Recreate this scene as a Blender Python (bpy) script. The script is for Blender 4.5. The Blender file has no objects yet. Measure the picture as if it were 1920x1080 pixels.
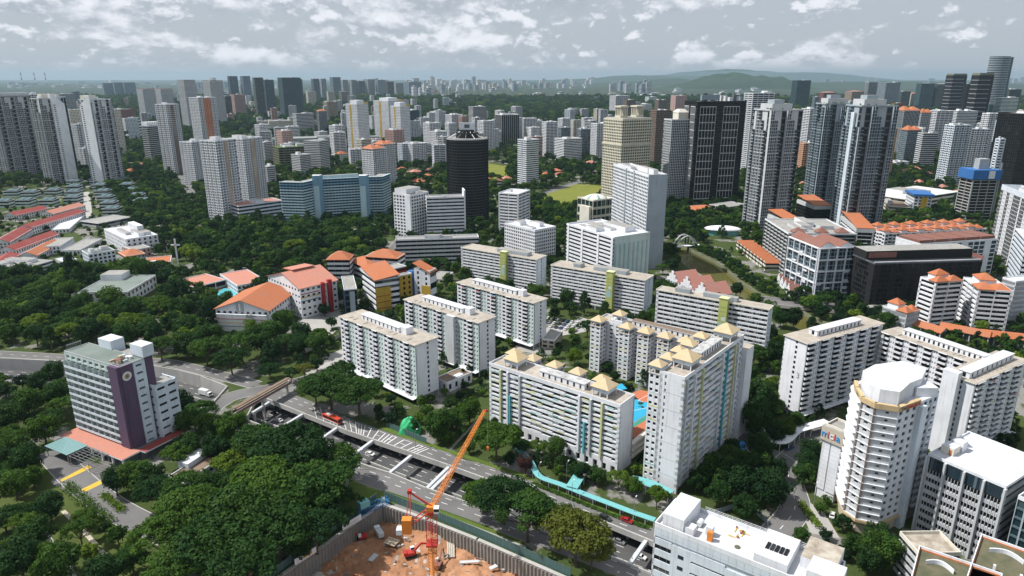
import bpy, math, random
from mathutils import Vector, Matrix, noise
from mathutils.geometry import tessellate_polygon
rnd = random.Random(7)
R = math.radians
SC = bpy.context.scene
COL = SC.collection

# ------------------------------------------------------------------ camera
FOC, PITCH, CAMH = 1290.0, R(17.1), 165.0          # focal length in photo pixels, downward pitch, drone height
cam = bpy.data.cameras.new('camera'); camo = bpy.data.objects.new('camera', cam); COL.objects.link(camo)
cam.sensor_width = 36; cam.lens = 36 * FOC / 1920; cam.clip_start = 1; cam.clip_end = 90000
camo.location = (0, 0, CAMH); camo.rotation_euler = (R(90) - PITCH, 0, 0)
SC.camera = camo
SC.render.resolution_x, SC.render.resolution_y = 1024, 576

# ------------------------------------------------------------------ sky, sun, exposure
SUN_AZ, SUN_EL = 176.0, 55.0                        # direction towards the sun, degrees anticlockwise from +X, and elevation
sd = Vector((math.cos(R(SUN_AZ)) * math.cos(R(SUN_EL)), math.sin(R(SUN_AZ)) * math.cos(R(SUN_EL)), math.sin(R(SUN_EL))))
sl = bpy.data.lights.new('sun', 'SUN'); sl.energy = 4.6; sl.angle = R(0.6); sl.color = (1.0, 0.965, 0.915)
so = bpy.data.objects.new('sun', sl); COL.objects.link(so)
so.rotation_euler = sd.to_track_quat('Z', 'Y').to_euler()
SC.view_settings.view_transform = 'Standard'; SC.view_settings.look = 'None'
SC.view_settings.gamma = 1.0; SC.view_settings.exposure = 0.25; SC.view_settings.use_curve_mapping = False
SC.cycles.use_denoising = True
SC.cycles.max_bounces = 4; SC.cycles.diffuse_bounces = 1; SC.cycles.glossy_bounces = 2
SC.cycles.transparent_max_bounces = 4; SC.cycles.transmission_bounces = 2; SC.cycles.volume_bounces = 0
SC.cycles.sample_clamp_indirect = 4.0
SC.cycles.caustics_reflective = False; SC.cycles.caustics_refractive = False

def new_nodes(tree):
    tree.nodes.clear()
    def N(t, **kw):
        n = tree.nodes.new(t)
        for k, v in kw.items(): setattr(n, k, v)
        return n
    def L(a, b): tree.links.new(a, b)
    return N, L

W = bpy.data.worlds.new('World'); SC.world = W; W.use_nodes = True
def build_world():
    N, L = new_nodes(W.node_tree)
    out = N('ShaderNodeOutputWorld'); bg = N('ShaderNodeBackground'); L(bg.outputs[0], out.inputs[0])
    sky = N('ShaderNodeTexSky', sky_type='NISHITA', sun_disc=False)
    sky.sun_elevation = R(SUN_EL); sky.sun_rotation = math.atan2(sd.x, sd.y)
    sky.altitude = 50; sky.air_density = 1.0; sky.dust_density = 2.0; sky.ozone_density = 1.5
    # cloud cover: cumulus in azimuth / elevation space, over a thin veil
    tc = N('ShaderNodeTexCoord'); sep = N('ShaderNodeSeparateXYZ'); L(tc.outputs['Generated'], sep.inputs[0])
    def M(op, a, b=None, c=None):
        n = N('ShaderNodeMath', operation=op)
        for i, v in enumerate((a, b, c)):
            if v is None: continue
            if isinstance(v, (int, float)): n.inputs[i].default_value = v
            else: L(v, n.inputs[i])
        return n.outputs[0]
    az = M('ARCTAN2', sep.outputs['X'], sep.outputs['Y'])
    el = M('ARCSINE', sep.outputs['Z'])
    def coord(sx, sz, off, dz=0.0, wx=0.0):
        c = N('ShaderNodeCombineXYZ')
        L(M('MULTIPLY_ADD', az, sx, off), c.inputs[0])
        # elevation is compressed towards the horizon, where cloud decks recede
        e = M('POWER', M('MAXIMUM', M('ADD', el, 0.012 + dz), 0.0005), 0.8)
        L(M('MULTIPLY', e, sz), c.inputs[1])
        c.inputs[2].default_value = off
        return c.outputs[0]
    def noise_t(co, scale, detail, rough, dist=0.0):
        n = N('ShaderNodeTexNoise'); n.inputs['Scale'].default_value = scale; n.inputs['Detail'].default_value = detail
        n.inputs['Roughness'].default_value = rough; n.inputs['Distortion'].default_value = dist; L(co, n.inputs['Vector']); return n.outputs[0]
    def ramp(v, lo, hi):
        n = N('ShaderNodeMapRange', interpolation_type='SMOOTHSTEP'); L(v, n.inputs[0]); n.inputs[1].default_value = lo; n.inputs[2].default_value = hi; return n.outputs[0]
    big = noise_t(coord(2.6, 8.0, 3.7), 1.0, 2, 0.5)
    bias = M('MULTIPLY', M('SUBTRACT', big, 0.5), 0.7)
    def layer(sx, sz, off, lo, hi, dz, rough, bm):
        a = noise_t(coord(sx, sz, off), 1.0, 8, rough, 0.12); b_ = noise_t(coord(sx, sz, off, dz), 1.0, 8, rough, 0.12)
        d = M('ADD', a, M('MULTIPLY', bias, bm)); c = ramp(d, lo, hi)
        lit = ramp(M('SUBTRACT', a, b_), -0.07, 0.10)                      # thinner cloud above: this spot faces the sky and is bright
        return c, lit
    c1, t1 = layer(9.0, 11.5, 1.3, 0.50, 0.62, 0.016, 0.57, 1.0)
    c2, t2 = layer(19.0, 23.0, 8.1, 0.53, 0.63, 0.010, 0.57, 0.8)
    c3, t3 = layer(40.0, 46.0, 4.4, 0.60, 0.68, 0.006, 0.55, 0.5)
    def ccol(t):
        n = N('ShaderNodeMixRGB'); L(t, n.inputs[0]); n.inputs[1].default_value = (3.7, 4.15, 4.7, 1); n.inputs[2].default_value = (7.6, 7.75, 8.3, 1); return n.outputs[0]
    # a pale veil of high cloud whitens the blue everywhere
    veil = N('ShaderNodeMixRGB'); veil.inputs[0].default_value = 0.9; L(sky.outputs[0], veil.inputs[1]); veil.inputs[2].default_value = (4.1, 4.55, 5.1, 1)
    fade = ramp(el, 0.002, 0.03); cur = veil.outputs[0]
    for c, t, k in ((c3, t3, .6), (c2, t2, .9), (c1, t1, .9)):
        mix = N('ShaderNodeMixRGB'); L(M('MULTIPLY', M('MULTIPLY', c, fade), k), mix.inputs[0]); L(cur, mix.inputs[1]); L(ccol(t), mix.inputs[2]); cur = mix.outputs[0]
    L(mix.outputs[0], bg.inputs[0]); bg.inputs[1].default_value = 0.102
build_world()

# ------------------------------------------------------------------ photo pixel -> place on the ground (or at height z)
CP, SP = math.cos(PITCH), math.sin(PITCH)
def G(px, py, z=0.0):
    u = (px - 960) / FOC; v = (540 - py) / FOC
    t = (z - CAMH) / (-SP + v * CP)
    return Vector((u * t, (CP + v * SP) * t, z))
def ytop(px, pt, pb):
    """place (x, y) and height of an upright edge seen with its foot in row pb and its top at pixel (px, pt)"""
    y = G(960, pb).y; v = (540 - pt) / FOC; t = y / (CP + v * SP)
    return (px - 960) / FOC * t, y, CAMH + t * (-SP + v * CP)
def PX(p):
    dz = p[2] - CAMH; fw = p[1] * CP - dz * SP; up = p[1] * SP + dz * CP
    return 960 + FOC * p[0] / fw, 540 - FOC * up / fw

# ------------------------------------------------------------------ materials
MATS = {}
def base_mat(name):
    m = bpy.data.materials.new(name); m.use_nodes = True; MATS[name] = m
    N, L = new_nodes(m.node_tree)
    out = N('ShaderNodeOutputMaterial'); p = N('ShaderNodeBsdfPrincipled'); L(p.outputs[0], out.inputs[0])
    return m, N, L, p, out
def mixc(N, L, f, a, b, blend='MIX'):
    n = N('ShaderNodeMixRGB', blend_type=blend)
    for i, v in enumerate((f, a, b)):
        if hasattr(v, 'is_output') or hasattr(v, 'links'): L(v, n.inputs[i])
        elif isinstance(v, (int, float)): n.inputs[i].default_value = v
        else: n.inputs[i].default_value = (*v, 1)
    return n.outputs[0]
def nz(N, L, scale, detail=3, vec=None, rough=0.55):
    n = N('ShaderNodeTexNoise'); n.inputs['Scale'].default_value = scale; n.inputs['Detail'].default_value = detail; n.inputs['Roughness'].default_value = rough
    if vec is not None: L(vec, n.inputs['Vector'])
    return n.outputs[0]
def rng(N, L, v, lo, hi, a=0.0, b=1.0):
    n = N('ShaderNodeMapRange'); L(v, n.inputs[0])
    for i, x in enumerate((lo, hi, a, b)): n.inputs[i + 1].default_value = x
    return n.outputs[0]
def world_pos(N, L, sx=1, sy=1, sz=1):
    g = N('ShaderNodeNewGeometry'); mp = N('ShaderNodeMapping'); L(g.outputs['Position'], mp.inputs[0]); mp.inputs['Scale'].default_value = (sx, sy, sz); return mp.outputs[0]

def wall(name, c, rough=0.8, dirt=0.34, streak=0.42, metal=0.0, spec=0.3):
    """painted concrete: faint blotches, and weather streaks that run down"""
    m, N, L, p, o = base_mat(name)
    a = nz(N, L, 0.12, 4, world_pos(N, L))
    s = nz(N, L, 1.0, 3, world_pos(N, L, 0.9, 0.9, 0.06))
    dk = tuple(x * 0.55 for x in c); st = (c[0] * 0.55, c[1] * 0.55, c[2] * 0.52)
    col = mixc(N, L, rng(N, L, a, 0.42, 0.75, 0, dirt), c, dk)
    col = mixc(N, L, rng(N, L, s, 0.52, 0.72, 0, streak), col, st)
    L(col, p.inputs['Base Color']); p.inputs['Roughness'].default_value = rough; p.inputs['Metallic'].default_value = metal
    p.inputs['Specular IOR Level'].default_value = spec
    return m
def flat_roof(name, c, c2, sc=0.35, rough=0.9):
    m, N, L, p, o = base_mat(name)
    a = nz(N, L, sc, 6, world_pos(N, L), 0.65); b = nz(N, L, 0.06, 3, world_pos(N, L))
    col = mixc(N, L, rng(N, L, a, 0.35, 0.68), c, c2)
    col = mixc(N, L, rng(N, L, b, 0.4, 0.7, 0, 0.35), col, tuple(x * 0.5 for x in c))
    L(col, p.inputs['Base Color']); p.inputs['Roughness'].default_value = rough
    return m
def glass(name, c, c2, rough=0.22, lit=0.0, spec=0.28):
    """window glass: tone per pane (face attribute and object) gives curtains and blinds behind some of the panes"""
    m, N, L, p, o = base_mat(name)
    at = N('ShaderNodeAttribute', attribute_name='tone'); oi = N('ShaderNodeObjectInfo')
    ad = N('ShaderNodeMath', operation='ADD'); L(at.outputs['Fac'], ad.inputs[0]); L(oi.outputs['Random'], ad.inputs[1])
    fr = N('ShaderNodeMath', operation='FRACT'); L(ad.outputs[0], fr.inputs[0])
    t = rng(N, L, fr.outputs[0], 0.62, 1.0, 0, 1)
    sq = N('ShaderNodeMath', operation='POWER'); L(t, sq.inputs[0]); sq.inputs[1].default_value = 2.2
    L(mixc(N, L, sq.outputs[0], c, c2), p.inputs['Base Color'])
    p.inputs['Roughness'].default_value = rough; p.inputs['Specular IOR Level'].default_value = spec
    return m
def tiles(name, c, c2, rough=0.8, sx=2.2):
    m, N, L, p, o = base_mat(name)
    a = nz(N, L, 0.5, 5, world_pos(N, L), 0.7); b = nz(N, L, 3.0, 2, world_pos(N, L))
    col = mixc(N, L, rng(N, L, a, 0.35, 0.7), c, c2); col = mixc(N, L, rng(N, L, b, 0.4, 0.7, 0, 0.5), col, tuple(x * 0.5 for x in c))
    big = nz(N, L, 0.09, 4, world_pos(N, L)); col = mixc(N, L, rng(N, L, big, 0.45, 0.7, 0, 0.55), col, (c[0] * .62 + .06, c[1] * .7 + .06, c[2] * .8 + .06))
    w = N('ShaderNodeTexWave', wave_type='BANDS', bands_direction='DIAGONAL'); w.inputs['Scale'].default_value = 1.1; w.inputs['Distortion'].default_value = 1.5; L(world_pos(N, L), w.inputs['Vector'])
    col = mixc(N, L, rng(N, L, w.outputs['Fac'], 0.0, 0.45, 0.45, 0.0), col, tuple(x * 0.45 for x in c))
    bp = N('ShaderNodeBump'); bp.inputs['Strength'].default_value = .5; L(w.outputs['Fac'], bp.inputs['Height']); L(bp.outputs[0], p.inputs['Normal'])
    L(col, p.inputs['Base Color']); p.inputs['Roughness'].default_value = rough
    return m
def leafm(name, c, c2, c3):
    m, N, L, p, o = base_mat(name)
    at = N('ShaderNodeAttribute', attribute_name='tone'); oi = N('ShaderNodeObjectInfo')
    col = mixc(N, L, at.outputs['Fac'], c, c2)
    col = mixc(N, L, rng(N, L, oi.outputs['Random'], 0.0, 0.55, 0.85, 0), col, c3)
    col = mixc(N, L, rng(N, L, oi.outputs['Random'], 0.6, 1.0, 0, 0.6), col, (c2[0] * 1.4, c2[1] * 1.25, c2[2] * .9))
    L(col, p.inputs['Base Color']); p.inputs['Roughness'].default_value = 0.6; p.inputs['Specular IOR Level'].default_value = 0.08
    tr = N('ShaderNodeBsdfTranslucent'); L(mixc(N, L, 1.0, col, (1.0, 1.25, 0.35), 'MULTIPLY'), tr.inputs[0])
    ms = N('ShaderNodeMixShader'); ms.inputs[0].default_value = 0.28; L(p.outputs[0], ms.inputs[1]); L(tr.outputs[0], ms.inputs[2]); L(ms.outputs[0], o.inputs[0])
    return m
def emit_free(name, c, rough=0.5, metal=0.0, spec=0.5, coat=0.0):
    m, N, L, p, o = base_mat(name)
    a = nz(N, L, 0.8, 3, world_pos(N, L)); col = mixc(N, L, rng(N, L, a, 0.4, 0.7, 0, 0.25), c, tuple(x * 0.6 for x in c))
    L(col, p.inputs['Base Color']); p.inputs['Roughness'].default_value = rough; p.inputs['Metallic'].default_value = metal; p.inputs['Specular IOR Level'].default_value = spec
    if coat: p.inputs['Coat Weight'].default_value = coat
    return m

for n, c in dict(white=(.77, .79, .83), white2=(.69, .72, .76), bluewhite=(.66, .73, .80), cream=(.64, .60, .48), palecream=(.72, .69, .60), grey=(.42, .44, .45), lightgrey=(.56, .58, .60),
                 dkgrey=(.13, .14, .15), black=(.018, .019, .02), blueslab=(.20, .36, .48), blueslab2=(.48, .64, .69), purple=(.115, .075, .13), pink=(.62, .42, .38), brown=(.20, .15, .125), peach=(.72, .42, .26),
                 redbrown=(.27, .12, .10), lime=(.46, .50, .16), aqua=(.36, .56, .56), paleyellow=(.62, .63, .36), teal=(.10, .44, .50), red=(.38, .025, .03), mustard=(.52, .34, .045), navy=(.05, .09, .14),
                 bluegrey=(.24, .30, .36), steel=(.36, .42, .47), darkteal=(.09, .14, .16), gold=(.56, .42, .24), beige=(.52, .46, .38), concrete=(.46, .45, .43), blue=(.04, .16, .42), olive=(.19, .20, .13),
                 whitepaint=(.80, .80, .80), yellowpaint=(.66, .42, .05), orangewall=(.55, .20, .09), mint=(.58, .68, .66), signblue=(.05, .28, .60), signred=(.60, .05, .04), tan=(.48, .38, .28)).items():
    wall(n, c)
for n, c, c2 in (('glass', (.010, .013, .016), (.14, .15, .145)), ('glassblue', (.018, .034, .048), (.11, .15, .17)), ('glassteal', (.014, .036, .042), (.09, .14, .145)), ('glassdark', (.008, .009, .010), (.035, .037, .04)),
                 ('glassgreen', (.02, .04, .035), (.13, .16, .13)), ('recess', (.010, .011, .012), (.055, .056, .058))):
    glass(n, c, c2)
MATS['recess'].node_tree.nodes['Principled BSDF'].inputs['Roughness'].default_value = 0.9
flat_roof('roofgrey', (.36, .35, .33), (.24, .235, .22)); flat_roof('rooftan', (.47, .42, .36), (.33, .29, .24)); flat_roof('roofwhite', (.68, .69, .73), (.52, .53, .56), 0.16)
flat_roof('roofgreen', (.16, .20, .18), (.21, .24, .22), 0.08); flat_roof('roofmoss', (.085, .095, .05), (.17, .145, .09), 0.3); flat_roof('roofdirty', (.50, .45, .38), (.25, .20, .15), 0.3)
flat_roof('roofbrown', (.24, .17, .12), (.16, .12, .09), 0.3); flat_roof('roofblotch', (.62, .63, .63), (.22, .21, .20), 0.4)
tiles('tileorange', (.52, .165, .06), (.43, .135, .055)); tiles('tilered', (.33, .045, .035), (.26, .05, .04)); tiles('tilesalmon', (.60, .25, .17), (.52, .21, .15)); tiles('tilebrown', (.27, .11, .075), (.21, .09, .07)); tiles('tilegold', (.68, .52, .31), (.58, .43, .25))
tiles('tilepink', (.50, .22, .17), (.42, .19, .15)); tiles('bluetile', (.02, .14, .42), (.03, .18, .46))
emit_free('metalorange', (.72, .23, .03), 0.5); emit_free('metalred', (.45, .03, .02), 0.5); emit_free('metalwhite', (.75, .76, .78), 0.45); emit_free('metalgrey', (.30, .31, .32), 0.5, 0.4)
emit_free('busred', (.62, .07, .03), 0.35, coat=.4); emit_free('carwhite', (.78, .79, .80), 0.25, coat=.7); emit_free('carblack', (.02, .021, .024), 0.2, coat=.7); emit_free('carred', (.36, .01, .015), 0.25, coat=.7); emit_free('carsilver', (.45, .46, .48), 0.25, .5, coat=.7)
emit_free('carblue', (.03, .08, .22), 0.25, coat=.7); emit_free('rubber', (.015, .015, .015), 0.8); emit_free('bark', (.10, .075, .055), 0.9); emit_free('aquasheet', (.17, .46, .47), 0.45); emit_free('aquaglass', (.20, .36, .36), 0.15)
emit_free('greensheet', (.03, .42, .16), 0.6); emit_free('bluesheet', (.03, .17, .40), 0.5); emit_free('hoarding', (.06, .13, .125), 0.6)
leafm('leaf', (.023, .064, .013), (.054, .110, .018), (.013, .042, .012)); leafm('leafbright', (.062, .122, .013), (.105, .165, .020), (.036, .088, .013)); leafm('leafrust', (.064, .092, .016), (.105, .120, .024), (.042, .070, .014))
leafm('leafdark', (.013, .042, .014), (.030, .070, .017), (.008, .026, .011)); leafm('leafpurple', (.06, .025, .025), (.10, .04, .035), (.03, .02, .02))

# ------------------------------------------------------------------ mesh builder
class MB:
    def __init__(s): s.v = []; s.f = []; s.m = []; s.t = []; s.mats = []; s.tones = False
    def mi(s, m):
        if m not in s.mats: s.mats.append(m)
        return s.mats.index(m)
    def face(s, pts, mat, tone=0.0):
        n = len(s.v); s.v.extend(pts); s.f.append(tuple(range(n, n + len(pts)))); s.m.append(s.mi(mat)); s.t.append(tone)
        if tone: s.tones = True
    def hexa(s, c, mat, top=None, bottom=True):
        n = len(s.v); s.v.extend(c); k = s.mi(mat); kt = s.mi(top) if top else k
        fs = [(0, 1, 5, 4), (1, 2, 6, 5), (2, 3, 7, 6), (3, 0, 4, 7), (4, 5, 6, 7)]
        if bottom: fs.append((3, 2, 1, 0))
        for i, f in enumerate(fs):
            s.f.append(tuple(n + j for j in f)); s.m.append(kt if i == 4 else k); s.t.append(0.0)
    def box(s, x0, x1, y0, y1, z0, z1, mat, top=None, bottom=True):
        s.hexa([(x0, y0, z0), (x1, y0, z0), (x1, y1, z0), (x0, y1, z0), (x0, y0, z1), (x1, y0, z1), (x1, y1, z1), (x0, y1, z1)], mat, top, bottom)
    def fb(s, F, s0, s1, o0, o1, z0, z1, mat, top=None):
        """box on a facade: s along it, o outward from it"""
        (px, py), (ax, ay), (nx, ny) = F[0], F[1], F[2]
        p = lambda a, o, z: (px + ax * a + nx * o, py + ay * a + ny * o, z)
        s.hexa([p(s0, o1, z0), p(s1, o1, z0), p(s1, o0, z0), p(s0, o0, z0), p(s0, o1, z1), p(s1, o1, z1), p(s1, o0, z1), p(s0, o0, z1)], mat, top)
    def fq(s, F, s0, s1, o, z0, z1, mat, tone=0.0):
        (px, py), (ax, ay), (nx, ny) = F[0], F[1], F[2]
        p = lambda a, z: (px + ax * a + nx * o, py + ay * a + ny * o, z)
        s.face([p(s0, z0), p(s1, z0), p(s1, z1), p(s0, z1)], mat, tone)
    def prism(s, poly, z0, z1, mat, top=None, bottom=False):
        n = len(poly)
        for i in range(n):
            a, b = poly[i], poly[(i + 1) % n]
            s.face([(a[0], a[1], z0), (b[0], b[1], z0), (b[0], b[1], z1), (a[0], a[1], z1)], mat)
        s.face([(p[0], p[1], z1) for p in poly], top or mat)
        if bottom: s.face([(p[0], p[1], z0) for p in reversed(poly)], mat)
    def tube(s, a, b, r0, r1, mat, n=6, caps=True):
        a, b = Vector(a), Vector(b); d = (b - a)
        if d.length < 1e-6: return
        q = d.to_track_quat('Z', 'Y'); base = len(s.v); k = s.mi(mat)
        for c, r in ((a, r0), (b, r1)):
            for i in range(n):
                t = 2 * math.pi * i / n; s.v.append(tuple(c + q @ Vector((r * math.cos(t), r * math.sin(t), 0))))
        for i in range(n):
            j = (i + 1) % n; s.f.append((base + i, base + j, base + n + j, base + n + i)); s.m.append(k); s.t.append(0.0)
        if caps:
            s.f.append(tuple(base + n + i for i in range(n))); s.m.append(k); s.t.append(0.0)
            s.f.append(tuple(base + n - 1 - i for i in range(n))); s.m.append(k); s.t.append(0.0)
    def gable(s, x0, x1, y0, y1, z0, zr, mat, end, axis='x', over=0.4, th=0.25):
        """pitched roof as two thick slopes and gable walls, ridge along axis"""
        if axis == 'x':
            P = lambda a, b, z: (a, b, z); a0, a1, b0, b1 = x0, x1, y0, y1
        else:
            P = lambda a, b, z: (b, a, z); a0, a1, b0, b1 = y0, y1, x0, x1
        bm = (b0 + b1) / 2; sl_ = (zr - z0) / (bm - b0); e = over
        for sgn, be in ((1, b0), (-1, b1)):
            bo = be - sgn * e; zo = z0 - sl_ * e
            lo = [P(a0 - e, bo, zo), P(a1 + e, bo, zo), P(a1 + e, bm, zr), P(a0 - e, bm, zr)]
            hi = [(p[0], p[1], p[2] + th) for p in lo]
            s.hexa(lo + hi, mat)
        for a in (a0, a1): s.face([P(a, b0, z0), P(a, b1, z0), P(a, bm, zr)], end)
    def pyramid(s, x0, x1, y0, y1, z0, z1, mat, top=0.0, over=0.0, th=0.3):
        x0 -= over; x1 += over; y0 -= over; y1 += over; cx, cy = (x0 + x1) / 2, (y0 + y1) / 2; wx, wy = (x1 - x0) / 2 * top, (y1 - y0) / 2 * top
        s.box(x0, x1, y0, y1, z0 - th, z0, mat)
        b = [(x0, y0, z0), (x1, y0, z0), (x1, y1, z0), (x0, y1, z0)]
        if top <= 0:
            for i in range(4): s.face([b[i], b[(i + 1) % 4], (cx, cy, z1)], mat)
        else:
            t = [(cx - wx, cy - wy, z1), (cx + wx, cy - wy, z1), (cx + wx, cy + wy, z1), (cx - wx, cy + wy, z1)]
            for i in range(4): s.face([b[i], b[(i + 1) % 4], t[(i + 1) % 4], t[i]], mat)
            s.face(t, mat)
    def mesh(s, name):
        me = bpy.data.meshes.new(name); me.from_pydata(s.v, [], s.f)
        for m in s.mats: me.materials.append(MATS[m])
        me.polygons.foreach_set('material_index', s.m)
        if s.tones:
            a = me.attributes.new('tone', 'FLOAT', 'FACE'); a.data.foreach_set('value', s.t)
        me.update(); return me
    def build(s, name, parent=None, smooth=False, **props):
        if not s.f: return None
        me = s.mesh(name)
        if smooth: me.polygons.foreach_set('use_smooth', [True] * len(me.polygons))
        o = bpy.data.objects.new(name, me); COL.objects.link(o); o.parent = parent
        for k, v in props.items(): o[k] = v
        return o

USED_LABELS = {}
def tag(o, label=None, category=None, group=None, kind=None):
    if label:
        o['label'] = label
        USED_LABELS[label] = USED_LABELS.get(label, 0) + 1
    if category: o['category'] = category
    if group: o['group'] = group
    if kind: o['kind'] = kind
    return o
def empty(name, loc, rz=0.0, label=None, category=None, group=None):
    o = bpy.data.objects.new(name, None); COL.objects.link(o); o.location = loc; o.rotation_euler = (0, 0, rz); o.empty_display_size = 1
    tag(o, label, category, group); return o
LAND = []          # (x, y, how a label refers to it): landmarks that tree and car labels can point to
FOOT = []          # building footprints, to keep trees out of them: (x, y, angle, w, d)
PANE = {}
def pane_mesh(w, h, mat):
    k = (round(w, 2), round(h, 2), mat)
    if k not in PANE:
        b = MB(); b.box(0, w, -0.03, 0.03, 0, h, mat); PANE[k] = b.mesh('window')
    return PANE[k]
def pane(parent, F, s0, s1, o, z0, z1, mat, name='window'):
    ob = bpy.data.objects.new(name, pane_mesh(s1 - s0, z1 - z0, mat)); COL.objects.link(ob); ob.parent = parent
    (px, py), (ax, ay), (nx, ny) = F[0], F[1], F[2]
    ob.location = (px + ax * s0 + nx * o, py + ay * s0 + ny * o, z0); ob.rotation_euler = (0, 0, math.atan2(ay, ax))
    return ob

# ------------------------------------------------------------------ placing rectangular buildings from what the photo shows
class Place: pass
def place(N_, base, L_=None, R_=None, ang=None, W=None, D=None, h=None):
    """near roof corner pixel + row of its foot, and the pixels of the left / right roof corners. x runs from the near corner to the right, y to the left."""
    q = Place()
    if h is None: x, y, h = ytop(N_[0], N_[1], base)
    else: p = G(N_[0], N_[1], h); x, y = p.x, p.y
    a = G(*R_, h) - Vector((x, y, h)) if R_ else None
    b = G(*L_, h) - Vector((x, y, h)) if L_ else None
    if ang is None:
        if a is not None and (b is None or a.length >= b.length): ang = math.degrees(math.atan2(a.y, a.x))
        else: ang = math.degrees(math.atan2(b.y, b.x)) - 90
    ux = Vector((math.cos(R(ang)), math.sin(R(ang)), 0)); uy = Vector((-ux.y, ux.x, 0))
    q.W = W if W is not None else a.dot(ux); q.D = D if D is not None else b.dot(uy)
    q.x, q.y, q.h, q.ang = x, y, h, ang
    return q
def silhouette(pl, pr, pt, pb, ang=35.0, ratio=0.6, h=None):
    """tower seen between columns pl and pr, roof near pt, foot near pb; ang: how its right face turns away from the picture plane; ratio: depth / width"""
    q = Place(); xm, ym, hh = ytop((pl + pr) / 2, pt, pb)
    if h is None: h = hh
    phi = math.atan2(xm, ym); a = R(ang)
    fw = ym * CP + (CAMH - h * .6) * SP
    total = (pr - pl) / FOC * fw / max(0.25, math.cos(phi)) * math.cos(phi)
    q.W = total / (math.cos(a) + ratio * math.sin(a)); q.D = q.W * ratio
    f = ratio * math.sin(a) / (math.cos(a) + ratio * math.sin(a))
    x, y, h = ytop(pl + (pr - pl) * f, pt, pb)
    q.x, q.y, q.h, q.ang = x, y, h, ang - math.degrees(phi)
    return q
def faces(W, D, x0=0.0, y0=0.0):
    """four facades of a rectangle: right-hand one in view, left-hand one in view, and the two behind"""
    return {'R': ((x0, y0), (1, 0), (0, -1), W), 'L': ((x0, y0 + D), (0, -1), (-1, 0), D), 'B': ((x0 + W, y0), (0, 1), (1, 0), D), 'K': ((x0 + W, y0 + D), (-1, 0), (0, 1), W)}
def poly_faces(poly):
    out = []
    for i in range(len(poly)):
        a, b = Vector(poly[i]), Vector(poly[(i + 1) % len(poly)]); d = b - a; l = d.length
        if l < 0.05: continue
        d /= l; out.append(((a.x, a.y), (d.x, d.y), (d.y, -d.x), l))
    return out

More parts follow.
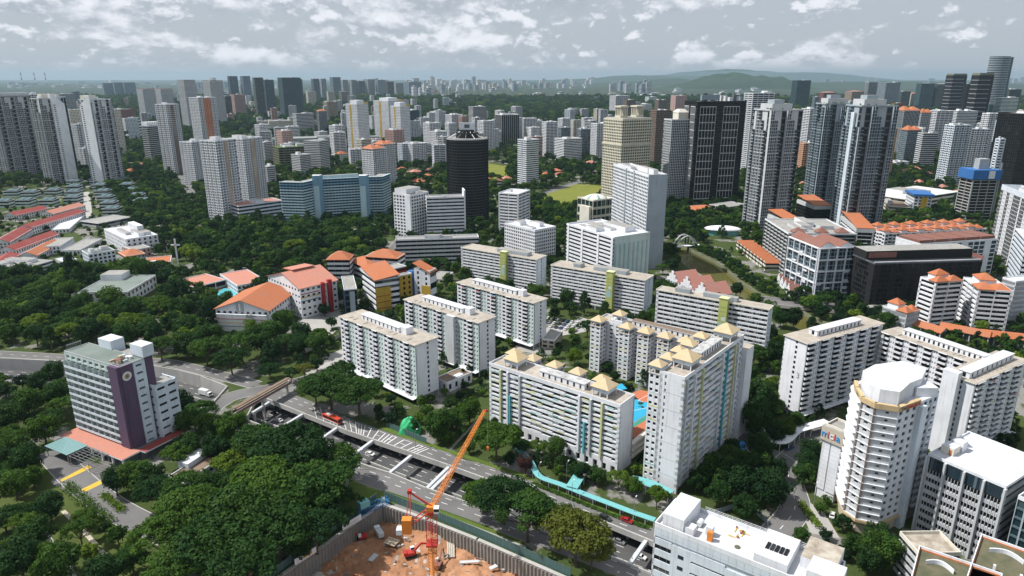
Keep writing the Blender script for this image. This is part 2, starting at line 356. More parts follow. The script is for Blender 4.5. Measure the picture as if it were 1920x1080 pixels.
class Bld:
    """a building: an Empty at its foot, a wall mesh, window panes, roof pieces"""
    def __init__(s, q, name, label, category='building', land=None, group=None, foot=True):
        s.q = q; s.o = empty(name, (q.x, q.y, 0), R(q.ang), label, category, group)
        s.w = MB(); s.g = MB(); s.r = MB(); s.W, s.D, s.h = q.W, q.D, q.h; s.parts = {}; s.ind = 0; s.F = faces(s.W, s.D)
        if foot: FOOT.append((q.x, q.y, R(q.ang), q.W, q.D))
        if land:
            c = Vector((q.W / 2, q.D / 2, 0)); c.rotate(Matrix.Rotation(R(q.ang), 3, 'Z')); LAND.append((q.x + c.x, q.y + c.y, land))
    def part(s, k):
        if k not in s.parts: s.parts[k] = MB()
        return s.parts[k]
    def win(s, F, s0, s1, o, z0, z1, mat, single=False):
        if single and s.ind < 300:
            s.ind += 1; pane(s.o, F, s0, s1, o, z0, z1, mat)
        else: s.g.fq(F, s0, s1, o, z0, z1, mat, 0.01 + rnd.random() * 0.98)
    def body(s, z0, z1, mat, inset=0.35, W=None, D=None, x0=0, y0=0, top=None):
        W = W or s.W; D = D or s.D
        s.w.box(x0 + inset, x0 + W - inset, y0 + inset, y0 + D - inset, z0, z1, mat, top)
    def blank(s, F, z0, z1, mat, o0=-0.35, o1=0.0): s.w.fb(F, 0.0, F[3], o0, o1, z0, z1, mat)
    def grid(s, F, z0, z1, nf, nb, wm, gm, wf=0.6, lo=0.28, hi=0.82, dep=0.35, single=False, pier=True, s0=0.0, s1=None, pm=None, pout=0.02, mul=0):
        """wall of recessed windows: spandrel bands and piers standing proud of the glass"""
        s1 = F[3] if s1 is None else s1; fh = (z1 - z0) / nf; bw = (s1 - s0) / nb
        zz = z0
        for k in range(nf + 1):
            a = z0 if k == 0 else z0 + (k - 1) * fh + hi * fh; b = z1 if k == nf else z0 + k * fh + lo * fh
            s.w.fb(F, s0, s1, -dep, 0.0, a, b, wm)
        if pier:
            pw = bw * (1 - wf) / 2
            for j in range(nb + 1):
                a = s0 + max(0, j * bw - pw); b = s0 + min(s1 - s0, j * bw + pw)
                s.w.fb(F, a, b, -dep, pout, z0 + 0.01, z1 - 0.01, pm or wm)
        else: pw = 0.0
        for k in range(nf):
            for j in range(nb):
                a = s0 + j * bw + pw; b = s0 + (j + 1) * bw - pw
                s.win(F, a, b, -dep + 0.04, z0 + (k + lo) * fh, z0 + (k + hi) * fh, gm, single)
    def bands(s, F, z0, z1, nf, wm, gm, frac=0.5, dep=0.5, out=0.0, nb=6, s0=0.0, s1=None, thick=0.25, single=False, fins=0, fm=None):
        """ribbon facade: parapet bands with dark ribbons set back between them"""
        s1 = F[3] if s1 is None else s1; fh = (z1 - z0) / nf; bw = (s1 - s0) / nb
        for k in range(nf): s.w.fb(F, s0, s1, -dep, out, z0 + k * fh, z0 + (k + frac) * fh, wm)
        for k in range(nf):
            for j in range(nb):
                s.win(F, s0 + j * bw + 0.04, s0 + (j + 1) * bw - 0.04, -dep + 0.04, z0 + (k + frac) * fh, z0 + (k + 1) * fh, gm, single)
        for j in range(fins + 1 if fins else 0):
            c = s0 + (s1 - s0) * j / fins; s.w.fb(F, max(s0, c - .25), min(s1, c + .25), -dep, out + 0.03, z0, z1, fm or wm)
    def roof(s, mat='roofgrey', par='white', ph=1.0, over=0.0, x0=0, y0=0, W=None, D=None, z=None, th=0.4):
        W = W or s.W; D = D or s.D; z = s.h if z is None else z; p = s.part('roof')
        p.box(x0 - over, x0 + W + over, y0 - over, y0 + D + over, z, z + th, par, mat)
        if ph > 0:
            k = s.part('parapet'); t = 0.3; a, b, c, d = x0 - over, x0 + W + over, y0 - over, y0 + D + over; zt = z + th + ph
            for bx in ((a, b, c, c + t), (a, b, d - t, d), (a, a + t, c + t, d - t), (b - t, b, c + t, d - t)): k.box(*bx, z + th, zt, par)
    def plant(s, n=3, wm='lightgrey', z=None, hmin=1.5, hmax=3.5, big=True):
        """lift rooms, tanks and air handling units on the roof"""
        z = (s.h if z is None else z) + 0.4
        for i in range(n):
            w = s.W * rnd.uniform(.12, .3); d = s.D * rnd.uniform(.2, .45); x = rnd.uniform(.08, .9) * (s.W - w); y = rnd.uniform(.1, .9) * (s.D - d)
            b = MB(); b.box(x, x + w, y, y + d, z, z + rnd.uniform(hmin, hmax), wm if i % 2 == 0 else 'white', 'roofgrey'); b.build('lift_room' if i == 0 else 'roof_plant', s.o)
    def done(s):
        s.w.build('wall', s.o)
        if s.g.f: s.g.build('window_glazing', s.o, kind='stuff')
        for k, b in s.parts.items():
            o = b.build(k, s.o)
            if o and k in ('air_conditioner', 'laundry', 'floor_ring', 'panel_joint', 'mullion', 'spandrel_panel'): o['kind'] = 'stuff'
        return s.o

# ================================================================== setting: ground with cuttings, roads, river
def gmat():
    m, N, L, p, o = base_mat('ground')
    P = world_pos(N, L)
    big = nz(N, L, 0.006, 4, P); mid = nz(N, L, 0.035, 5, P, 0.6); fine = nz(N, L, 0.5, 5, P, 0.65)
    gr = mixc(N, L, fine, (.030, .050, .014), (.075, .10, .030))
    pv = mixc(N, L, fine, (.16, .155, .145), (.27, .26, .24))
    col = mixc(N, L, rng(N, L, mid, 0.53, 0.58), gr, pv)
    far = mixc(N, L, rng(N, L, big, 0.35, 0.65), (.024, .042, .022), (.040, .056, .032))
    spk = nz(N, L, 0.011, 6, P, 0.75); far = mixc(N, L, rng(N, L, spk, 0.56, 0.66), far, (.26, .26, .255))
    sep = N('ShaderNodeSeparateXYZ'); L(P, sep.inputs[0])
    col = mixc(N, L, rng(N, L, sep.outputs[1], 1300, 2200), col, far)
    L(col, p.inputs['Base Color']); p.inputs['Roughness'].default_value = 0.95; p.inputs['Specular IOR Level'].default_value = 0.1
gmat()
def surf(name, c, c2, sc=0.5, rough=0.9, patch=0.25):
    m, N, L, p, o = base_mat(name); P = world_pos(N, L)
    f = nz(N, L, sc, 6, P, 0.65); b = nz(N, L, 0.05, 4, P, 0.6)
    col = mixc(N, L, f, c, c2); col = mixc(N, L, rng(N, L, b, 0.42, 0.66, 0, patch), col, tuple(x * 0.55 for x in c))
    L(col, p.inputs['Base Color']); p.inputs['Roughness'].default_value = rough; p.inputs['Specular IOR Level'].default_value = 0.2
surf('asphalt', (.14, .138, .136), (.20, .195, .19), 0.8, patch=.4); surf('asphaltdark', (.075, .075, .077), (.12, .12, .12), 0.8, patch=.4); surf('paving', (.34, .33, .31), (.44, .42, .40), 0.6)
surf('grass', (.065, .11, .018), (.12, .17, .03), 0.35); surf('lawn', (.13, .16, .022), (.22, .22, .04), 0.06); surf('scrub', (.05, .08, .016), (.10, .12, .03), 0.2, patch=.5)
surf('clay', (.34, .145, .065), (.56, .33, .20), 0.30, patch=.8); surf('rubble', (.30, .27, .24), (.66, .61, .56), 0.9, patch=.6); surf('boards', (.19, .18, .165), (.36, .34, .31), 0.35, patch=.5)
surf('courtred', (.44, .14, .075), (.50, .17, .09), 0.3); surf('courtblue', (.03, .32, .52), (.04, .36, .56), 0.3); surf('courtgreen', (.04, .25, .19), (.05, .28, .20), 0.3); surf('hillgreen', (.020, .045, .022), (.040, .066, .03), 0.004)
def watermat():
    m, N, L, p, o = base_mat('water'); P = world_pos(N, L)
    a = nz(N, L, 0.05, 3, P); L(mixc(N, L, a, (.085, .082, .020), (.125, .115, .032)), p.inputs['Base Color'])
    p.inputs['Roughness'].default_value = 0.12; p.inputs['Specular IOR Level'].default_value = 0.5
    b = N('ShaderNodeBump'); b.inputs['Strength'].default_value = 0.12; L(nz(N, L, 0.9, 3, P), b.inputs['Height']); L(b.outputs[0], p.inputs['Normal'])
watermat()
def poolmat():
    m, N, L, p, o = base_mat('pool'); p.inputs['Base Color'].default_value = (.10, .46, .52, 1); p.inputs['Roughness'].default_value = 0.08
poolmat()

def P2(lst, z=0.0): return [G(x, y, z) for x, y in lst]
TR_R_far = [(482, 748), (500, 750), (575, 780), (650, 810), (770, 851), (840, 875), (980, 926), (1117, 975), (1236, 1024)]
TR_R_near = [(1229, 1080), (1122, 1036), (960, 974), (855, 936), (800, 917), (730, 888), (661, 866), (560, 826), (462, 788)]
TR_L_far = [(-260, 668), (0, 674), (120, 680), (200, 681), (287, 688), (335, 697), (375, 707), (425, 727)]
TR_L_near = [(385, 772), (280, 745), (150, 728), (0, 716), (-260, 712)]
PIT = [(717, 947), (800, 976), (893, 1013), (1080, 1095), (1100, 1300), (330, 1300), (430, 1160), (530, 1080)]
RIVER_L = [(1225, 452), (1262, 474), (1285, 497), (1312, 513), (1357, 542), (1400, 562), (1475, 605), (1560, 650), (1620, 690)]
RIVER_R = [(1660, 662), (1600, 630), (1553, 607), (1497, 580), (1440, 556), (1420, 547), (1390, 527), (1367, 508), (1340, 488), (1303, 471), (1272, 455)]
holes = [P2(TR_R_far + TR_R_near), P2(TR_L_far + TR_L_near), P2(PIT), P2(RIVER_L + RIVER_R)]
S = 34000
outer = [Vector((-S, -300, 0)), Vector((S, -300, 0)), Vector((S, S, 0)), Vector((-S, S, 0))]
def tess(loops, name, mat, kind='structure', z=0.0):
    vs = [v for l in loops for v in l]; tr = tessellate_polygon(loops)
    me = bpy.data.meshes.new(name); fs = []
    for t in tr:
        a, b, c = (vs[i] for i in t); up = (b - a).cross(c - a).z > 0
        fs.append(tuple(t) if up else (t[0], t[2], t[1]))
    me.from_pydata([(v.x, v.y, v.z + z) for v in vs], [], fs); me.materials.append(MATS[mat])
    o = bpy.data.objects.new(name, me); COL.objects.link(o); o['kind'] = kind; return o
ground = tess([outer] + holes, 'ground', 'ground')

def wall_along(pts, zb, zt, th, mat, name, parent=None, label=None, category=None, cop=0.0, closed=False):
    b = MB(); n = len(pts); side = th
    for i in range(n if closed else n - 1):
        a, c = pts[i], pts[(i + 1) % n]; d = (c - a); d.z = 0; d.normalize(); nn = Vector((d.y, -d.x, 0)) * side; e = d * abs(th) * .25
        q = [a - e, c + e, c + nn + e, a + nn - e]
        if side < 0: q = [q[3], q[2], q[1], q[0]]
        lo = [(p.x, p.y, zb) for p in q]; hi = [(p.x, p.y, zt) for p in q]
        b.hexa(lo + hi, mat)
    o = b.build(name, parent)
    if label: tag(o, label, category)
    return o
def sheet(pts, name, mat, z=0.02, kind='structure', parent=None):
    o = tess([[Vector((p.x, p.y, 0)) for p in pts]], name, mat, kind, z)
    if parent: o.parent = parent; del o['kind']
    return o
def strip_pts(center, w):
    """left and right edges of a strip of width w along world points"""
    l, r = [], []
    for i, p in enumerate(center):
        d = (center[min(i + 1, len(center) - 1)] - center[max(i - 1, 0)]); d.z = 0; d.normalize(); n = Vector((-d.y, d.x, 0))
        l.append(p + n * w / 2); r.append(p - n * w / 2)
    return l, r
def smooth(pts, n=6):
    out = []
    for i in range(len(pts) - 1):
        p0, p1, p2, p3 = pts[max(i - 1, 0)], pts[i], pts[i + 1], pts[min(i + 2, len(pts) - 1)]
        for k in range(n):
            t = k / n; out.append(0.5 * ((2 * p1) + (-p0 + p2) * t + (2 * p0 - 5 * p1 + 4 * p2 - p3) * t * t + (-p0 + 3 * p1 - 3 * p2 + p3) * t ** 3))
    out.append(pts[-1]); return out
ROADS = []         # centre lines, to keep trees off them
def strip_mesh(l, r, z, mat, name, parent=None, kind=None):
    b = MB()
    for i in range(len(l) - 1):
        b.face([(r[i].x, r[i].y, z), (r[i + 1].x, r[i + 1].y, z), (l[i + 1].x, l[i + 1].y, z), (l[i].x, l[i].y, z)], mat)
    o = b.build(name, parent)
    if kind: o['kind'] = kind
    return o
def dashes(center, off, z, parent, mat='whitepaint', dash=3.0, gap=5.0, w=0.22, name='lane_marking'):
    b = MB(); acc = 0.0; on = True
    pts = center; i = 0; per = dash + gap; s = 0.0
    cum = [0.0]
    for a, c in zip(pts, pts[1:]): cum.append(cum[-1] + (c - a).length)
    def at_s(s_):
        for k in range(len(pts) - 1):
            if cum[k + 1] >= s_:
                t = (s_ - cum[k]) / max(1e-6, cum[k + 1] - cum[k]); d = (pts[k + 1] - pts[k]).normalized(); return pts[k].lerp(pts[k + 1], t), d
        return pts[-1], (pts[-1] - pts[-2]).normalized()
    while s + dash < cum[-1]:
        p, d = at_s(s); n = Vector((-d.y, d.x, 0)); p2, d2 = at_s(s + dash)
        a = p + n * (off - w / 2); c = p + n * (off + w / 2); e = p2 + n * (off + w / 2); g = p2 + n * (off - w / 2)
        b.face([(a.x, a.y, z), (g.x, g.y, z), (e.x, e.y, z), (c.x, c.y, z)], mat); s += per
    if b.f: b.build(name, parent, kind='stuff')
def road(name, px, w, mat='asphalt', z=0.02, lanes=2, kerb=True, world=None, dash=True, zroad=0.0, path=True):
    z += .004 * len(ROADS); c = smooth(world if world else P2(px), 5); l, r = strip_pts(c, w)
    o = strip_mesh(l, r, z, mat, name); o['kind'] = 'structure'
    if kerb:
        b = MB()
        for e, sg in ((l, 1), (r, -1)):
            for i in range(len(e) - 1):
                d = (e[i + 1] - e[i]); d.z = 0
                if d.length < 1e-5: continue
                d.normalize(); n = Vector((-d.y, d.x, 0)) * sg
                q = [e[i], e[i + 1], e[i + 1] + n * .35, e[i] + n * .35]
                if sg < 0: q.reverse()
                b.hexa([(p.x, p.y, zroad) for p in q] + [(p.x, p.y, z + .11) for p in q], 'concrete', bottom=False)
        b.build('kerb', o, kind='stuff')
    if dash:
        for k in range(1, lanes): dashes(c, -w / 2 + w * k / lanes, z + .008, o)
    if path: ROADS.append((c, w))
    return o

# expressway in its cutting
ZX = -6.5
c_up = [(-300, 690), (0, 694), (150, 702), (290, 714), (400, 744), (480, 772), (570, 804), (660, 838), (770, 880), (840, 905), (980, 957), (1120, 1012), (1225, 1052), (1420, 1130)]
cx = [G(x, y - 6, 0) for x, y in c_up]
cx = smooth(cx, 4)
lx, rx = strip_pts(cx, 44)
ex = strip_mesh(lx, rx, ZX, 'asphaltdark', 'expressway'); ex['kind'] = 'structure'
for off in (-11, -7.5, -4, 4, 7.5, 11): dashes(cx, off, ZX + .01, ex)
ml, mr = strip_pts(cx, 0.7)
wall_along(cx, ZX, ZX + 0.9, 0.5, 'concrete', 'crash_barrier', ex)
def ccw(pts):
    a = sum(p.x * q.y - q.x * p.y for p, q in zip(pts, pts[1:] + pts[:1])); return pts if a > 0 else pts[::-1]
o = wall_along(ccw(list(holes[1])), ZX - .3, 0.95, 0.55, 'concrete', 'retaining_wall', closed=True); o['kind'] = 'structure'
o = wall_along(ccw(list(holes[0])), -1.5, 0.95, 0.55, 'concrete', 'retaining_wall', closed=True); o['kind'] = 'structure'
# the far street is a deck that hangs over the expressway: its wall stands well back in the shade
farw = [p + Vector((.72, .69, 0)) * 13 for p in P2(TR_R_far)]; o = wall_along(farw, ZX - .3, -.05, -.6, 'concrete', 'retaining_wall'); o['kind'] = 'structure'
o = wall_along(P2(TR_R_near), ZX - .3, -.05, -.6, 'concrete', 'retaining_wall'); o['kind'] = 'structure'
for i in range(0, len(farw) - 1):
    for t in (.1, .4, .7):
        p = farw[i].lerp(farw[i + 1], t) - Vector((.72, .69, 0)) * 8; b = MB(); b.box(p.x - .5, p.x + .5, p.y - .5, p.y + .5, ZX, -.1, 'concrete'); b.build('deck_column', ex)
# beams across the cutting, each with its column
BEAMS = [((505, 754), (473, 774)), ((567, 777), (524, 803)), ((632, 802), (592, 830)), ((699, 826), (661, 854)), ((771, 854), (730, 887)), ((841, 876), (799, 917)), ((848, 880), (808, 919)), ((1211, 1014), (1180, 1058))]
for i, (a, c) in enumerate(BEAMS):
    A, C = G(*a), G(*c); d = (C - A); ln = d.length; ang = math.atan2(d.y, d.x)
    o = empty('road_strut', (A.x, A.y, 0), ang, ['concrete strut over the sunken road, nearest the brown footbridge', 'concrete strut over the sunken road behind the small white car', 'concrete strut over the sunken road half hidden by the big rain tree', 'concrete strut over the sunken road beside the parked-looking white taxi', 'concrete strut over the sunken road, lone one before the close pair', 'upper of the close pair of concrete struts by the crane jib', 'lower of the close pair of concrete struts by the crane jib', 'concrete strut over the sunken road beside the white flat-roofed block'][i], 'strut')
    b = MB(); b.box(0, ln, -.7, .7, -1.0, 0.35, 'lightgrey'); b.build('beam', o)
    b = MB(); b.box(ln * .86, ln * .86 + 1.2, -.5, .5, ZX, -1.0, 'concrete'); b.build('column', o)

# streets beside the cutting
f_k = [(470, 716), (565, 745), (640, 778), (717, 807), (802, 837), (860, 858), (1010, 908), (1120, 957), (1225, 991), (1420, 1068)]
f_e = [(500, 749), (575, 779), (650, 809), (700, 826), (770, 850), (840, 874), (980, 925), (1117, 974), (1225, 1018), (1420, 1097)]
def ribbon(name, a, b, mat, z):
    A, B = smooth(P2(a), 4), smooth(P2(b), 4); o = strip_mesh(A, B, z, mat, name); o['kind'] = 'structure'; return o, [(p + q) / 2 for p, q in zip(A, B)]
st1, c1 = ribbon('street', f_k, f_e, 'asphalt', 0.02); ROADS.append((c1, 13))
dashes(c1, 0.0, 0.03, st1); dashes(c1, 3.4, 0.03, st1)
b = MB()
A1, B1 = smooth(P2(f_k), 4), smooth(P2(f_e), 4)
for k in range(5, 17):                                   # rumble bars painted across the street
    for t in (0.0, 0.35, 0.7):
        i = min(len(A1) - 2, k); p, q = A1[i].lerp(A1[i + 1], t), B1[i].lerp(B1[i + 1], t); d = (A1[i + 1] - A1[i]).normalized()
        if (k + int(t * 3)) % 3: b.face([(*(q + (p - q) * .08)[:2], .032), (*(q + (p - q) * .08 + d * .45)[:2], .032), (*(p + (q - p) * .12 + d * .45)[:2], .032), (*(p + (q - p) * .12)[:2], .032)], 'whitepaint')
b.build('rumble_marking', st1, kind='stuff')
n_e = [(450, 786), (560, 828), (661, 868), (730, 890), (800, 919), (855, 938), (960, 976), (1122, 1038), (1222, 1079), (1340, 1132)]
n_k = [(420, 806), (545, 856), (680, 905), (745, 927), (800, 946), (846, 962), (940, 996), (1100, 1058), (1190, 1095), (1300, 1150)]
st2, c2 = ribbon('street', n_e, n_k, 'asphalt', 0.02); ROADS.append((c2, 13)); dashes(c2, 0, .03, st2); dashes(c2, 3.2, .03, st2)
gv = [(660, 900), (700, 916), (745, 930), (800, 948), (890, 980), (985, 1018)]; gv2 = [(640, 930), (710, 938), (760, 950), (812, 968), (890, 996), (980, 1032)]
ribbon('verge', gv, gv2, 'grass', 0.05)
pth, _ = ribbon('footpath', [(715, 931), (760, 941), (812, 958), (890, 987), (985, 1024)], [(715, 935), (760, 945), (812, 962), (890, 991), (985, 1029)], 'paving', 0.075)
ribbon('verge', [(717, 806), (802, 836), (1010, 906), (1120, 955), (1225, 989)], [(722, 800), (806, 831), (1012, 899), (1122, 947), (1226, 980)], 'grass', 0.06)
# slip road bridge over the expressway by the footbridge, and roads round the purple hotel
road('slip_road', [(372, 790), (402, 762), (440, 742), (500, 730), (560, 716), (600, 705)], 11, z=0.03, dash=False)
road('street', [(-200, 655), (0, 664), (130, 671), (290, 678), (350, 688), (420, 706), (480, 722)], 9, z=.025)
road('hotel_driveway', [(330, 1010), (235, 965), (175, 925), (135, 890), (108, 862), (95, 845)], 11, 'asphalt', lanes=2, dash=False)
sheet(P2([(95, 905), (120, 855), (230, 880), (215, 960), (170, 950)]), 'forecourt', 'asphalt', 0.028)
b = MB()
for q in (((113, 900), (165, 872), (172, 877), (116, 903)), ((150, 919), (205, 892), (212, 897), (160, 922))):
    b.face([(p.x, p.y, .04) for p in ccw(P2(q))], 'yellowpaint')
b.build('yellow_marking', ground, kind='stuff')
# roads on the right and behind
road('street', [(1445, 1010), (1490, 955), (1480, 905), (1470, 868), (1420, 840), (1390, 800)], 11, lanes=2)
road('street', [(1470, 868), (1530, 815), (1580, 790)], 9, dash=False)
sheet(P2([(1485, 920), (1545, 960), (1575, 1010), (1520, 1000)]), 'forecourt', 'paving', 0.03)
road('street', [(1235, 1000), (1450, 1090), (1520, 1140)], 11, z=.03, dash=False)
road('street', [(365, 375), (345, 345), (330, 318), (300, 290)], 14); road('street', [(640, 690), (690, 660), (800, 640)], 8, dash=False)
road('street', [(165, 410), (163, 385), (160, 360)], 9, 'paving', dash=False)
road('street', [(990, 372), (1040, 356), (1085, 340), (1110, 325)], 12); road('street', [(730, 480), (760, 440), (800, 420), (900, 400)], 11)
road('street', [(985, 660), (1030, 625), (1080, 615), (1110, 600)], 18, dash=False, mat='paving')
road('street', [(1395, 700), (1440, 720), (1470, 740)], 10, mat='paving', dash=False)
road('street', [(1560, 660), (1700, 672), (1920, 720)], 10); road('street', [(1660, 400), (1720, 390), (1800, 380)], 10, dash=False)
road('street', [(200, 520), (300, 470), (400, 440), (520, 405)], 9, dash=False)
sheet(P2([(560, 690), (640, 655), (700, 700), (600, 720)]), 'car_park', 'paving', 0.03)
sheet(P2([(560, 600), (640, 580), (650, 610), (600, 640), (540, 640)]), 'schoolyard', 'paving', 0.035)
sheet(P2([(1000, 372), (1075, 345), (1135, 348), (1128, 375), (1060, 395)]), 'field', 'lawn', 0.03)
sheet(P2([(905, 305), (955, 312), (950, 340), (905, 335)]), 'field', 'lawn', 0.03)
sheet(P2([(-300, 850), (100, 850), (250, 985), (330, 1150), (-300, 1200)]), 'slope', 'scrub', 0.012)
road('footpath', [(60, 960), (90, 1010), (125, 1060), (150, 1110)], 2.2, 'paving', z=.03, dash=False, kerb=False)
road('footpath', [(118, 958), (160, 1000), (205, 1050)], 1.6, 'beige', z=.035, dash=False, kerb=False)
# river, embankment, construction pit
wl = [Vector((p.x, p.y, 0)) for p in holes[3]]
rv = sheet(wl, 'river', 'water', -2.6)
o = wall_along(ccw(list(holes[3])), -3.2, 0.1, 0.6, 'olive', 'embankment', closed=True); o['kind'] = 'structure'
ZP = -7.0
def pit_floor():
    b = MB(); n = 110; pts = ccw(list(holes[2])); x0, x1 = min(p.x for p in pts) - 2, max(p.x for p in pts) + 2; y0, y1 = min(p.y for p in pts) - 2, max(p.y for p in pts) + 2
    mound = G(815, 1010, ZP)
    hz = lambda x, y: ZP + 1.5 * noise.noise(Vector((x * .07, y * .07, 0))) + .9 * noise.noise(Vector((x * .25, y * .25, 3))) + .55 * noise.noise(Vector((x * .8, y * .8, 6))) + 3.2 * math.exp(-((x - mound.x) ** 2 + (y - mound.y) ** 2) / 60)
    for i in range(n):
        for j in range(n):
            xs = [x0 + (x1 - x0) * (i + d) / n for d in (0, 1)]; ys = [y0 + (y1 - y0) * (j + d) / n for d in (0, 1)]
            k = noise.noise(Vector((xs[0] * .045 + 9, ys[0] * .045, 5))); k += .35 * noise.noise(Vector((xs[0] * .4, ys[0] * .4, 8))); mt = 'rubble' if k > .24 else 'clay'
            b.face([(xs[0], ys[0], hz(xs[0], ys[0])), (xs[1], ys[0], hz(xs[1], ys[0])), (xs[1], ys[1], hz(xs[1], ys[1])), (xs[0], ys[1], hz(xs[0], ys[1]))], mt)
    o = b.build('pit_floor', smooth=True); o['kind'] = 'structure'
pit_floor()
o = wall_along(ccw(list(holes[2])), ZP - 1, -.05, 0.9, 'boards', 'pit_wall', closed=True); o['kind'] = 'structure'
# piles: the pit's edge is a row of round bored piles under a concrete capping beam
pw = ccw(list(holes[2])); b = MB(); cap = MB()
for a, c in zip(pw, pw[1:] + pw[:1]):
    d = c - a; n = int(d.length / 1.5); nn = Vector((d.y, -d.x, 0)).normalized()
    for k in range(n):
        p = a + d * (k + .5) / n + nn * .12; b.tube((p.x, p.y, ZP - 1), (p.x, p.y, -.3), .5, .5, 'boards', 6)
b.build('bored_piles', o, kind='stuff')
wall_along(pw, -.4, .25, 1.4, 'concrete', 'capping_beam', o, closed=True)

# far hills
def hill(cxp, rowb, wpx, top, name, hd=1.0, seed=0):
    """long low ridge standing at the row rowb, wpx wide, its crest in row top"""
    x, y, h = ytop(cxp, top, rowb); hw = wpx / FOC * y * .5; n, m_ = 60, 14; b = MB(); pts = []
    for i in range(n + 1):
        row = []
        for j in range(m_ + 1):
            u = i / n * 2 - 1; v = j / m_ * 2 - 1
            e = max(0, 1 - u * u) ** 1.3 * max(0, 1 - v * v)
            z = h * e * (0.82 + .36 * noise.noise(Vector((u * 2.6 + seed, v * 1.2, seed)))) + h * .12 * noise.noise(Vector((u * 9, v * 4, seed + 4))) * e
            row.append((x + u * hw, y + v * hw * .28, z - 2))
        pts.append(row)
    for i in range(n):
        for j in range(m_): b.face([pts[i][j], pts[i + 1][j], pts[i + 1][j + 1], pts[i][j + 1]], 'hillgreen')
    o = b.build(name, smooth=True); o['kind'] = 'structure'; return o
hill(1388, 166, 300, 133, 'hill', seed=2); hill(1290, 160, 420, 146, 'hill', seed=5); hill(1405, 151, 560, 128, 'hill', seed=8); hill(1690, 162, 760, 150, 'hill', seed=11); hill(1250, 154, 560, 140, 'hill', seed=14)

# ================================================================== the housing blocks in front
def rbox(B, name, x0, x1, y0, y1, z0, z1, m, t=None):
    b = MB(); b.box(x0, x1, y0, y1, z0, z1, m, t); return b.build(name, B.o)
def slots_row(B, F, y0, y1, z, hgt, n, mat='glass', w=.9, o=.03):
    for k in range(n):
        c = y0 + (y1 - y0) * (k + .5) / n; pane(B.o, F, c - w / 2, c + w / 2, o, z, z + hgt, mat, 'vent_slot')
def roof_house(B, x0, x1, y0, y1, h=2.8, side='L', n=9, top='roofwhite', wm='white', name='roof_house', z=None):
    """long white plant room along the roof ridge with dark slots down its side"""
    z0 = (B.h if z is None else z) + .4; b = MB(); b.box(x0, x1, y0, y1, z0, z0 + h, wm); b.box(x0 - .3, x1 + .3, y0 - .3, y1 + .3, z0 + h, z0 + h + .25, wm, top); b.build(name, B.o)
    f = faces(x1 - x0, y1 - y0, x0, y0)[side]; slots_row(B, f, 0.5, f[3] - .5, z0 + .35, h - .9, n)
    f2 = faces(x1 - x0, y1 - y0, x0, y0)['R' if side == 'L' else 'L']
    if f2[3] > 3: slots_row(B, f2, .5, f2[3] - .5, z0 + .3, h - .8, max(1, int(f2[3] / 3)), w=1.4)
def bay_face(B, F, z0, z1, nf, nm, teal=('mint', 'aqua', 'paleyellow'), tint='white', flip=False, single=True, wide=False):
    """point-block facade of the old slab blocks: windows, jutting balconies, recessed coloured bays"""
    fh = (z1 - z0) / nf; m = F[3] / nm
    for j in range(nm):
        a = j * m; fr = lambda t: a + (1 - t) * m if flip else a + t * m
        sp = lambda t0, t1: (min(fr(t0), fr(t1)), max(fr(t0), fr(t1)))
        bz = (.04, .62) if wide else (.31, .64)
        if not wide: s0, s1 = sp(.05, .27); B.grid(F, z0, z1, nf, 1, tint, 'glass', .82, .30, .84, .35, single, s0=s0, s1=s1)
        for t in ((0, .04), (.62, .68)) if wide else ((0, .05), (.27, .31), (.64, .68)): B.w.fb(F, *sp(*t), -.35, .04, z0, z1, tint)
        s0, s1 = sp(.68, 1.0); B.grid(F, z0, z1, nf, 2, 'white' if wide else teal[0], 'glass', .46, .38, .80, .9, False, s0=s0, s1=s1)
        for k in range(nf):
            if rnd.random() < .55:
                q0 = s0 + (s1 - s0) * rnd.choice((.02, .52)); B.w.fb(F, q0, q0 + (s1 - s0) * .46, -.5, -.38, z0 + k * fh + .1, z0 + (k + .40) * fh, rnd.choice(teal))
        s0, s1 = sp(*bz)
        for k in range(nf):
            z = z0 + k * fh
            B.w.fb(F, s0, s1, -.9, 1.05, z - .12, z + .12, tint)
            B.w.fb(F, s0, s1, .9, 1.06, z + .12, z + .36 * fh, tint)
            B.w.fb(F, s0, s0 + .14, -.3, .9, z + .12, z + .40 * fh, tint); B.w.fb(F, s1 - .14, s1, -.3, .9, z + .12, z + .40 * fh, tint)
            B.win(F, s0 + .02, s1 - .02, -.85, z + .14, z + fh - .14, 'recess', single)
            if rnd.random() < .35:                                       # washing on poles, potted plants, air conditioners
                c = rnd.uniform(s0 + .4, s1 - 1.2); B.part('air_conditioner').fb(F, c, c + .8, 1.06, 1.4, z + .3, z + .85, 'lightgrey')
            if rnd.random() < .16:
                c = rnd.uniform(s0 + .2, s1 - 1.8); B.part('laundry').fb(F, c, c + rnd.uniform(.7, 1.6), 1.5, 1.55, z + .9, z + rnd.uniform(1.5, 1.9), rnd.choice(('signred', 'signblue', 'paleyellow', 'pink', 'bluegrey', 'beige', 'white')))
        B.w.fb(F, s0, s1, -.9, 1.05, z1 - .12, z1 + .1, tint)
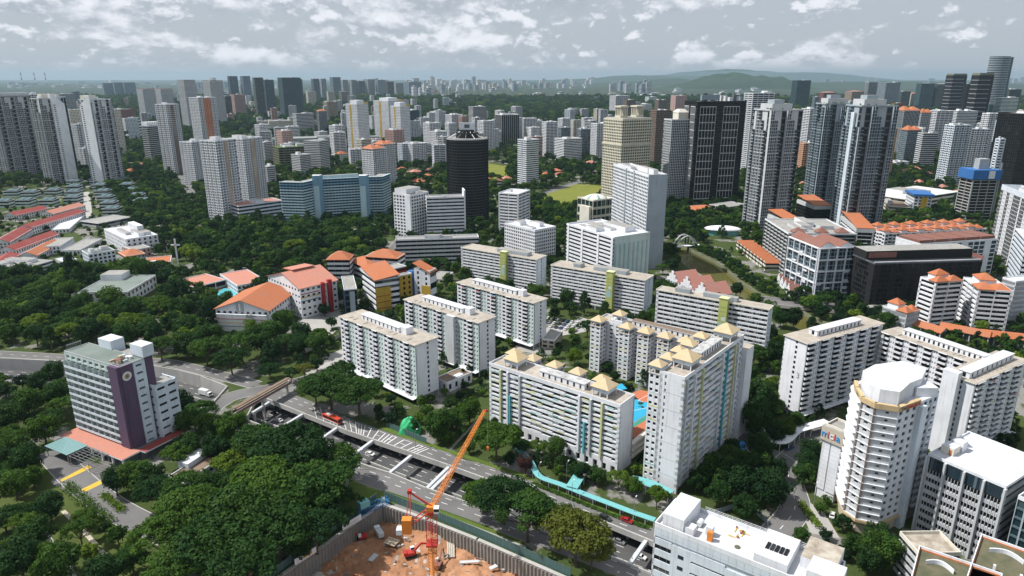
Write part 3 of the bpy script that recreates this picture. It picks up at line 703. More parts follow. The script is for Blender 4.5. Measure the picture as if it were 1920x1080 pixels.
def end_face(B, F, z0, z1, nf, pos=.55, w=1.3, mat='white', single=True):
    """blank gable wall with one column of stair windows"""
    c = F[3] * pos
    B.w.fb(F, 0, c - w / 2, -.35, 0, z0, z1, mat); B.w.fb(F, c + w / 2, F[3], -.35, 0, z0, z1, mat)
    fh = (z1 - z0) / nf
    for k in range(nf):
        B.w.fb(F, c - w / 2, c + w / 2, -.35, -.03, z0 + k * fh, z0 + (k + .3) * fh, mat); B.w.fb(F, c - w / 2, c + w / 2, -.35, -.03, z0 + (k + .9) * fh, z0 + (k + 1) * fh, mat)
        B.win(F, c - w / 2, c + w / 2, -.3, z0 + (k + .3) * fh, z0 + (k + .9) * fh, 'glass', single)
def void_deck(B, z1=3.2, mat='lightgrey'):
    B.w.box(2, B.W - 2, 2, B.D - 2, 0, z1, 'grey')
    n = max(2, int(B.D / 6)); m = max(2, int(B.W / 6))
    for i in range(n + 1):
        for x in (.1, B.W - .7): rbox(B, 'column', x, x + .6, (B.D - .6) * i / n, (B.D - .6) * i / n + .6, 0, z1, mat)
    for i in range(1, m):
        for y in (.1, B.D - .7): rbox(B, 'column', (B.W - .6) * i / m, (B.W - .6) * i / m + .6, y, y + .6, 0, z1, mat)

def hdb(q, label, land, nf, nm, side='L', flip=False, house=(.25, .85), hs=9, number=None, single=True, wide=False):
    B = Bld(q, 'apartment_block', label, 'apartment block', land, 'white slab blocks with jutting balconies'); h = B.h; z0 = 3.2; void_deck(B, z0)
    end = 'R' if side == 'L' else 'L'; back = 'B' if side == 'L' else 'K'; end2 = 'K' if side == 'L' else 'B'
    B.body(z0, h, 'mint', .9)
    bay_face(B, B.F[side], z0, h, nf, nm, flip=flip, single=single, wide=wide)
    end_face(B, B.F[end], z0, h, nf, single=single); B.bands(B.F[back], z0, h, nf, 'white', 'recess', .45, nb=12); B.blank(B.F[end2], z0, h, 'white', -.9)
    B.roof('rooftan', 'palecream', 0.0, .7)
    if side == 'L': roof_house(B, B.W * .36, B.W * .72, B.D * house[0], B.D * house[1], 2.7, 'L', hs)
    else: roof_house(B, B.W * house[0], B.W * house[1], B.D * .3, B.D * .66, 2.7, 'R', hs)
    b = MB(); b.box(B.W * .38, B.W * .7, B.D * house[0] - 6 if side == 'L' else B.D * .3, B.D * house[0] - 2 if side == 'L' else B.D * .7, h + .4, h + 4.3, 'white', 'roofwhite'); 
    if side == 'L': b.build('lift_room', B.o)
    b = MB()
    for i in range(9):
        x, y = rnd.uniform(.1, .8) * B.W, rnd.uniform(.05, .9) * B.D
        if side == 'L': b.box(B.W * .1, B.W * .3, y, y + .35, h + .4, h + .62, 'roofgrey')
        else: b.box(x, x + .35, B.D * .1, B.D * .28, h + .4, h + .62, 'roofgrey')
    b.build('roof_pipe', B.o, kind='stuff')
    # awning over the ground floor shops
    f = B.F[side]; b = MB(); b.fb(f, 0, f[3], 0, 3.0, 3.0, 3.25, 'white'); b.build('awning', B.o)
    return B
HA = hdb(place((778, 648), 757, (637, 594), (818, 632)), 'white twelve-storey balcony block nearest the large rain tree and red bus', 'the white balcony block behind the red bus', 11, 5, house=(.30, .80))
HA.done()
HB = hdb(place((897, 606), 707, (758, 562), (930, 595)), 'white balcony block, middle of the three stepped ones, with long roof house', 'the middle white balcony block', 11, 5, house=(.28, .82))
f = HB.F['L']; HB.w.fb(f, HB.D * .62, HB.D * .72, -.3, 2.4, 3.2, HB.h, 'lightgrey'); HB.done()
HC = hdb(place((1001, 569), 656, (857, 530), (1025, 560)), 'white balcony block, rearmost of the three stepped ones, below the green-striped slab', 'the rear white balcony block', 11, 5, house=(.28, .85)); HC.done()
qF = place((1514, 645), 787, (1472, 629), (1656, 607))
HF = hdb(qF, 'tall white block with the number 3 on its blank end wall', 'the block with the number 3', 14, 6, 'R', house=(.2, .78), hs=11, wide=True); HF.done()
def text(parent, body, loc, rz, size, mat, tilt=90, name='lettering', extr=.04, align='CENTER'):
    c = bpy.data.curves.new(name, 'FONT'); c.body = body; c.size = size; c.extrude = extr; c.align_x = align; c.align_y = 'CENTER'; c.materials.append(MATS[mat])
    t = bpy.data.objects.new(name, c); me = bpy.data.meshes.new_from_object(t); bpy.data.objects.remove(t); bpy.data.curves.remove(c)
    o = bpy.data.objects.new(name, me); COL.objects.link(o); o.parent = parent; o.location = loc; o.rotation_euler = (R(tilt), 0, rz); return o
text(HF.o, '3', (-.08, HF.D * .22, HF.h * .56), R(-90), 4.2, 'bluegrey')
HG = hdb(place((1850, 690), 800, (1655, 622), None, W=13, ang=qF.ang - 90 + 88, h=qF.h - 3), 'long white block set back behind the round white hotel', 'the long block behind the round hotel', 13, 7, house=(.08, .85), hs=16, wide=True); HG.done()
HI = hdb(place((1829, 720), 872, (1767, 703), (1925, 676)), 'white block with grey shadowed end wall, beside the glass office', 'the white block behind the glass office', 14, 4, 'R', house=(.05, .9), hs=9, wide=True)
HI.w.box(-3.5, -.02, HI.D * .45, HI.D - .5, 0, HI.h + 3.5, 'white'); HI.done()

# ------------------------------------------------------------------ slabs with a lime stair tower
def lime_slab(q, label, land, nf, at, houses):
    B = Bld(q, 'slab_block', label, 'apartment block', land, 'long banded slabs with lime stair towers'); h = B.h; z0 = 3.0; void_deck(B, z0)
    B.body(z0, h, 'lightgrey', 1.4)
    f = B.F['L']; fh = (h - z0) / nf
    B.bands(f, z0, h, nf, 'white', 'recess', .42, 1.4, 0.0, nb=26)
    for k in range(nf):                                                     # doors and shutters along the access balconies
        for j in range(26):
            if rnd.random() < .45:
                a = f[3] * (j + .15) / 26; B.w.fb(f, a, a + f[3] / 26 * .5, -1.34, -1.2, z0 + (k + .44) * fh, z0 + (k + .93) * fh, rnd.choice(('lightgrey', 'mint', 'white', 'bluegrey', 'beige')))
    for j in range(14): B.w.fb(f, f[3] * j / 13 - .12 + (.12 if j == 0 else 0), f[3] * j / 13 + .12 - (.12 if j == 13 else 0), -1.3, -.25, z0, h, 'lightgrey')
    end_face(B, B.F['R'], z0, h, nf, .5, 1.2, 'bluewhite', False); B.blank(B.F['K'], z0, h, 'white', -1.4); B.bands(B.F['B'], z0, h, nf, 'white2', 'recess', .45, 1.4, 0.0, nb=14)
    B.roof('rooftan', 'palecream', .4, .3)
    c = f[3] * at; t = MB(); t.fb(f, c - 2.6, c + 2.6, -1, 3.4, 0, h + 3.2, 'lime'); t.fb(f, c - 2.9, c + 2.9, -1.3, 3.7, h + 3.2, h + 3.6, 'paleyellow'); tw = t.build('stair_tower', B.o)
    t = MB()
    for k in range(nf): t.fb(f, c - 1.8, c + 1.8, 3.4, 3.44, z0 + (k + .25) * fh, z0 + (k + .32) * fh, 'olive')
    t.fb(f, c - 1.9, c + 1.4, 3.4, 3.45, h * .45, h * .62, 'aqua'); t.fb(f, c - .5, c + 2.0, 3.4, 3.46, h * .66, h * .74, 'mint'); t.build('stair_louvre', tw, kind='stuff')
    for a, b_ in houses:
        t = MB(); t.box(B.W * .3, B.W * .72, B.D * a, B.D * b_, h + .4, h + 3.2, 'grey', 'roofgrey')
        for i in range(10):
            y = B.D * (a + (b_ - a) * (i + .1) / 10); t.box(B.W * .3 - .1, B.W * .3, y, y + B.D * (b_ - a) * .07, h + .9, h + 2.8, 'steel')
        t.build('water_tank_house', B.o)
    B.done(); return B
q2 = place((1210, 527), 598, (1033, 498), (1217, 516)); lime_slab(q2, 'long banded slab with lime stair tower, in front of the grey-green hotel', 'the middle lime-striped slab', 10, .66, ((.22, .56), (.70, .78)))
q1 = place((1006, 488), None, (862, 466), (1015, 480), h=q2.h, ang=q2.ang, W=q2.W); lime_slab(q1, 'banded slab with lime stair tower, left of the other two and below the office', 'the rear lime-striped slab', 10, .60, ((.15, .55),))
q3 = place((1442, 582), 677, (1231, 544), (1452, 575)); lime_slab(q3, 'longest banded slab with lime stair tower, beside the river bend', 'the riverside lime-striped slab', 10, .63, ((.28, .58), (.70, .84)))

# ------------------------------------------------------------------ golden pyramid roofed estate round a sports deck
def slot_face(B, F, z0, z1, nf, fins, fincols, aq=.28, nb=None):
    fh = (z1 - z0) / nf; L_ = F[3]; nb = nb or int(L_ / 3.1)
    B.bands(F, z0, z1, nf, 'white', 'recess', .33, 1.2, 0.0, nb=max(2, nb // 2))
    for k in range(nf):
        for j in range(nb):
            a = L_ * j / nb; b = L_ * (j + 1) / nb; r = rnd.random(); z = z0 + k * fh
            if (j + k * 2) % 4 < 2: B.w.fb(F, a, b, -1.15, -.06, z + .33 * fh, z + .58 * fh, 'white' if r > aq else rnd.choice(('aqua', 'mint', 'mint', 'paleyellow')))
            elif r < .25: B.w.fb(F, a + .2, b - .2, -1.1, -.8, z + .4 * fh, z + .95 * fh, rnd.choice(('lightgrey', 'mint', 'beige')))
            if r > .72: B.w.fb(F, a, b, 0, .05, z + .05 * fh, z + .34 * fh, rnd.choice(('aqua', 'mint', 'paleyellow', 'mint')))
    for t, cm in zip(fins, fincols): B.w.fb(F, L_ * t - .45, L_ * t + .45, -1.2, .7, z0, z1, cm)
def pagoda(B, cx, cy, s, z, big=True, name='pyramid_roof'):
    """square lantern on posts under a golden tiled pyramid"""
    b = MB(); hh = 4.2 if big else 3.0; body = hh * .45
    for i in (-1, 1):
        for j in (-1, 0, 1): b.box(cx + i * s * .42 - .2, cx + i * s * .42 + .2, cy + j * s * .42 - .2, cy + j * s * .42 + .2, z, z + hh, 'white')
    b.box(cx - s * .46, cx + s * .46, cy - s * .46, cy + s * .46, z + hh - body, z + hh, 'bluewhite')
    if big: b.box(cx - s * .25, cx + s * .25, cy - s * .25, cy + s * .25, z, z + hh, 'lightgrey')
    o = b.build('roof_lantern', B.o)
    b = MB(); b.pyramid(cx - s / 2, cx + s / 2, cy - s / 2, cy + s / 2, z + hh + .15, z + hh + s * .42, 'tilegold', 0, .35, .2); b.build(name, o)
def stair_towers(B, axis, out0, out1, spots, w, h, nf, small, single=True):
    """square towers in a row along a long side, windows on each floor, each with its own little pyramid roof"""
    for i, c in enumerate(spots):
        if axis == 'x': x0, x1, y0, y1 = out0, out1, c - w / 2, c + w / 2
        else: x0, x1, y0, y1 = c - w / 2, c + w / 2, out0, out1
        F = faces(x1 - x0, y1 - y0, x0, y0); z0 = 3.0
        B.w.box(x0 + .4, x1 - .4, y0 + .4, y1 - .4, 0, h, 'lightgrey')
        for k in ('L', 'R', 'B', 'K'): B.grid(F[k], 0, h, nf, 2, 'white', 'glass', .55, .35, .80, .4, single and k in ('L', 'R'))
        for k in range(nf):
            if rnd.random() < .5: B.w.fb(F['L'], .3, F['L'][3] - .3, 0, .04, h * (k + .05) / nf, h * (k + .3) / nf, rnd.choice(('paleyellow', 'aqua', 'mint')))
        b = B.part('roof'); b.box(x0 - .3, x1 + .3, y0 - .3, y1 + .3, h, h + .35, 'white', 'rooftan')
        pagoda(B, (x0 + x1) / 2, (y0 + y1) / 2, w + .6, h + .35, False)
qC = place((1163, 764), 892, (917, 684), (1187, 745)); qC.W = 12.5
C = Bld(qC, 'pyramid_block', 'long block with golden pyramid lanterns, facing the road and crane', 'apartment block', 'the front golden-roofed block', 'apartment blocks with golden pyramid roofs')
h = C.h; C.body(0, h, 'lightgrey', 1.2); slot_face(C, C.F['L'], 5.5, h - .6, 11, (.10, .16, .26, .72, .80, .88), ('paleyellow', 'white', 'lightgrey', 'white', 'lightgrey', 'paleyellow'))
C.w.fb(C.F['L'], 0, C.D, -1.2, 0, h - .6, h, 'white'); C.grid(C.F['L'], 0, 5.5, 1, 16, 'white', 'glass', .5, .1, .7, 1.2, True)
C.w.fb(C.F['L'], C.D * .76 - .4, C.D * .76 + .4, -1, .75, 5, h * .62, 'teal'); C.w.fb(C.F['L'], C.D * .18 - .4, C.D * .18 + .4, -1, .75, 5, h * .62, 'teal')
C.blank(C.F['R'], 0, h, 'white', -1.2); C.blank(C.F['K'], 0, h, 'white', -1.2); C.grid(C.F['B'], 4, h, 10, 14, 'white', 'glass', .5, .35, .8, 1.2)
C.roof('rooftan', 'white', .9)
for y in (.16, .84): pagoda(C, C.W * .5, C.D * y, 8.5, h + .4)
roof_house(C, C.W * .3, C.W * .68, C.D * .28, C.D * .62, 2.8, 'L', 7, 'roofblotch')
stair_towers(C, 'x', C.W + .3, C.W + 6.8, [C.D * t for t in (.26, .44, .62, .80, .96)], 5.6, h - 1.5, 10, True, False)
C.done()
qD = place((1284, 713), 927, (1242, 697), (1395, 632))
D_ = Bld(qD, 'pyramid_block', 'tallest block with golden pyramid lanterns and blank white end wall', 'apartment block', 'the tall golden-roofed block', 'apartment blocks with golden pyramid roofs')
h = D_.h; D_.body(0, h, 'lightgrey', 1.2); slot_face(D_, D_.F['R'], 3, h - .6, 17, (.04, .16, .28, .62, .70, .84, .9), ('lightgrey', 'white', 'paleyellow', 'white', 'teal', 'paleyellow', 'white'))
D_.w.fb(D_.F['R'], 0, D_.W, -1.2, 0, h - .6, h, 'white')
f = D_.F['L']; D_.w.fb(f, 0, f[3] * .20, -1.2, 0, 0, h, 'white'); D_.w.fb(f, f[3] * .27, f[3], -1.2, 0, 0, h, 'white')
for k in range(17):
    D_.w.fb(f, f[3] * .2, f[3] * .27, -1.2, -.04, h * k / 17, h * (k + .45) / 17, 'white'); D_.win(f, f[3] * .2, f[3] * .27, -1.0, h * (k + .45) / 17, h * (k + 1) / 17, 'glass', True)
for k in range(1, 7): D_.part('wall_joint').fb(f, .05, f[3] - .05, 0, .06, h * k / 7, h * k / 7 + .18, 'lightgrey')
D_.grid(D_.F['K'], 3, h, 16, 14, 'white', 'glass', .5, .35, .8, 1.2); D_.blank(D_.F['B'], 0, h, 'white', -1.2)
D_.roof('rooftan', 'white', .9)
pagoda(D_, D_.W * .20, D_.D * .5, 8.8, h + .4); pagoda(D_, D_.W * .86, D_.D * .5, 8.8, h + .4)
roof_house(D_, D_.W * .36, D_.W * .72, D_.D * .34, D_.D * .7, 3.0, 'R', 8, 'roofblotch')
stair_towers(D_, 'y', D_.D + .05, D_.D + 5.0, [D_.W * t for t in (.045, .2, .36, .52, .72)], 5.0, h - 1.0, 17, True, False)
D_.w.box(D_.W + .05, D_.W + 9, -2.0, 8, 0, h * .88, 'white', 'rooftan'); D_.done()
xl, yl, hE = ytop(1106, 607, 693); uyv = Vector((-math.sin(R(qC.ang)), math.cos(R(qC.ang)), 0)); qE = Place(); qE.ang = qC.ang; qE.D = 74; qE.W = 12; qE.h = hE
qE.x, qE.y = xl - uyv.x * 74 - uyv.y * -7.0, yl - uyv.y * 74 - uyv.x * 7.0
E_ = Bld(qE, 'pyramid_block', 'block of white towers with golden pyramid roofs behind the sports deck', 'apartment block', 'the rear golden-roofed block', 'apartment blocks with golden pyramid roofs')
h = E_.h; E_.body(0, h, 'white2', .5); E_.grid(E_.F['L'], 3, h, 11, 18, 'white', 'glass', .5, .35, .8, .5); E_.blank(E_.F['K'], 0, h, 'white', -.5); E_.blank(E_.F['R'], 0, h, 'white', -.5); E_.bands(E_.F['B'], 0, h, 12, 'white', 'recess', .45, .5)
E_.roof('rooftan', 'white', .8); roof_house(E_, E_.W * .4, E_.W * .75, E_.D * .18, E_.D * .72, 2.8, 'L', 12, 'roofbrown')
stair_towers(E_, 'x', -6.8, -.3, [E_.D * t for t in (.06, .22, .38, .54, .70, .95)], 6.6, h - 1.0, 11, True, True)
pagoda(E_, E_.W * .4, E_.D * .83, 6.5, h + 2.5, False); E_.w.box(E_.W * .12, E_.W * .68, E_.D * .78, E_.D * .88, h, h + 2.5, 'white'); E_.done()
# raised sports deck with carpark levels underneath
qp = Place(); qp.x, qp.y, qp.ang, qp.W, qp.D, qp.h = qC.x, qC.y, qC.ang, 46, qC.D, 9.0
PD = Bld(qp, 'sports_deck', 'red and blue sports deck over carpark levels between the golden-roofed blocks', 'deck', 'the sports deck', foot=True)
PD.w.box(7.2 + C.W, 46, 2, PD.D - 4, 0, 8.6, 'redbrown', 'courtred')
for k in range(3):
    for (x0, x1, y0, y1) in ((C.W + .1, 46, -.4, 1.6),): PD.w.box(x0, x1, y0, y1, 2.4 + k * 3.1, 3.6 + k * 3.1, 'palecream')
    PD.part('carpark_slab').box(C.W + 7.1, 46, .8, 2.1, 2.1 + k * 3.1, 2.5 + k * 3.1, 'redbrown')
PD.part('parapet').box(C.W + 7.2, 46, PD.D - 4.3, PD.D - 4, 8.6, 9.6, 'white')
PD.done()
def local_sheet(pxs, z, mat, name, parent, dz=0.0):
    pts = ccw(P2(pxs, z)); M_ = Matrix.Translation(parent.location) @ Matrix.Rotation(parent.rotation_euler.z, 4, 'Z'); inv = M_.inverted()
    b = MB(); b.face([tuple((inv @ p) + Vector((0, 0, dz))) for p in pts], mat); return b.build(name, parent)
zc = 8.6
local_sheet([(1178, 762), (1180, 748), (1222, 752), (1222, 772), (1184, 795)], zc, 'courtblue', 'blue_court', PD.o, .02)
local_sheet([(1184, 738), (1200, 731), (1222, 735), (1222, 753), (1204, 754)], zc, 'courtred', 'red_court', PD.o, .03)
local_sheet([(1150, 722), (1166, 719), (1176, 729), (1160, 732)], zc, 'courtblue', 'small_court', PD.o, .025)
local_sheet([(1181, 798), (1221, 773), (1221, 781), (1181, 806)], zc, 'courtgreen', 'green_strip', PD.o, .035)
for a, c in (((1196, 751), (1214, 741)), ((1196, 751), (1206, 753)), ((1214, 741), (1222, 744)), ((1183, 771), (1221, 763))):
    A, Cc = G(*a, zc), G(*c, zc); d = (Cc - A).normalized(); n = Vector((-d.y, d.x, 0)) * .12
    pts = [A - n, Cc - n, Cc + n, A + n]; inv = (Matrix.Translation(PD.o.location) @ Matrix.Rotation(PD.o.rotation_euler.z, 4, 'Z')).inverted()
    b = MB(); b.face([tuple(inv @ p + Vector((0, 0, .05))) for p in pts], 'whitepaint'); b.build('court_line', PD.o)

# ------------------------------------------------------------------ purple hotel on the left
qH = place((224, 691), 858, (120, 660), (272, 674))
H = Bld(qH, 'hotel', 'tall hotel with dark purple slab, round emblem and white balconies', 'hotel', 'the purple hotel'); h = H.h; Wd, Dd = H.W, H.D; z0 = 6.0; nf = 10
H.body(0, h, 'mint', 1.2)
f = H.F['L']; fh = (h - 3.4 - z0) / nf; pur = Dd * .15; La = Dd - pur
for k in range(nf):
    z = z0 + k * fh
    H.w.fb(f, 0, La, -1.2, 1.3, z - .15, z + .12, 'white'); H.w.fb(f, 0, La, 1.15, 1.3, z + .12, z + .95, 'bluewhite')
    for j in range(9): H.w.fb(f, La * j / 8 - (.1 if j else 0), La * j / 8 + (.1 if j < 8 else 0), -1.1, 1.12, z + .12, z + fh - .15, 'mint')
    for j in range(8): H.win(f, La * j / 8 + .12, La * (j + 1) / 8 - .12, -1.15, z + .12, z + fh - .16, 'glassgreen', True)
H.grid(f, h - 3.4, h, 1, 8, 'mint', 'glass', .6, .25, .7, 1.2, True, s0=0, s1=La)
b = MB(); b.fb(f, La, Dd, -1.2, 1.6, 3, h + .6, 'purple'); pw_ = Wd * .50
fr = H.F['R']; b.fb(fr, 0, pw_, -1.2, 0.4, 3, h + .6, 'purple'); b.build('purple_slab', H.o)
H.grid(fr, 3, h, 11, 1, 'bluewhite', 'glass', .5, .38, .66, 1.2, True, s0=pw_, s1=Wd)
b = MB()
F0 = ((pw_ * .35, -.4), (1, 0), (0, -1), pw_); em = MB()
for rr, o_, mt in ((2.1, .06, 'white'), (1.35, .12, 'gold'), (.75, .18, 'brown')):
    pts = [(pw_ * .42 + rr * math.cos(t * math.pi / 12), -.4 - o_, h - 4.5 + rr * math.sin(t * math.pi / 12)) for t in range(24)]; em.face(pts, mt)
    for i in range(24):
        p, q = pts[i], pts[(i + 1) % 24]; em.face([p, (p[0], -.4, p[2]), (q[0], -.4, q[2]), q], mt)
em.build('emblem', H.o)
H.blank(H.F['B'], 0, h, 'mint', -1.2); H.blank(H.F['K'], 0, h, 'mint', -1.2)
H.roof('roofgreen', 'grey', .25)
rbox(H, 'lift_room', Wd * .95, Wd + 6, Dd * .55, Dd * .78, h - 6, h + 4.6, 'bluewhite', 'roofwhite'); rbox(H, 'purple_fin', Wd + .1, Wd + 5.8, Dd * .28, Dd * .5, 0, h - .5, 'purple', 'roofgrey')
rbox(H, 'purple_fin', Wd + .1, Wd + 4.5, Dd * .02, Dd * .12, 3, h + .8, 'purple', 'roofgrey'); rbox(H, 'lift_room', Wd - .5, Wd + 5.0, -.5, Dd * .2, h + .9, h + 6.2, 'bluewhite', 'roofwhite')
lw = faces(11, 10, Wd + 1.0, -3.0); hl = h * .70
H.w.box(Wd + 1.5, Wd + 11.5, -2.5, 6.5, 3.2, hl - .9, 'mint', 'roofgrey')
H.grid(lw['R'], 3.2, hl, 7, 2, 'bluewhite', 'glass', .7, .3, .62, .5, True); H.grid(lw['L'], 3.2, hl, 7, 1, 'bluewhite', 'glassblue', .5, .3, .62, .5, True); H.grid(lw['B'], 3.2, hl, 7, 2, 'bluewhite', 'glass', .7, .3, .62, .5)
b = MB()
for k in range(9):
    x, y = rnd.uniform(1, Wd - 2.5), rnd.uniform(.5, Dd * .24); b.box(x, x + rnd.uniform(.8, 2.6), y, y + rnd.uniform(.6, 1.8), h + .4, h + rnd.uniform(1, 2.2), rnd.choice(('metalwhite', 'lightgrey', 'tan')))
b.box(2, 4.2, Dd * .10, Dd * .16, h + .4, h + 2.2, 'tilebrown'); b.build('roof_equipment', H.o, kind='stuff')
b = MB()
for i in range(8): b.box(Wd * .12 + i * .9, Wd * .12 + i * .9 + .1, Dd - .5, Dd - .35, h + .4, h + 3, 'metalgrey')
b.box(Wd * .1, Wd * .1 + 7, Dd - .5, Dd - .35, h + 2.6, h + 3.1, 'metalgrey'); b.build('sign_frame', H.o)
b = MB(); b.box(-9, -.1, -5, Dd + 1, 4.4, 5.0, 'white', 'tilesalmon'); b.box(-.1, Wd + 13, -8, -3.1, 4.4, 5.0, 'white', 'tilered'); b.build('podium_roof', H.o)
H.w.box(-6, 0, -3, Dd - 1, 0, 4.4, 'dkgrey'); H.w.box(0, Wd + 11, -5, -.5, 0, 4.4, 'dkgrey')
b = MB()
for i in range(7): b.box(-8.6, -7.9, -4.5 + (Dd + 4) * i / 6, -3.8 + (Dd + 4) * i / 6, 0, 4.4, 'white')
b.build('podium_column', H.o)
cq = [Vector((-18, Dd * .55, 4.8)), Vector((-18, Dd * .95, 4.8)), Vector((-8.5, Dd * .95, 4.8)), Vector((-8.5, Dd * .55, 4.8))]
b = MB(); b.box(-18, -8.4, Dd * .5, Dd * .92, 5.05, 5.15, 'aquaglass')
for i in range(9): b.box(-18, -8.4, Dd * .5 + Dd * .42 * i / 8 - .08, Dd * .5 + Dd * .42 * i / 8 + .08, 4.85, 5.2, 'metalgrey')
for x in (-17.6, -13): b.box(x, x + .3, Dd * .51, Dd * .51 + .3, 0, 5, 'metalgrey'); b.box(x, x + .3, Dd * .9, Dd * .9 + .3, 0, 5, 'metalgrey')
b.build('glass_canopy', H.o)
b = MB()
for i in range(7): b.box(-18 + i * 1.5, -17.85 + i * 1.5, Dd * .12, Dd * .46, 5.0, 5.2, 'metalgrey')
for i in range(5): b.box(-18, -8.8, Dd * (.12 + .085 * i), Dd * (.12 + .085 * i) + .15, 5.0, 5.2, 'metalgrey')
for x in (-17.9, -9.2): b.box(x, x + .2, Dd * .12, Dd * .12 + .2, 0, 5, 'metalgrey'); b.box(x, x + .2, Dd * .45, Dd * .45 + .2, 0, 5, 'metalgrey')
b.build('pergola', H.o)
H.done()

# ------------------------------------------------------------------ round hotel with gold band, sign tower, glass office
xh, yh, hh = ytop(1641, 764, 997)
qS = Place(); qS.x, qS.y, qS.ang, qS.W, qS.D, qS.h = xh, yh, 0, 26, 24, hh
S_ = Bld(qS, 'faceted_hotel', 'white faceted hotel tower with gold band and rooftop sign', 'hotel', 'the faceted white hotel', foot=False)
poly = [(p.x - xh, p.y - yh) for p in (G(x, y, hh) for x, y in ((1604, 722), (1606, 734), (1617, 752), (1641, 764), (1684, 771), (1722, 757), (1760, 741), (1742, 716), (1690, 700), (1630, 708)))]
CC = (sum(p[0] for p in poly) / len(poly), sum(p[1] for p in poly) / len(poly)); FOOT.append((xh + min(p[0] for p in poly), yh + min(p[1] for p in poly), 0, max(p[0] for p in poly) - min(p[0] for p in poly), max(p[1] for p in poly) - min(p[1] for p in poly)))
shrink = lambda k, ps=poly: [(CC[0] + (p[0] - CC[0]) * k, CC[1] + (p[1] - CC[1]) * k) for p in ps]
PF = poly_faces(poly); nf = 15; fh = (hh - 6) / nf; z0 = 6
S_.w.prism(shrink(.94), 0, hh, 'grey'); S_.part('base').prism(shrink(.97), 0, z0, 'beige')
for i, F in enumerate(PF):
    L_ = F[3]
    if i in (0, 1, 9):                                           # serrated white balconies
        for k in range(nf):
            z = z0 + k * fh; S_.w.fb(F, 0, L_, -.6, .7, z, z + .62 * fh, 'white'); S_.w.fb(F, 0, L_, -.6, 1.6, z + .62 * fh, z + .74 * fh, 'white'); S_.win(F, .1, L_ - .1, -.5, z + .74 * fh, z + fh, 'glass', True)
    elif i == 2: S_.grid(F, z0, hh, nf, 1, 'lightgrey', 'glass', .32, .45, .80, .5, True)
    elif i == 3:
        S_.w.fb(F, 0, L_, -.6, 0, z0, hh, 'lightgrey')
        for k in range(nf): pane(S_.o, F, L_ * .48, L_ * .62, .04, z0 + (k + .5) * fh, z0 + (k + .72) * fh, 'glass')
    elif i == 4: S_.grid(F, z0, hh, nf, 3, 'white2', 'glass', .5, .3, .82, .5, True)
    elif i == 5:
        S_.grid(F, z0, hh, nf, 4, 'bluewhite', 'glass', .6, .3, .85, .5, True)
        for k in range(nf):
            for t in (.2, .62): S_.w.fb(F, L_ * t, L_ * (t + .2), 0, 1.0, z0 + k * fh, z0 + (k + .32) * fh, 'white')
    else: S_.grid(F, z0, hh, nf, 4, 'white2', 'glass', .5, .3, .8, .5)
    if i in (2, 3):
        for k in range(nf + 1): S_.part('floor_ledge').fb(F, -.1, L_ + .1, -.5, .45, z0 + k * fh - .1, z0 + k * fh + .12, 'white')
        S_.part('brown_pilaster').fb(F, -.35, .35, -.4, .35, z0, hh, 'brown')
    if i in (0, 1, 2, 3, 4): S_.part('gold_band').fb(F, -.25, L_ + .25, -.7, .7, hh - .1, hh + 1.9, 'gold'); S_.part('gold_base_band').fb(F, -.25, L_ + .25, -.7, .75, z0 - 1.2, z0 - .2, 'gold')
S_.part('roof').prism(poly, hh - .05, hh + .5, 'white', 'roofwhite')
S_.part('penthouse').prism(shrink(.86)[:5] + shrink(.6)[5:7] + shrink(.86)[7:], hh + .5, hh + 6.4, 'white', 'roofwhite')
pe = shrink(.7)[6]; S_.part('plant_box').box(pe[0] - 5, pe[0] + 3, pe[1] - 3, pe[1] + 3, hh + .5, hh + 4.0, 'white', 'roofwhite')
F = PF[5]; S_.part('lift_core').fb(F, 0.2, 3.4, -.4, 1.6, 0, hh - 1, 'bluewhite')
def on_band(F, t, body, size, mat):
    text(S_.o, body, (F[0][0] + F[1][0] * F[3] * t + F[2][0] * .85, F[0][1] + F[1][1] * F[3] * t + F[2][1] * .85, hh + .9), math.atan2(F[1][1], F[1][0]), size, mat, name='sign_lettering')
on_band(PF[4], .16, 'The', 2.2, 'brown'); on_band(PF[4], .64, 'Seacare', 2.6, 'signred'); on_band(PF[1], .5, 'The', 1.9, 'olive')
S_.done()
# sign tower
qT = place((1582, 812), 945, (1549, 796), (1604, 800)); T_ = Bld(qT, 'sign_tower', 'slim white tower with grey top and coloured lettering beside the round hotel', 'building', 'the slim sign tower')
h = T_.h; T_.body(0, h - 6, 'white', .3); f = T_.F['L']
for a, b_ in ((0, .42), (.50, 1.0)): T_.w.fb(f, f[3] * a, f[3] * b_, -.3, 0, 4, h - 6, 'white')
for k in range(12):
    T_.part('panel_joint').fb(f, 0, f[3] * .42, 0, .03, 4 + (h - 10) * k / 12, 4.1 + (h - 10) * k / 12, 'lightgrey'); T_.part('panel_joint').fb(f, f[3] * .5, f[3], 0, .03, 4 + (h - 10) * k / 12, 4.1 + (h - 10) * k / 12, 'lightgrey')
T_.grid(T_.F['R'], 4, h - 6, 11, 2, 'white', 'glassdark', .8, .2, .95, .3, True); T_.blank(T_.F['B'], 0, h - 6, 'white'); T_.blank(T_.F['K'], 0, h - 6, 'white')
b = T_.part('sign_box'); b.box(-.7, T_.W + .5, -.7, T_.D + .7, h - 6, h, 'beige', 'roofgrey')
for q in ((.2, T_.W - .2, .2, .6), (.2, T_.W - .2, T_.D - .6, T_.D - .2), (.2, .6, .6, T_.D - .6), (T_.W - .6, T_.W - .2, .6, T_.D - .6)): T_.part('roof_frame').box(*q, h, h + .9, 'palecream')
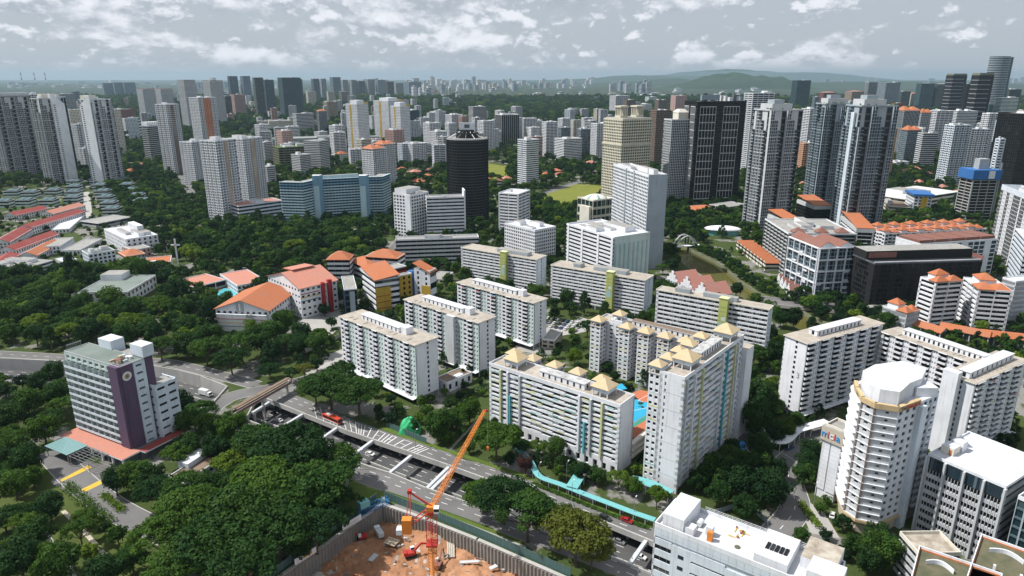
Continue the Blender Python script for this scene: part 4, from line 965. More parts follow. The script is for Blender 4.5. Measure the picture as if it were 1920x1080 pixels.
for i, (ch, cm) in enumerate((('m', 'signblue'), ('i', 'signred'), ('c', 'white'), ('i', 'signred'), ('a', 'signblue'))): text(T_.o, ch, (-.8, T_.D * (.86 - .17 * i), h - 3), R(-90), 4.2, cm, name='sign_lettering', extr=.15)
T_.w.box(T_.W, T_.W + 9, 2, T_.D + 2, 0, h - 12, 'white', 'roofgrey'); T_.done()
# glass office
_, _, hg = ytop(1740, 854, 992); qG = place((1886, 917), None, (1740, 854), None, W=30, h=hg)
O_ = Bld(qG, 'office_block', 'office with ribbed glass front, white flat roof and blue glass top floor', 'office', 'the glass-fronted office'); h = O_.h; f = O_.F['L']; O_.body(0, h - .5, 'grey', .8)
nf = 8; zt = h - 5.0; fh = zt / nf
for j in range(4):
    s0, s1 = f[3] * j / 4, f[3] * (j + 1) / 4
    O_.part('rib').fb(f, s0 - .35, s0 + .35, -.6, 1.0, 0, h, 'lightgrey')
    for k in range(nf):
        O_.w.fb(f, s0 + .35, s1 - .35, -.8, -.1, k * fh, k * fh + fh * .48, 'lightgrey')
        for i in range(5):
            a = s0 + .5 + (s1 - s0 - 1) * i / 5; b_ = s0 + .5 + (s1 - s0 - 1) * (i + 1) / 5
            O_.win(f, a + .05, b_ - .05, -.5, k * fh + fh * .5, (k + 1) * fh - .05, 'glassdark', True)
            O_.part('mullion').fb(f, a - .06, a + .06, -.7, .05, k * fh, (k + 1) * fh, 'lightgrey')
            O_.part('spandrel_panel').fb(f, a + .5, b_ - .5, -.1, .06, k * fh + .5, k * fh + fh * .4, 'white')
    for i in range(6):
        a = s0 + .4 + (s1 - s0 - .8) * i / 6; pane(O_.o, f, a + .03, a + (s1 - s0 - .8) / 6 - .03, -.1, zt + .3, h - .1, 'glassblue', 'top_pane')
O_.part('rib').fb(f, f[3] - .35, f[3] + .35, -.6, 1.0, 0, h, 'lightgrey')
O_.bands(O_.F['R'], 0, h, 9, 'grey', 'glassdark', .4, .8, 0, nb=8); O_.blank(O_.F['B'], 0, h, 'grey', -.8); O_.blank(O_.F['K'], 0, h, 'lightgrey', -.8)
O_.roof('roofwhite', 'white', .7); rbox(O_, 'lift_room', 6, 11, O_.D * .78, O_.D * .95, h + .4, h + 3.4, 'palecream', 'roofwhite'); rbox(O_, 'lift_room', 11.5, 15, O_.D * .76, O_.D * .92, h + .4, h + 4.2, 'white', 'roofwhite'); rbox(O_, 'roof_door', 5.9, 6, O_.D * .80, O_.D * .84, h + .4, h + 2.6, 'orangewall')
O_.done()
# dark glass block at the picture's edge
qK = Place(); kv = Vector((2.5, -31, 0)); kv.rotate(Matrix.Rotation(R(qG.ang), 3, 'Z')); qK.x, qK.y, qK.ang, qK.W, qK.D, qK.h = qG.x + kv.x, qG.y + kv.y, qG.ang, 26, 28, hg - 3; K_ = Bld(qK, 'glass_block', 'dark glass block beyond the ribbed office, at the edge', 'office', foot=True); h = K_.h
K_.body(0, h, 'darkteal', .5); K_.bands(K_.F['L'], 0, h, 8, 'darkteal', 'glassteal', .2, .5, nb=10, fins=10, fm='steel'); K_.bands(K_.F['R'], 0, h, 8, 'darkteal', 'glassteal', .2, .5, nb=10, fins=10, fm='steel'); K_.roof('roofgrey', 'white', 1.0); K_.plant(2); K_.done()
# white flat-roofed block at the bottom
hq = 28.0; wq = (G(1249, 937, hq) - G(1227, 987, hq)).length
qW = place((1560, 1121), None, (1227, 987), None, W=wq, h=hq); Wt = Bld(qW, 'white_block', 'white tiled block with broad white flat roof and red tank', 'building', 'the white flat-roofed block'); h = Wt.h; f = Wt.F['L']; Lf = f[3]
Wt.body(0, h, 'bluewhite', .5)
for k in range(6):
    z = h - 8.2 - k * 4.1
    for (a, b_, dz, hgt) in ((0.004, .115, .4, 1.7), (.24, .50, .3, .7), (.44, .995, -.6, 1.5)):
        Wt.win(f, Lf * a, Lf * b_, -.35, z + dz, z + dz + hgt, 'glass', True)
    for (a, b_) in ((0, .115), (.115, .24), (.24, .44), (.44, 1.0)):
        lo = {0: .4, .115: 0, .24: .3, .44: -.6}[a]; hg_ = {0: 1.7, .115: 0, .24: .7, .44: 1.5}[a]
        Wt.w.fb(f, Lf * a, Lf * b_, -.5, 0, z + lo + hg_, z + lo + 4.1, 'bluewhite')
    pane(Wt.o, f, Lf * .16, Lf * .195, .04, z + .2, z + 1.5, 'glassblue')
Wt.w.fb(f, 0, Lf, -.5, -.02, h - 3.0, h, 'bluewhite')
b = MB()
for i in range(22): b.fb(f, Lf * i / 22, Lf * i / 22 + .05, 0, .015, 0, h, 'lightgrey')
for k in range(14): b.fb(f, 0, Lf, 0, .012, h - 2 * k, h - 2 * k + .05, 'lightgrey')
b.build('tile_joint', Wt.o, kind='stuff')
for k in ('R', 'B', 'K'): Wt.blank(Wt.F[k], 0, h, 'white', -.5)
Wt.roof('roofwhite', 'white', 1.3); Wd, Dd = Wt.W, Wt.D
rbox(Wt, 'plant_house', Wd * .08, Wd * .95, Dd * .83, Dd * .96, h + .4, h + 5.2, 'white', 'roofwhite'); rbox(Wt, 'plant_house', Wd * .1, Wd * .3, Dd * .77, Dd * .83, h + .4, h + 3, 'white', 'roofwhite'); rbox(Wt, 'plant_house', Wd * .3, Wd * .42, Dd * .68, Dd * .72, h + .4, h + 3.6, 'white', 'roofwhite')
rbox(Wt, 'red_tank', Wd * .16, Wd * .24, Dd * .665, Dd * .695, h + .4, h + 3.6, 'metalorange'); b = MB(); b.tube((Wd * .45, Dd * .78, h + 1.4), (Wd * .62, Dd * .78, h + 1.4), .9, .9, 'metalwhite', 10); b.build('duct', Wt.o)
b = MB()
for i in range(16):
    x, y = Wd * (.55 + .35 * rnd.random()), Dd * (.50 + .09 * rnd.random())
    if i < 10: b.box(x, x + .25 + 1.6 * (i % 2), y, y + .25 + 1.6 * ((i + 1) % 2), h + .42, h + .62, 'yellowpaint')
    else: b.box(x, x + .5, y, y + .5, h + .42, h + 1.0, 'redbrown')
b.build('roof_pipework', Wt.o, kind='stuff')
pn = [(Wd * .32 + .9 * math.cos(t * math.pi / 6), Dd * .53 + .9 * math.sin(t * math.pi / 6)) for t in range(12)]; b = MB(); b.prism(pn, h + .4, h + .6, 'roofmoss'); b.build('roof_hatch', Wt.o)
b = MB()
for i in range(26): b.box(Wd - .25, Wd - .17, Dd * .1 + Dd * .7 * i / 25, Dd * .1 + Dd * .7 * i / 25 + .08, h + 1.7, h + 2.8, 'metalwhite')
b.box(Wd - .25, Wd - .17, Dd * .1, Dd * .8, h + 2.75, h + 2.85, 'metalwhite'); b.box(Wd - .25, Wd - .17, Dd * .1, Dd * .8, h + 2.2, h + 2.28, 'metalwhite'); b.build('railing', Wt.o)
rbox(Wt, 'upper_storey', Wd * .1, Wd * .98, Dd * .24, Dd * .42, h + .4, h + 3.4, 'white', 'roofwhite'); rbox(Wt, 'upper_storey', Wd * .45, Wd * 1.15, Dd * .02, Dd * .2, h - 3, h + 4.2, 'white', 'roofdirty'); rbox(Wt, 'upper_storey', Wd * .02, Wd * .5, -Dd * .03, Dd * .14, h - 3, h + 5.5, 'white', 'roofwhite')
for i in range(5):
    y = Dd * (.265 + .025 * i); rbox(Wt, 'skylight', Wd * .35, Wd * .55, y, y + Dd * .018, h + 3.4, h + 3.75, 'glassdark')
Wt.done()
# mossy roofs in the corner
hm = 22.0
for nm, N_, L2, R2, lab, mt in (('shop_building', (1735, 1180), (1722, 1030), (1845, 1072), 'low building with mossy brown roof and red rimmed parapet', 'roofmoss'), ('shop_building', (1890, 1170), (1838, 1008), (1990, 1062), 'corner building with mossy green roof and curved white parapet', 'roofmoss'), ('annex', (1700, 1050), (1683, 1000), (1728, 1028), 'small annex with peeling tan roof between hotel and glass office', 'roofdirty')):
    if nm == 'annex': q = place((1722, 1044), None, (1686, 1003), None, W=14, h=14)
    else:
        P0, P1 = G(*L2, hm), G(*R2, hm); d = P1 - P0; q = Place(); q.ang = math.degrees(math.atan2(d.y, d.x)); q.W = d.length * 1.25; q.D = 34; q.h = hm
        u = Vector((-math.sin(R(q.ang)), math.cos(R(q.ang)), 0)); o0 = P0 - u * 34; q.x, q.y = o0.x, o0.y
    B = Bld(q, nm, lab, 'building'); B.body(0, B.h, 'white', .3)
    for k in 'LRBK': B.bands(B.F[k], 0, B.h, 5, 'lightgrey', 'glass', .5, .3, nb=6)
    B.roof(mt, 'white' if nm != 'annex' else 'palecream', 1.2)
    if nm == 'shop_building':
        b = MB(); t = .25
        for bx in ((.35, B.W - .35, B.D - .6, B.D - .32), (.33, .6, .4, B.D - .6), (B.W - .6, B.W - .33, .4, B.D - .6)): b.box(*bx, B.h + .4, B.h + .9, 'orangewall')
        b.build('red_rim', B.o)
        for k in range(3): rbox(B, 'roof_vent', B.W * (.2 + .25 * k), B.W * (.2 + .25 * k) + .7, B.D * .5, B.D * .5 + .7, B.h + .4, B.h + 2.6, 'metalwhite')
        b = MB(); pts = [(B.W * .12 + B.W * .34 * t / 10, B.D * .78 + 2.4 * math.sin(t / 10 * math.pi)) for t in range(11)]
        for p, q_ in zip(pts, pts[1:]): b.hexa([(p[0], p[1], B.h + .4), (q_[0], q_[1], B.h + .4), (q_[0], q_[1] + .5, B.h + .4), (p[0], p[1] + .5, B.h + .4), (p[0], p[1], B.h + 1.8), (q_[0], q_[1], B.h + 1.8), (q_[0], q_[1] + .5, B.h + 1.8), (p[0], p[1] + .5, B.h + 1.8)], 'white')
        b.build('curved_parapet', B.o)
    B.done()

# ================================================================== towers and blocks of the middle distance
def apt_face(B, F, z0, z1, nf, wm, gm, seg=4.2, first='bay', rm='recess', bal=None, dep=1.9):
    """residential facade: strips of windowed wall alternating with recessed balcony strips"""
    n = max(1, round(F[3] / seg)); w = F[3] / n; fh = (z1 - z0) / nf; bay = first == 'bay'
    for i in range(n):
        s0, s1 = i * w, (i + 1) * w
        if bay: B.grid(F, z0, z1, nf, max(1, round(w / 3.2)), wm, gm, .68, .28, .86, .45, s0=s0, s1=s1)
        else:
            B.bands(F, z0, z1, nf, bal or wm, rm, .36, dep, -.15, nb=1, s0=s0, s1=s1)
        bay = not bay
STY = {}
def artic(B, F, z0, z1, nf, wm, gm, dm):
    """glass apartment front: jutting bays of slab edges and dark glass, pale fins, dark louvred slots between them"""
    n = max(2, round(F[3] / 5.2)); w = F[3] / n; fh = (z1 - z0) / nf
    for i in range(n):
        s0, s1 = i * w, (i + 1) * w; k = (i * 7 + int(F[3])) % 4; zt = z1 - fh * (0, 3, 6, 1)[(i * 5 + int(F[3])) % 4]
        if k == 1:
            B.w.fb(F, s0, s1, -1.0, -.7, z0, z1, dm)
            for f in range(0, nf, 2): B.win(F, s0 + .5, s1 - .5, -.66, z0 + f * fh, z0 + (f + 1.6) * fh, 'glassdark')
        else:
            out = (2.0, 0, .9, 1.5)[k]; c = .5 if k != 2 else .32
            for f in range(int((zt - z0) / fh)):
                z = z0 + f * fh; B.w.fb(F, s0 + .2, s1 - .2, -1.0, out, z, z + (.16 if f % 5 else .3) * fh, wm)
                B.win(F, s0 + .25, s0 + w * c - .1, out - .7, z + .16 * fh, z + fh, gm); B.win(F, s0 + w * c + .1, s1 - .25, out - .35, z + .16 * fh, z + fh, gm)
            B.w.fb(F, s0 + .3, s1 - .3, -1.0, out - .8, z0, zt, dm)
            B.w.fb(F, s0 + .05, s0 + .4, -1.0, out + .25, z0, zt, wm); B.w.fb(F, s0 + w * c - .15, s0 + w * c + .15, -1.0, out + .12, z0, zt, wm)
def facade(B, st, z0=0.0, z1=None, keys='LRBK'):
    k = st[0]; z1 = B.h if z1 is None else z1; wm, gm = st[1], st[2]; fh = st[3] if len(st) > 3 else 3.3; p = st[4] if len(st) > 4 else None
    nf = max(1, round((z1 - z0) / fh))
    for key in keys:
        F = B.F[key]; back = key in 'BK'
        if back and k in ('apt', 'punch', 'fin', 'frame', 'artic'): B.bands(F, z0, z1, max(1, nf // 2), wm, gm, .5, .45, 0, nb=max(1, int(F[3] / 8))); continue
        if k == 'apt': apt_face(B, F, z0, z1, nf, wm, gm, p or 4.2, bal=st[5] if len(st) > 5 else None)
        elif k == 'punch': B.grid(F, z0, z1, nf, max(1, round(F[3] / (p or 3.2))), wm, gm, st[5] if len(st) > 5 else .64, .25, .84, .4)
        elif k == 'ribbon': B.bands(F, z0, z1, nf, wm, gm, p or .48, .5, 0, nb=max(1, int(F[3] / 6)))
        elif k == 'balc':
            B.bands(F, z0, z1, nf, wm, gm, p or .38, 1.3, 0.0, nb=max(1, int(F[3] / 5)), fins=max(1, int(F[3] / 9)), fm=st[5] if len(st) > 5 else wm)
        elif k == 'fin': B.bands(F, z0, z1, nf, st[5] if len(st) > 5 else gm, gm, .3, .6, -.2, nb=max(1, int(F[3] / 4)), fins=max(2, int(F[3] / (p or 3.0))), fm=wm)
        elif k == 'frame':
            n = max(1, round(F[3] / (p or 5))); B.grid(F, z0, z1, nf, n, wm, gm, .86, .12, .93, .35)
            for j in range(n):                                       # a few solid or louvred strips run down the glass
                if rnd.random() < .42: B.w.fb(F, F[3] * j / n, F[3] * (j + 1) / n, -.3, -.12, z0, z1, st[5] if len(st) > 5 else 'dkgrey')
        elif k == 'curtain': B.bands(F, z0, z1, nf, wm, gm, .16, .3, 0, nb=max(1, int(F[3] / 4)), fins=max(2, int(F[3] / (p or 3))), fm=wm)
        elif k == 'artic': artic(B, F, z0, z1, nf, wm, gm, st[5] if len(st) > 5 else 'dkgrey')
        elif k == 'blank': B.blank(F, z0, z1, wm)
INS = {'balc': 1.3, 'apt': 1.0}
def core(B, st, z0=0.0, z1=None, m=None):
    z1 = B.h if z1 is None else z1; B.body(z0, z1 - .05, m or (st[1] if st[0] != 'fin' else st[2] if st[2] not in ('glass',) else 'dkgrey'), {'balc': 1.35, 'apt': 1.92, 'fin': .62, 'artic': 1.0}.get(st[0], .5))
def hip(B, x0, x1, y0, y1, z, zr, mat='tileorange', over=.6, top=.15, name='hip_roof'):
    b = MB(); b.pyramid(x0, x1, y0, y1, z, zr, mat, top, over); return b.build(name, B.o)
def T(pl, pr, pt, pb, ang, ratio, st, label, name='apartment_tower', cat='tower', roof=('roofgrey', None, 1.0), plant=2, land=None, group=None, top=None, crown=None, q=None):
    q = q or silhouette(pl, pr, pt, pb, ang, ratio); B = Bld(q, name, label, cat, land, group)
    h = B.h; core(B, st); facade(B, st)
    B.roof(roof[0], roof[1] or (st[1] if st[1] in MATS else 'white'), roof[2])
    if plant: B.plant(plant, 'white' if st[1].startswith('white') else 'lightgrey', hmin=1.5, hmax=4.5)
    if crown: crown(B)
    B.done(); return B
def stripe(face, t0, t1, mat, out=.06):
    def f(B):
        F = B.F[face]; b = MB(); n = int(B.h / 3.2)
        for k in range(n): b.fb(F, F[3] * t0, F[3] * t1, -1.7, out + .1, B.h * k / n, B.h * (k + .8) / n, mat)
        b.build('coloured_bay', B.o)
    return f
def crowns(*fs):
    def f(B):
        for g in fs: g(B)
    return f
def blade(B, face, t0, t1, mat='white', up=9.0, slope=True, out=1.6, nfl=None):
    """tall white wall blade with a sloping top and a ladder of small windows"""
    F = B.F[face]; s0, s1 = F[3] * t0, F[3] * t1; b = MB(); (px, py), (ax, ay), (nx, ny) = F[0], F[1], F[2]; p = lambda a, o, z: (px + ax * a + nx * o, py + ay * a + ny * o, z)
    zl, zr = (B.h + up, B.h - up) if slope == 1 else (B.h - up, B.h + up)
    b.hexa([p(s0, out, 0), p(s1, out, 0), p(s1, -3, 0), p(s0, -3, 0), p(s0, out, zl), p(s1, out, zr), p(s1, -3, zr), p(s0, -3, zl)], mat); o = b.build('wall_blade', B.o)
    n = nfl or int(B.h / 3.4); g = MB()
    for k in range(n): g.fb(F, s0 + (s1 - s0) * .12, s0 + (s1 - s0) * .28, out, out + .05, B.h * .94 * (k + .3) / n, B.h * .94 * (k + .7) / n, 'glass')
    g.build('small_windows', o, kind='stuff')

A1_ = ('apt', 'white', 'glass', 3.3); A2_ = ('apt', 'bluewhite', 'glassblue', 3.3)
# --- far left cluster
T(-40, 44, 182, 334, 30, .8, ('artic', 'lightgrey', 'glass', 3.3, None, 'grey'), 'dark grey louvred tower cut by the picture edge', crown=lambda B: rbox(B, 'white_crown', 0, B.W, 0, B.D * .3, B.h, B.h + 6, 'lightgrey'), land='the louvred tower at the edge')
T(42, 72, 178, 318, 40, .9, A1_, 'white apartment tower just behind the first slanted-crown tower')
T(96, 120, 183, 328, 25, .8, ('fin', 'bluewhite', 'glassteal', 3.4, 4.0), 'pale glass tower wedged behind the first slanted-crown tower')
T(58, 108, 186, 347, 30, .55, ('artic', 'lightgrey', 'glass', 3.3, None, 'grey'), 'dark balcony tower with white slanted crown, first of the pair', crown=lambda B: (blade(B, 'R', .5, 1.05, 'white', 8, 1, 2.6), rbox(B, 'crown_wall', B.W * .3, B.W * .9, B.D * .4, B.D * .9, B.h, B.h + 7, 'palecream')), land='the first slanted-crown tower')
T(150, 204, 188, 347, 40, .8, ('artic', 'white2', 'glass', 3.3, None, 'grey'), 'dark balcony tower with white slanted crown, second of the pair', crown=lambda B: (blade(B, 'L', .15, .95, 'white', 8, 2, 2.6), rbox(B, 'crown_wall', B.W * .05, B.W * .5, B.D * .4, B.D * .9, B.h, B.h + 7, 'palecream')), land='the second slanted-crown tower')
T(120, 152, 207, 288, 30, .7, ('punch', 'palecream', 'glass', 3.2), 'cream block between the two slanted-crown towers')
T(134, 164, 234, 312, 30, .7, A1_, 'white stepped block between the two slanted-crown towers')
T(188, 222, 207, 290, 30, .7, ('punch', 'palecream', 'glass', 3.2), 'cream tower right behind the second slanted-crown tower')
T(28, 52, 236, 300, 30, .8, A1_, 'small white tower behind the louvred tower'); T(148, 172, 280, 322, 30, .8, A1_, 'low white block at the foot of the second slanted-crown tower')
T(104, 136, 177, 216, 20, .5, ('ribbon', 'grey', 'glass', 3.6), 'grey office slab seen over the first slanted-crown tower', cat='office'); T(133, 147, 172, 210, 20, .6, ('curtain', 'steel', 'glassblue', 3.6), 'thin glass office behind the grey slab', cat='office')
T(212, 250, 206, 236, 35, .9, ('punch', 'redbrown', 'glass', 3.4), 'dark red-brown block among trees')
for i, (a, b_, t) in enumerate(((190, 211, 156), (211, 229, 155), (229, 251, 155))): T(a, b_, t, 182, 15, .6, ('ribbon', 'bluegrey', 'glassblue', 6), ['first', 'second', 'third'][i] + ' of three dark slabs joined near the left skyline', plant=1)
for i, (a, b_, t, bb) in enumerate(((257, 288, 168, 232), (291, 321, 168, 226))): T(a, b_, t, bb, 35, .7, ('punch', 'lightgrey', 'glass', 3.6, 3.0), ['left', 'right'][i] + ' one of the lower grey twin towers with red roof rims', crown=lambda B: rbox(B, 'red_rim', .3, B.W - .3, .3, B.D - .3, B.h + 1.4, B.h + 3.2, 'redbrown'))
for i, (a, b_, t, bb) in enumerate(((333, 364, 152, 247), (380, 416, 153, 241))): T(a, b_, t, bb, 40, .7, ('punch', 'lightgrey', 'glass', 3.4, 3.0), ['left', 'right'][i] + ' one of the taller grey twin towers near the skyline', crown=lambda B: rbox(B, 'dark_rim', .3, B.W - .3, .3, B.D - .3, B.h + 1.4, B.h + 3.4, 'brown'))
T(265, 299, 238, 306, 35, .7, ('ribbon', 'grey', 'glassdark', 3.8, .4), 'dark banded block with white ribbed crown', crown=lambda B: [rbox(B, 'ribbed_crown', B.W * i / 6, B.W * (i + .6) / 6, -.5, B.D * .8, B.h, B.h + 9, 'white') for i in range(6)], land='the ribbed-crown block')
T(292, 332, 197, 329, 45, .8, A1_, 'slender white tower with brown centre stripe', crown=stripe('R', .3, .62, 'brown'), land='the brown-striped tower')
T(355, 402, 184, 290, 35, .7, ('apt', 'white', 'glass', 3.2), 'white tower with wide terracotta centre bay', crown=stripe('R', .28, .68, 'orangewall'), land='the terracotta-bay tower')
for i, (a, b_, t, bb, an) in enumerate(((338, 388, 268, 350, 40), (376, 440, 266, 420, 42), (428, 490, 262, 392, 42))):
    T(a, b_, t, bb, an, .8, ('apt', 'white', 'glass', 3.1, 3.6), ['white residential block, rearmost of the bright cluster', 'white residential tower with mustard recess, nearest of the bright cluster', 'white residential tower with mustard recess and low podium'][i], crown=stripe('R', .40, .58, 'tan', .1) if i else None, plant=4, land=['the rear bright tower', 'the nearest bright tower', 'the bright tower with podium'][i])
T(428, 528, 388, 421, 25, .5, ('ribbon', 'white2', 'glass', 4), 'long low white podium beside the bright residential towers', 'podium_block', 'building', ('tilepink', 'white', .8))
# --- skyline left of centre
SK = [(426, 444, 143, 197, 'bluegrey', 'glassblue'), (450, 468, 143, 197, 'bluegrey', 'glassblue'), (473, 492, 146, 224, 'dkgrey', 'glass'), (489, 512, 150, 222, 'steel', 'glassblue'), (520, 562, 146, 226, 'darkteal', 'glassdark'), (544, 566, 149, 205, 'darkteal', 'glassdark'),
      (413, 432, 181, 224, 'brown', 'glass'), (431, 458, 178, 221, 'pink', 'glass'), (573, 592, 172, 206, 'palecream', 'glass'), (583, 598, 148, 195, 'steel', 'glassblue'), (600, 611, 148, 192, 'steel', 'glass'), (618, 638, 145, 188, 'bluegrey', 'glassdark'), (593, 612, 209, 252, 'white2', 'glass'), (606, 632, 192, 229, 'tan', 'glass'),
      (612, 627, 172, 207, 'palecream', 'glass'), (635, 652, 172, 200, 'palecream', 'glass'), (640, 652, 150, 185, 'grey', 'glass'), (655, 668, 150, 186, 'grey', 'glass'), (668, 684, 152, 186, 'steel', 'glass'), (685, 702, 149, 186, 'grey', 'glass'), (704, 722, 150, 186, 'steel', 'glass'), (722, 738, 153, 188, 'dkgrey', 'glass'), (739, 756, 156, 186, 'grey', 'glass'), (757, 790, 154, 176, 'bluegrey', 'glassblue')]
for i, (a, b_, t, bb, w_, g_) in enumerate(SK):
    cn = dict(bluegrey='dark blue-grey', dkgrey='charcoal', steel='steel grey', darkteal='black glass', brown='brown', pink='pinkish', palecream='pale cream', white2='white', tan='tan', grey='mid grey')[w_]; nth = ['first', 'second', 'third', 'fourth', 'fifth', 'sixth'][sorted(z[0] for z in SK if z[4] == w_).index(a)]
    T(a, b_, t, bb, 30 if i % 2 else 20, .7, ('ribbon' if i % 3 else 'fin', w_, g_, 4.0 if bb > 200 else 5.5), f"{nth} {cn} tower from the left, on the skyline left of the black cylinder", plant=1, group='skyline towers left of the black cylinder', crown=(lambda B: hip(B, 0, B.W, 0, B.D, B.h + 1.5, B.h + 6)) if i == 12 else None)
T(495, 546, 228, 252, 20, .6, ('punch', 'palecream', 'glass', 3.5), 'low cream block with turret ends below the skyline'); T(548, 587, 214, 251, 25, .5, ('ribbon', 'lightgrey', 'glass', 4), 'curved-looking grey office with banded windows', cat='office')
# --- yellow-trimmed towers, orange-roofed pair
for i, (a, b_, t, bb) in enumerate(((648, 690, 196, 300), (700, 756, 190, 268), (732, 768, 200, 303))): T(a, b_, t, bb, 48, .9, ('punch', 'white', 'glassgreen', 3.1, 2.8, .62), ['white tower with yellow trim nearest the parkland', 'white tower with yellow trim and red roof edge, rear of three', 'white and green tower with yellow crown, right one of three'][i], crown=crowns(stripe('L', .35, .5, 'mustard', .1), lambda B: (rbox(B, 'white_crown', B.W * .1, B.W * .7, B.D * .1, B.D * .7, B.h + .4, B.h + 8, 'white'), rbox(B, 'yellow_rim', B.W * .7, B.W, 0, B.D, B.h + .4, B.h + 3.5, 'mustard'))), plant=0, land=['the first yellow-trimmed tower', 'the rear yellow-trimmed tower', 'the right yellow-trimmed tower'][i])
T(754, 786, 208, 262, 30, .7, ('curtain', 'darkteal', 'glassteal', 3.4), 'dark green glass tower beside the yellow-trimmed towers')
for i, (a, b_, t, bb) in enumerate(((678, 724, 281, 372), (700, 742, 272, 352))): T(a, b_, t, bb, 42, .9, ('apt', 'white', 'glass', 3.0, 3.4), ['white tower with orange hip roof, front of the pair', 'white tower with orange hip roof, back of the pair'][i], plant=0, crown=lambda B: (hip(B, 0, B.W * .55, 0, B.D, B.h + .8, B.h + 6), hip(B, B.W * .5, B.W, B.D * .1, B.D * .9, B.h + .8, B.h + 5)), land=['the front orange-hipped tower', None][i])
for i, (a, b_, t, bb) in enumerate(((757, 801, 271, 313), (793, 826, 232, 290), (806, 838, 248, 300), (834, 856, 232, 275), (780, 806, 222, 262), (806, 836, 210, 240), (835, 868, 216, 252))): T(a, b_, t, bb, 35, .8, ('apt', 'white', 'glass', 3.2), ['squat white block with crenellated roof', 'white tower above the squat crenellated block', 'broad white slab with stepped roof behind the parkland', 'narrow white tower beside the black cylinder', 'pale tower behind the crenellated block', 'small white tower at the forest edge', 'low white block just above the black cylinder'][i])
# --- housing estate of grey slabs around a planted roof
for i, (a, b_, t, bb, an) in enumerate(((505, 642, 262, 295, 8), (570, 616, 266, 325, 55), (480, 510, 268, 312, 40), (486, 516, 314, 352, 40), (546, 582, 292, 330, 35))):
    T(a, b_, t, bb, an, .3 if i == 0 else 1.2, ('ribbon', 'mint' if i == 0 else 'lightgrey', 'recess', 3.0, .5), ['very long pale green slab block across the estate', 'grey-green slab end-on with rounded roof in the estate', 'pale stepped block at the edge of the estate', 'cream stepped block below the estate', 'white terraced block in front of the estate'][i])
T(510, 582, 278, 322, 15, .7, ('balc', 'olive', 'recess', 4.2, .35), 'low dark carpark deck with planted terraces and white vaults', 'carpark', 'carpark', ('grass', 'olive', .6), 3)
B_ = T(628, 652, 290, 302, 20, .6, ('punch', 'white', 'glass', 3), 'low pavilion with orange roofs beside the estate', 'pavilion', 'pavilion', plant=0, crown=lambda B: hip(B, 0, B.W, 0, B.D, B.h + .5, B.h + 6, 'tileorange'))
# --- big blue slab with two lift towers: three wings at slight angles
def blue_slab():
    z = None; x0, y0, hh_ = ytop(528, 352, 436)
    root = empty('blue_block', (x0, y0, 0), 0, 'huge pale blue slab with balcony bands and two lift towers', 'apartment block')
    pts = [(523, 342), (567, 343), (596, 337), (675, 333), (717, 332), (732, 326)]
    P_ = [G(x, y, hh_) for x, y in pts]; LAND.append((P_[3].x, P_[3].y, 'the big blue slab'))
    w = MB(); g = MB(); nf = 14; dep = 15.0; fh = (hh_ - 5) / nf
    back = []
    for i, p in enumerate(P_):
        d = (P_[min(i + 1, 5)] - P_[max(i - 1, 0)]).normalized(); back.append(p + Vector((-d.y, d.x, 0)) * dep)
    loc = lambda p: (p.x - x0, p.y - y0)
    poly = [loc(p) for p in P_] + [loc(p) for p in reversed(back)]
    cen = Vector((sum(p[0] for p in poly) / 12, sum(p[1] for p in poly) / 12))
    for i in range(5):
        a, b_, c, d = P_[i], P_[i + 1], back[i + 1], back[i]; q = [loc(v) for v in (a, b_, c, d)]
        F = poly_faces([loc(a), loc(b_), loc(c)])[0]
        inner = [(q[0][0] + F[2][0] * -1.4, q[0][1] + F[2][1] * -1.4), (q[1][0] + F[2][0] * -1.4, q[1][1] + F[2][1] * -1.4), q[2], q[3]]
        w.prism(inner, 0, hh_, 'blueslab', 'roofgrey')
        for k in range(nf):
            zz = 5 + k * fh; top = k >= nf - 2
            w.fb(F, 0, F[3], -1.4, 0, zz, zz + fh * .46, 'blueslab' if top or k == 0 else 'blueslab2')
            n = max(2, int(F[3] / 3.6))
            for j in range(n): g.fq(F, F[3] * (j + .08) / n, F[3] * (j + .92) / n, -1.3, zz + fh * .46, zz + fh, 'recess', .01 + rnd.random() * .98)
        w.fb(F, 0, F[3], -1.4, 0, 0, 5, 'blueslab'); w.fb(F, 0, F[3], -1.6, .3, hh_ - .1, hh_ + .7, 'blueslab2')
        FOOT.append((a.x, a.y, math.atan2(F[1][1], F[1][0]), F[3], dep))
    wo = w.build('wall', root); g.build('window_glazing', root, kind='stuff')
    for px_, nm in ((594, 'lift_tower'), (681, 'lift_tower')):
        p = G(px_, 338, hh_); b = MB(); x, y = loc(p); pol = [(x - 4, y - 5), (x + 4, y - 5), (x + 5.5, y + 5), (x - 5.5, y + 5)]; b.prism(pol, 0, hh_ + 6, 'blueslab', 'roofwhite'); o = b.build(nm, root)
        b = MB(); b.prism([(x - 3.2, y - 5.3), (x + 3.2, y - 5.3), (x + 3.2, y - 4), (x - 3.2, y - 4)], 6, hh_ - 6, 'blueslab2'); b.build('pale_panel', o)
    b = MB(); p, q = loc(P_[2]), loc(P_[3]); b.prism([(p[0] + 4, p[1] + 4), (q[0] - 4, q[1] + 4), (q[0] - 4, q[1] + 9), (p[0] + 4, p[1] + 9)], hh_, hh_ + 4, 'blueslab2', 'roofgrey'); b.build('roof_house', root)
blue_slab()
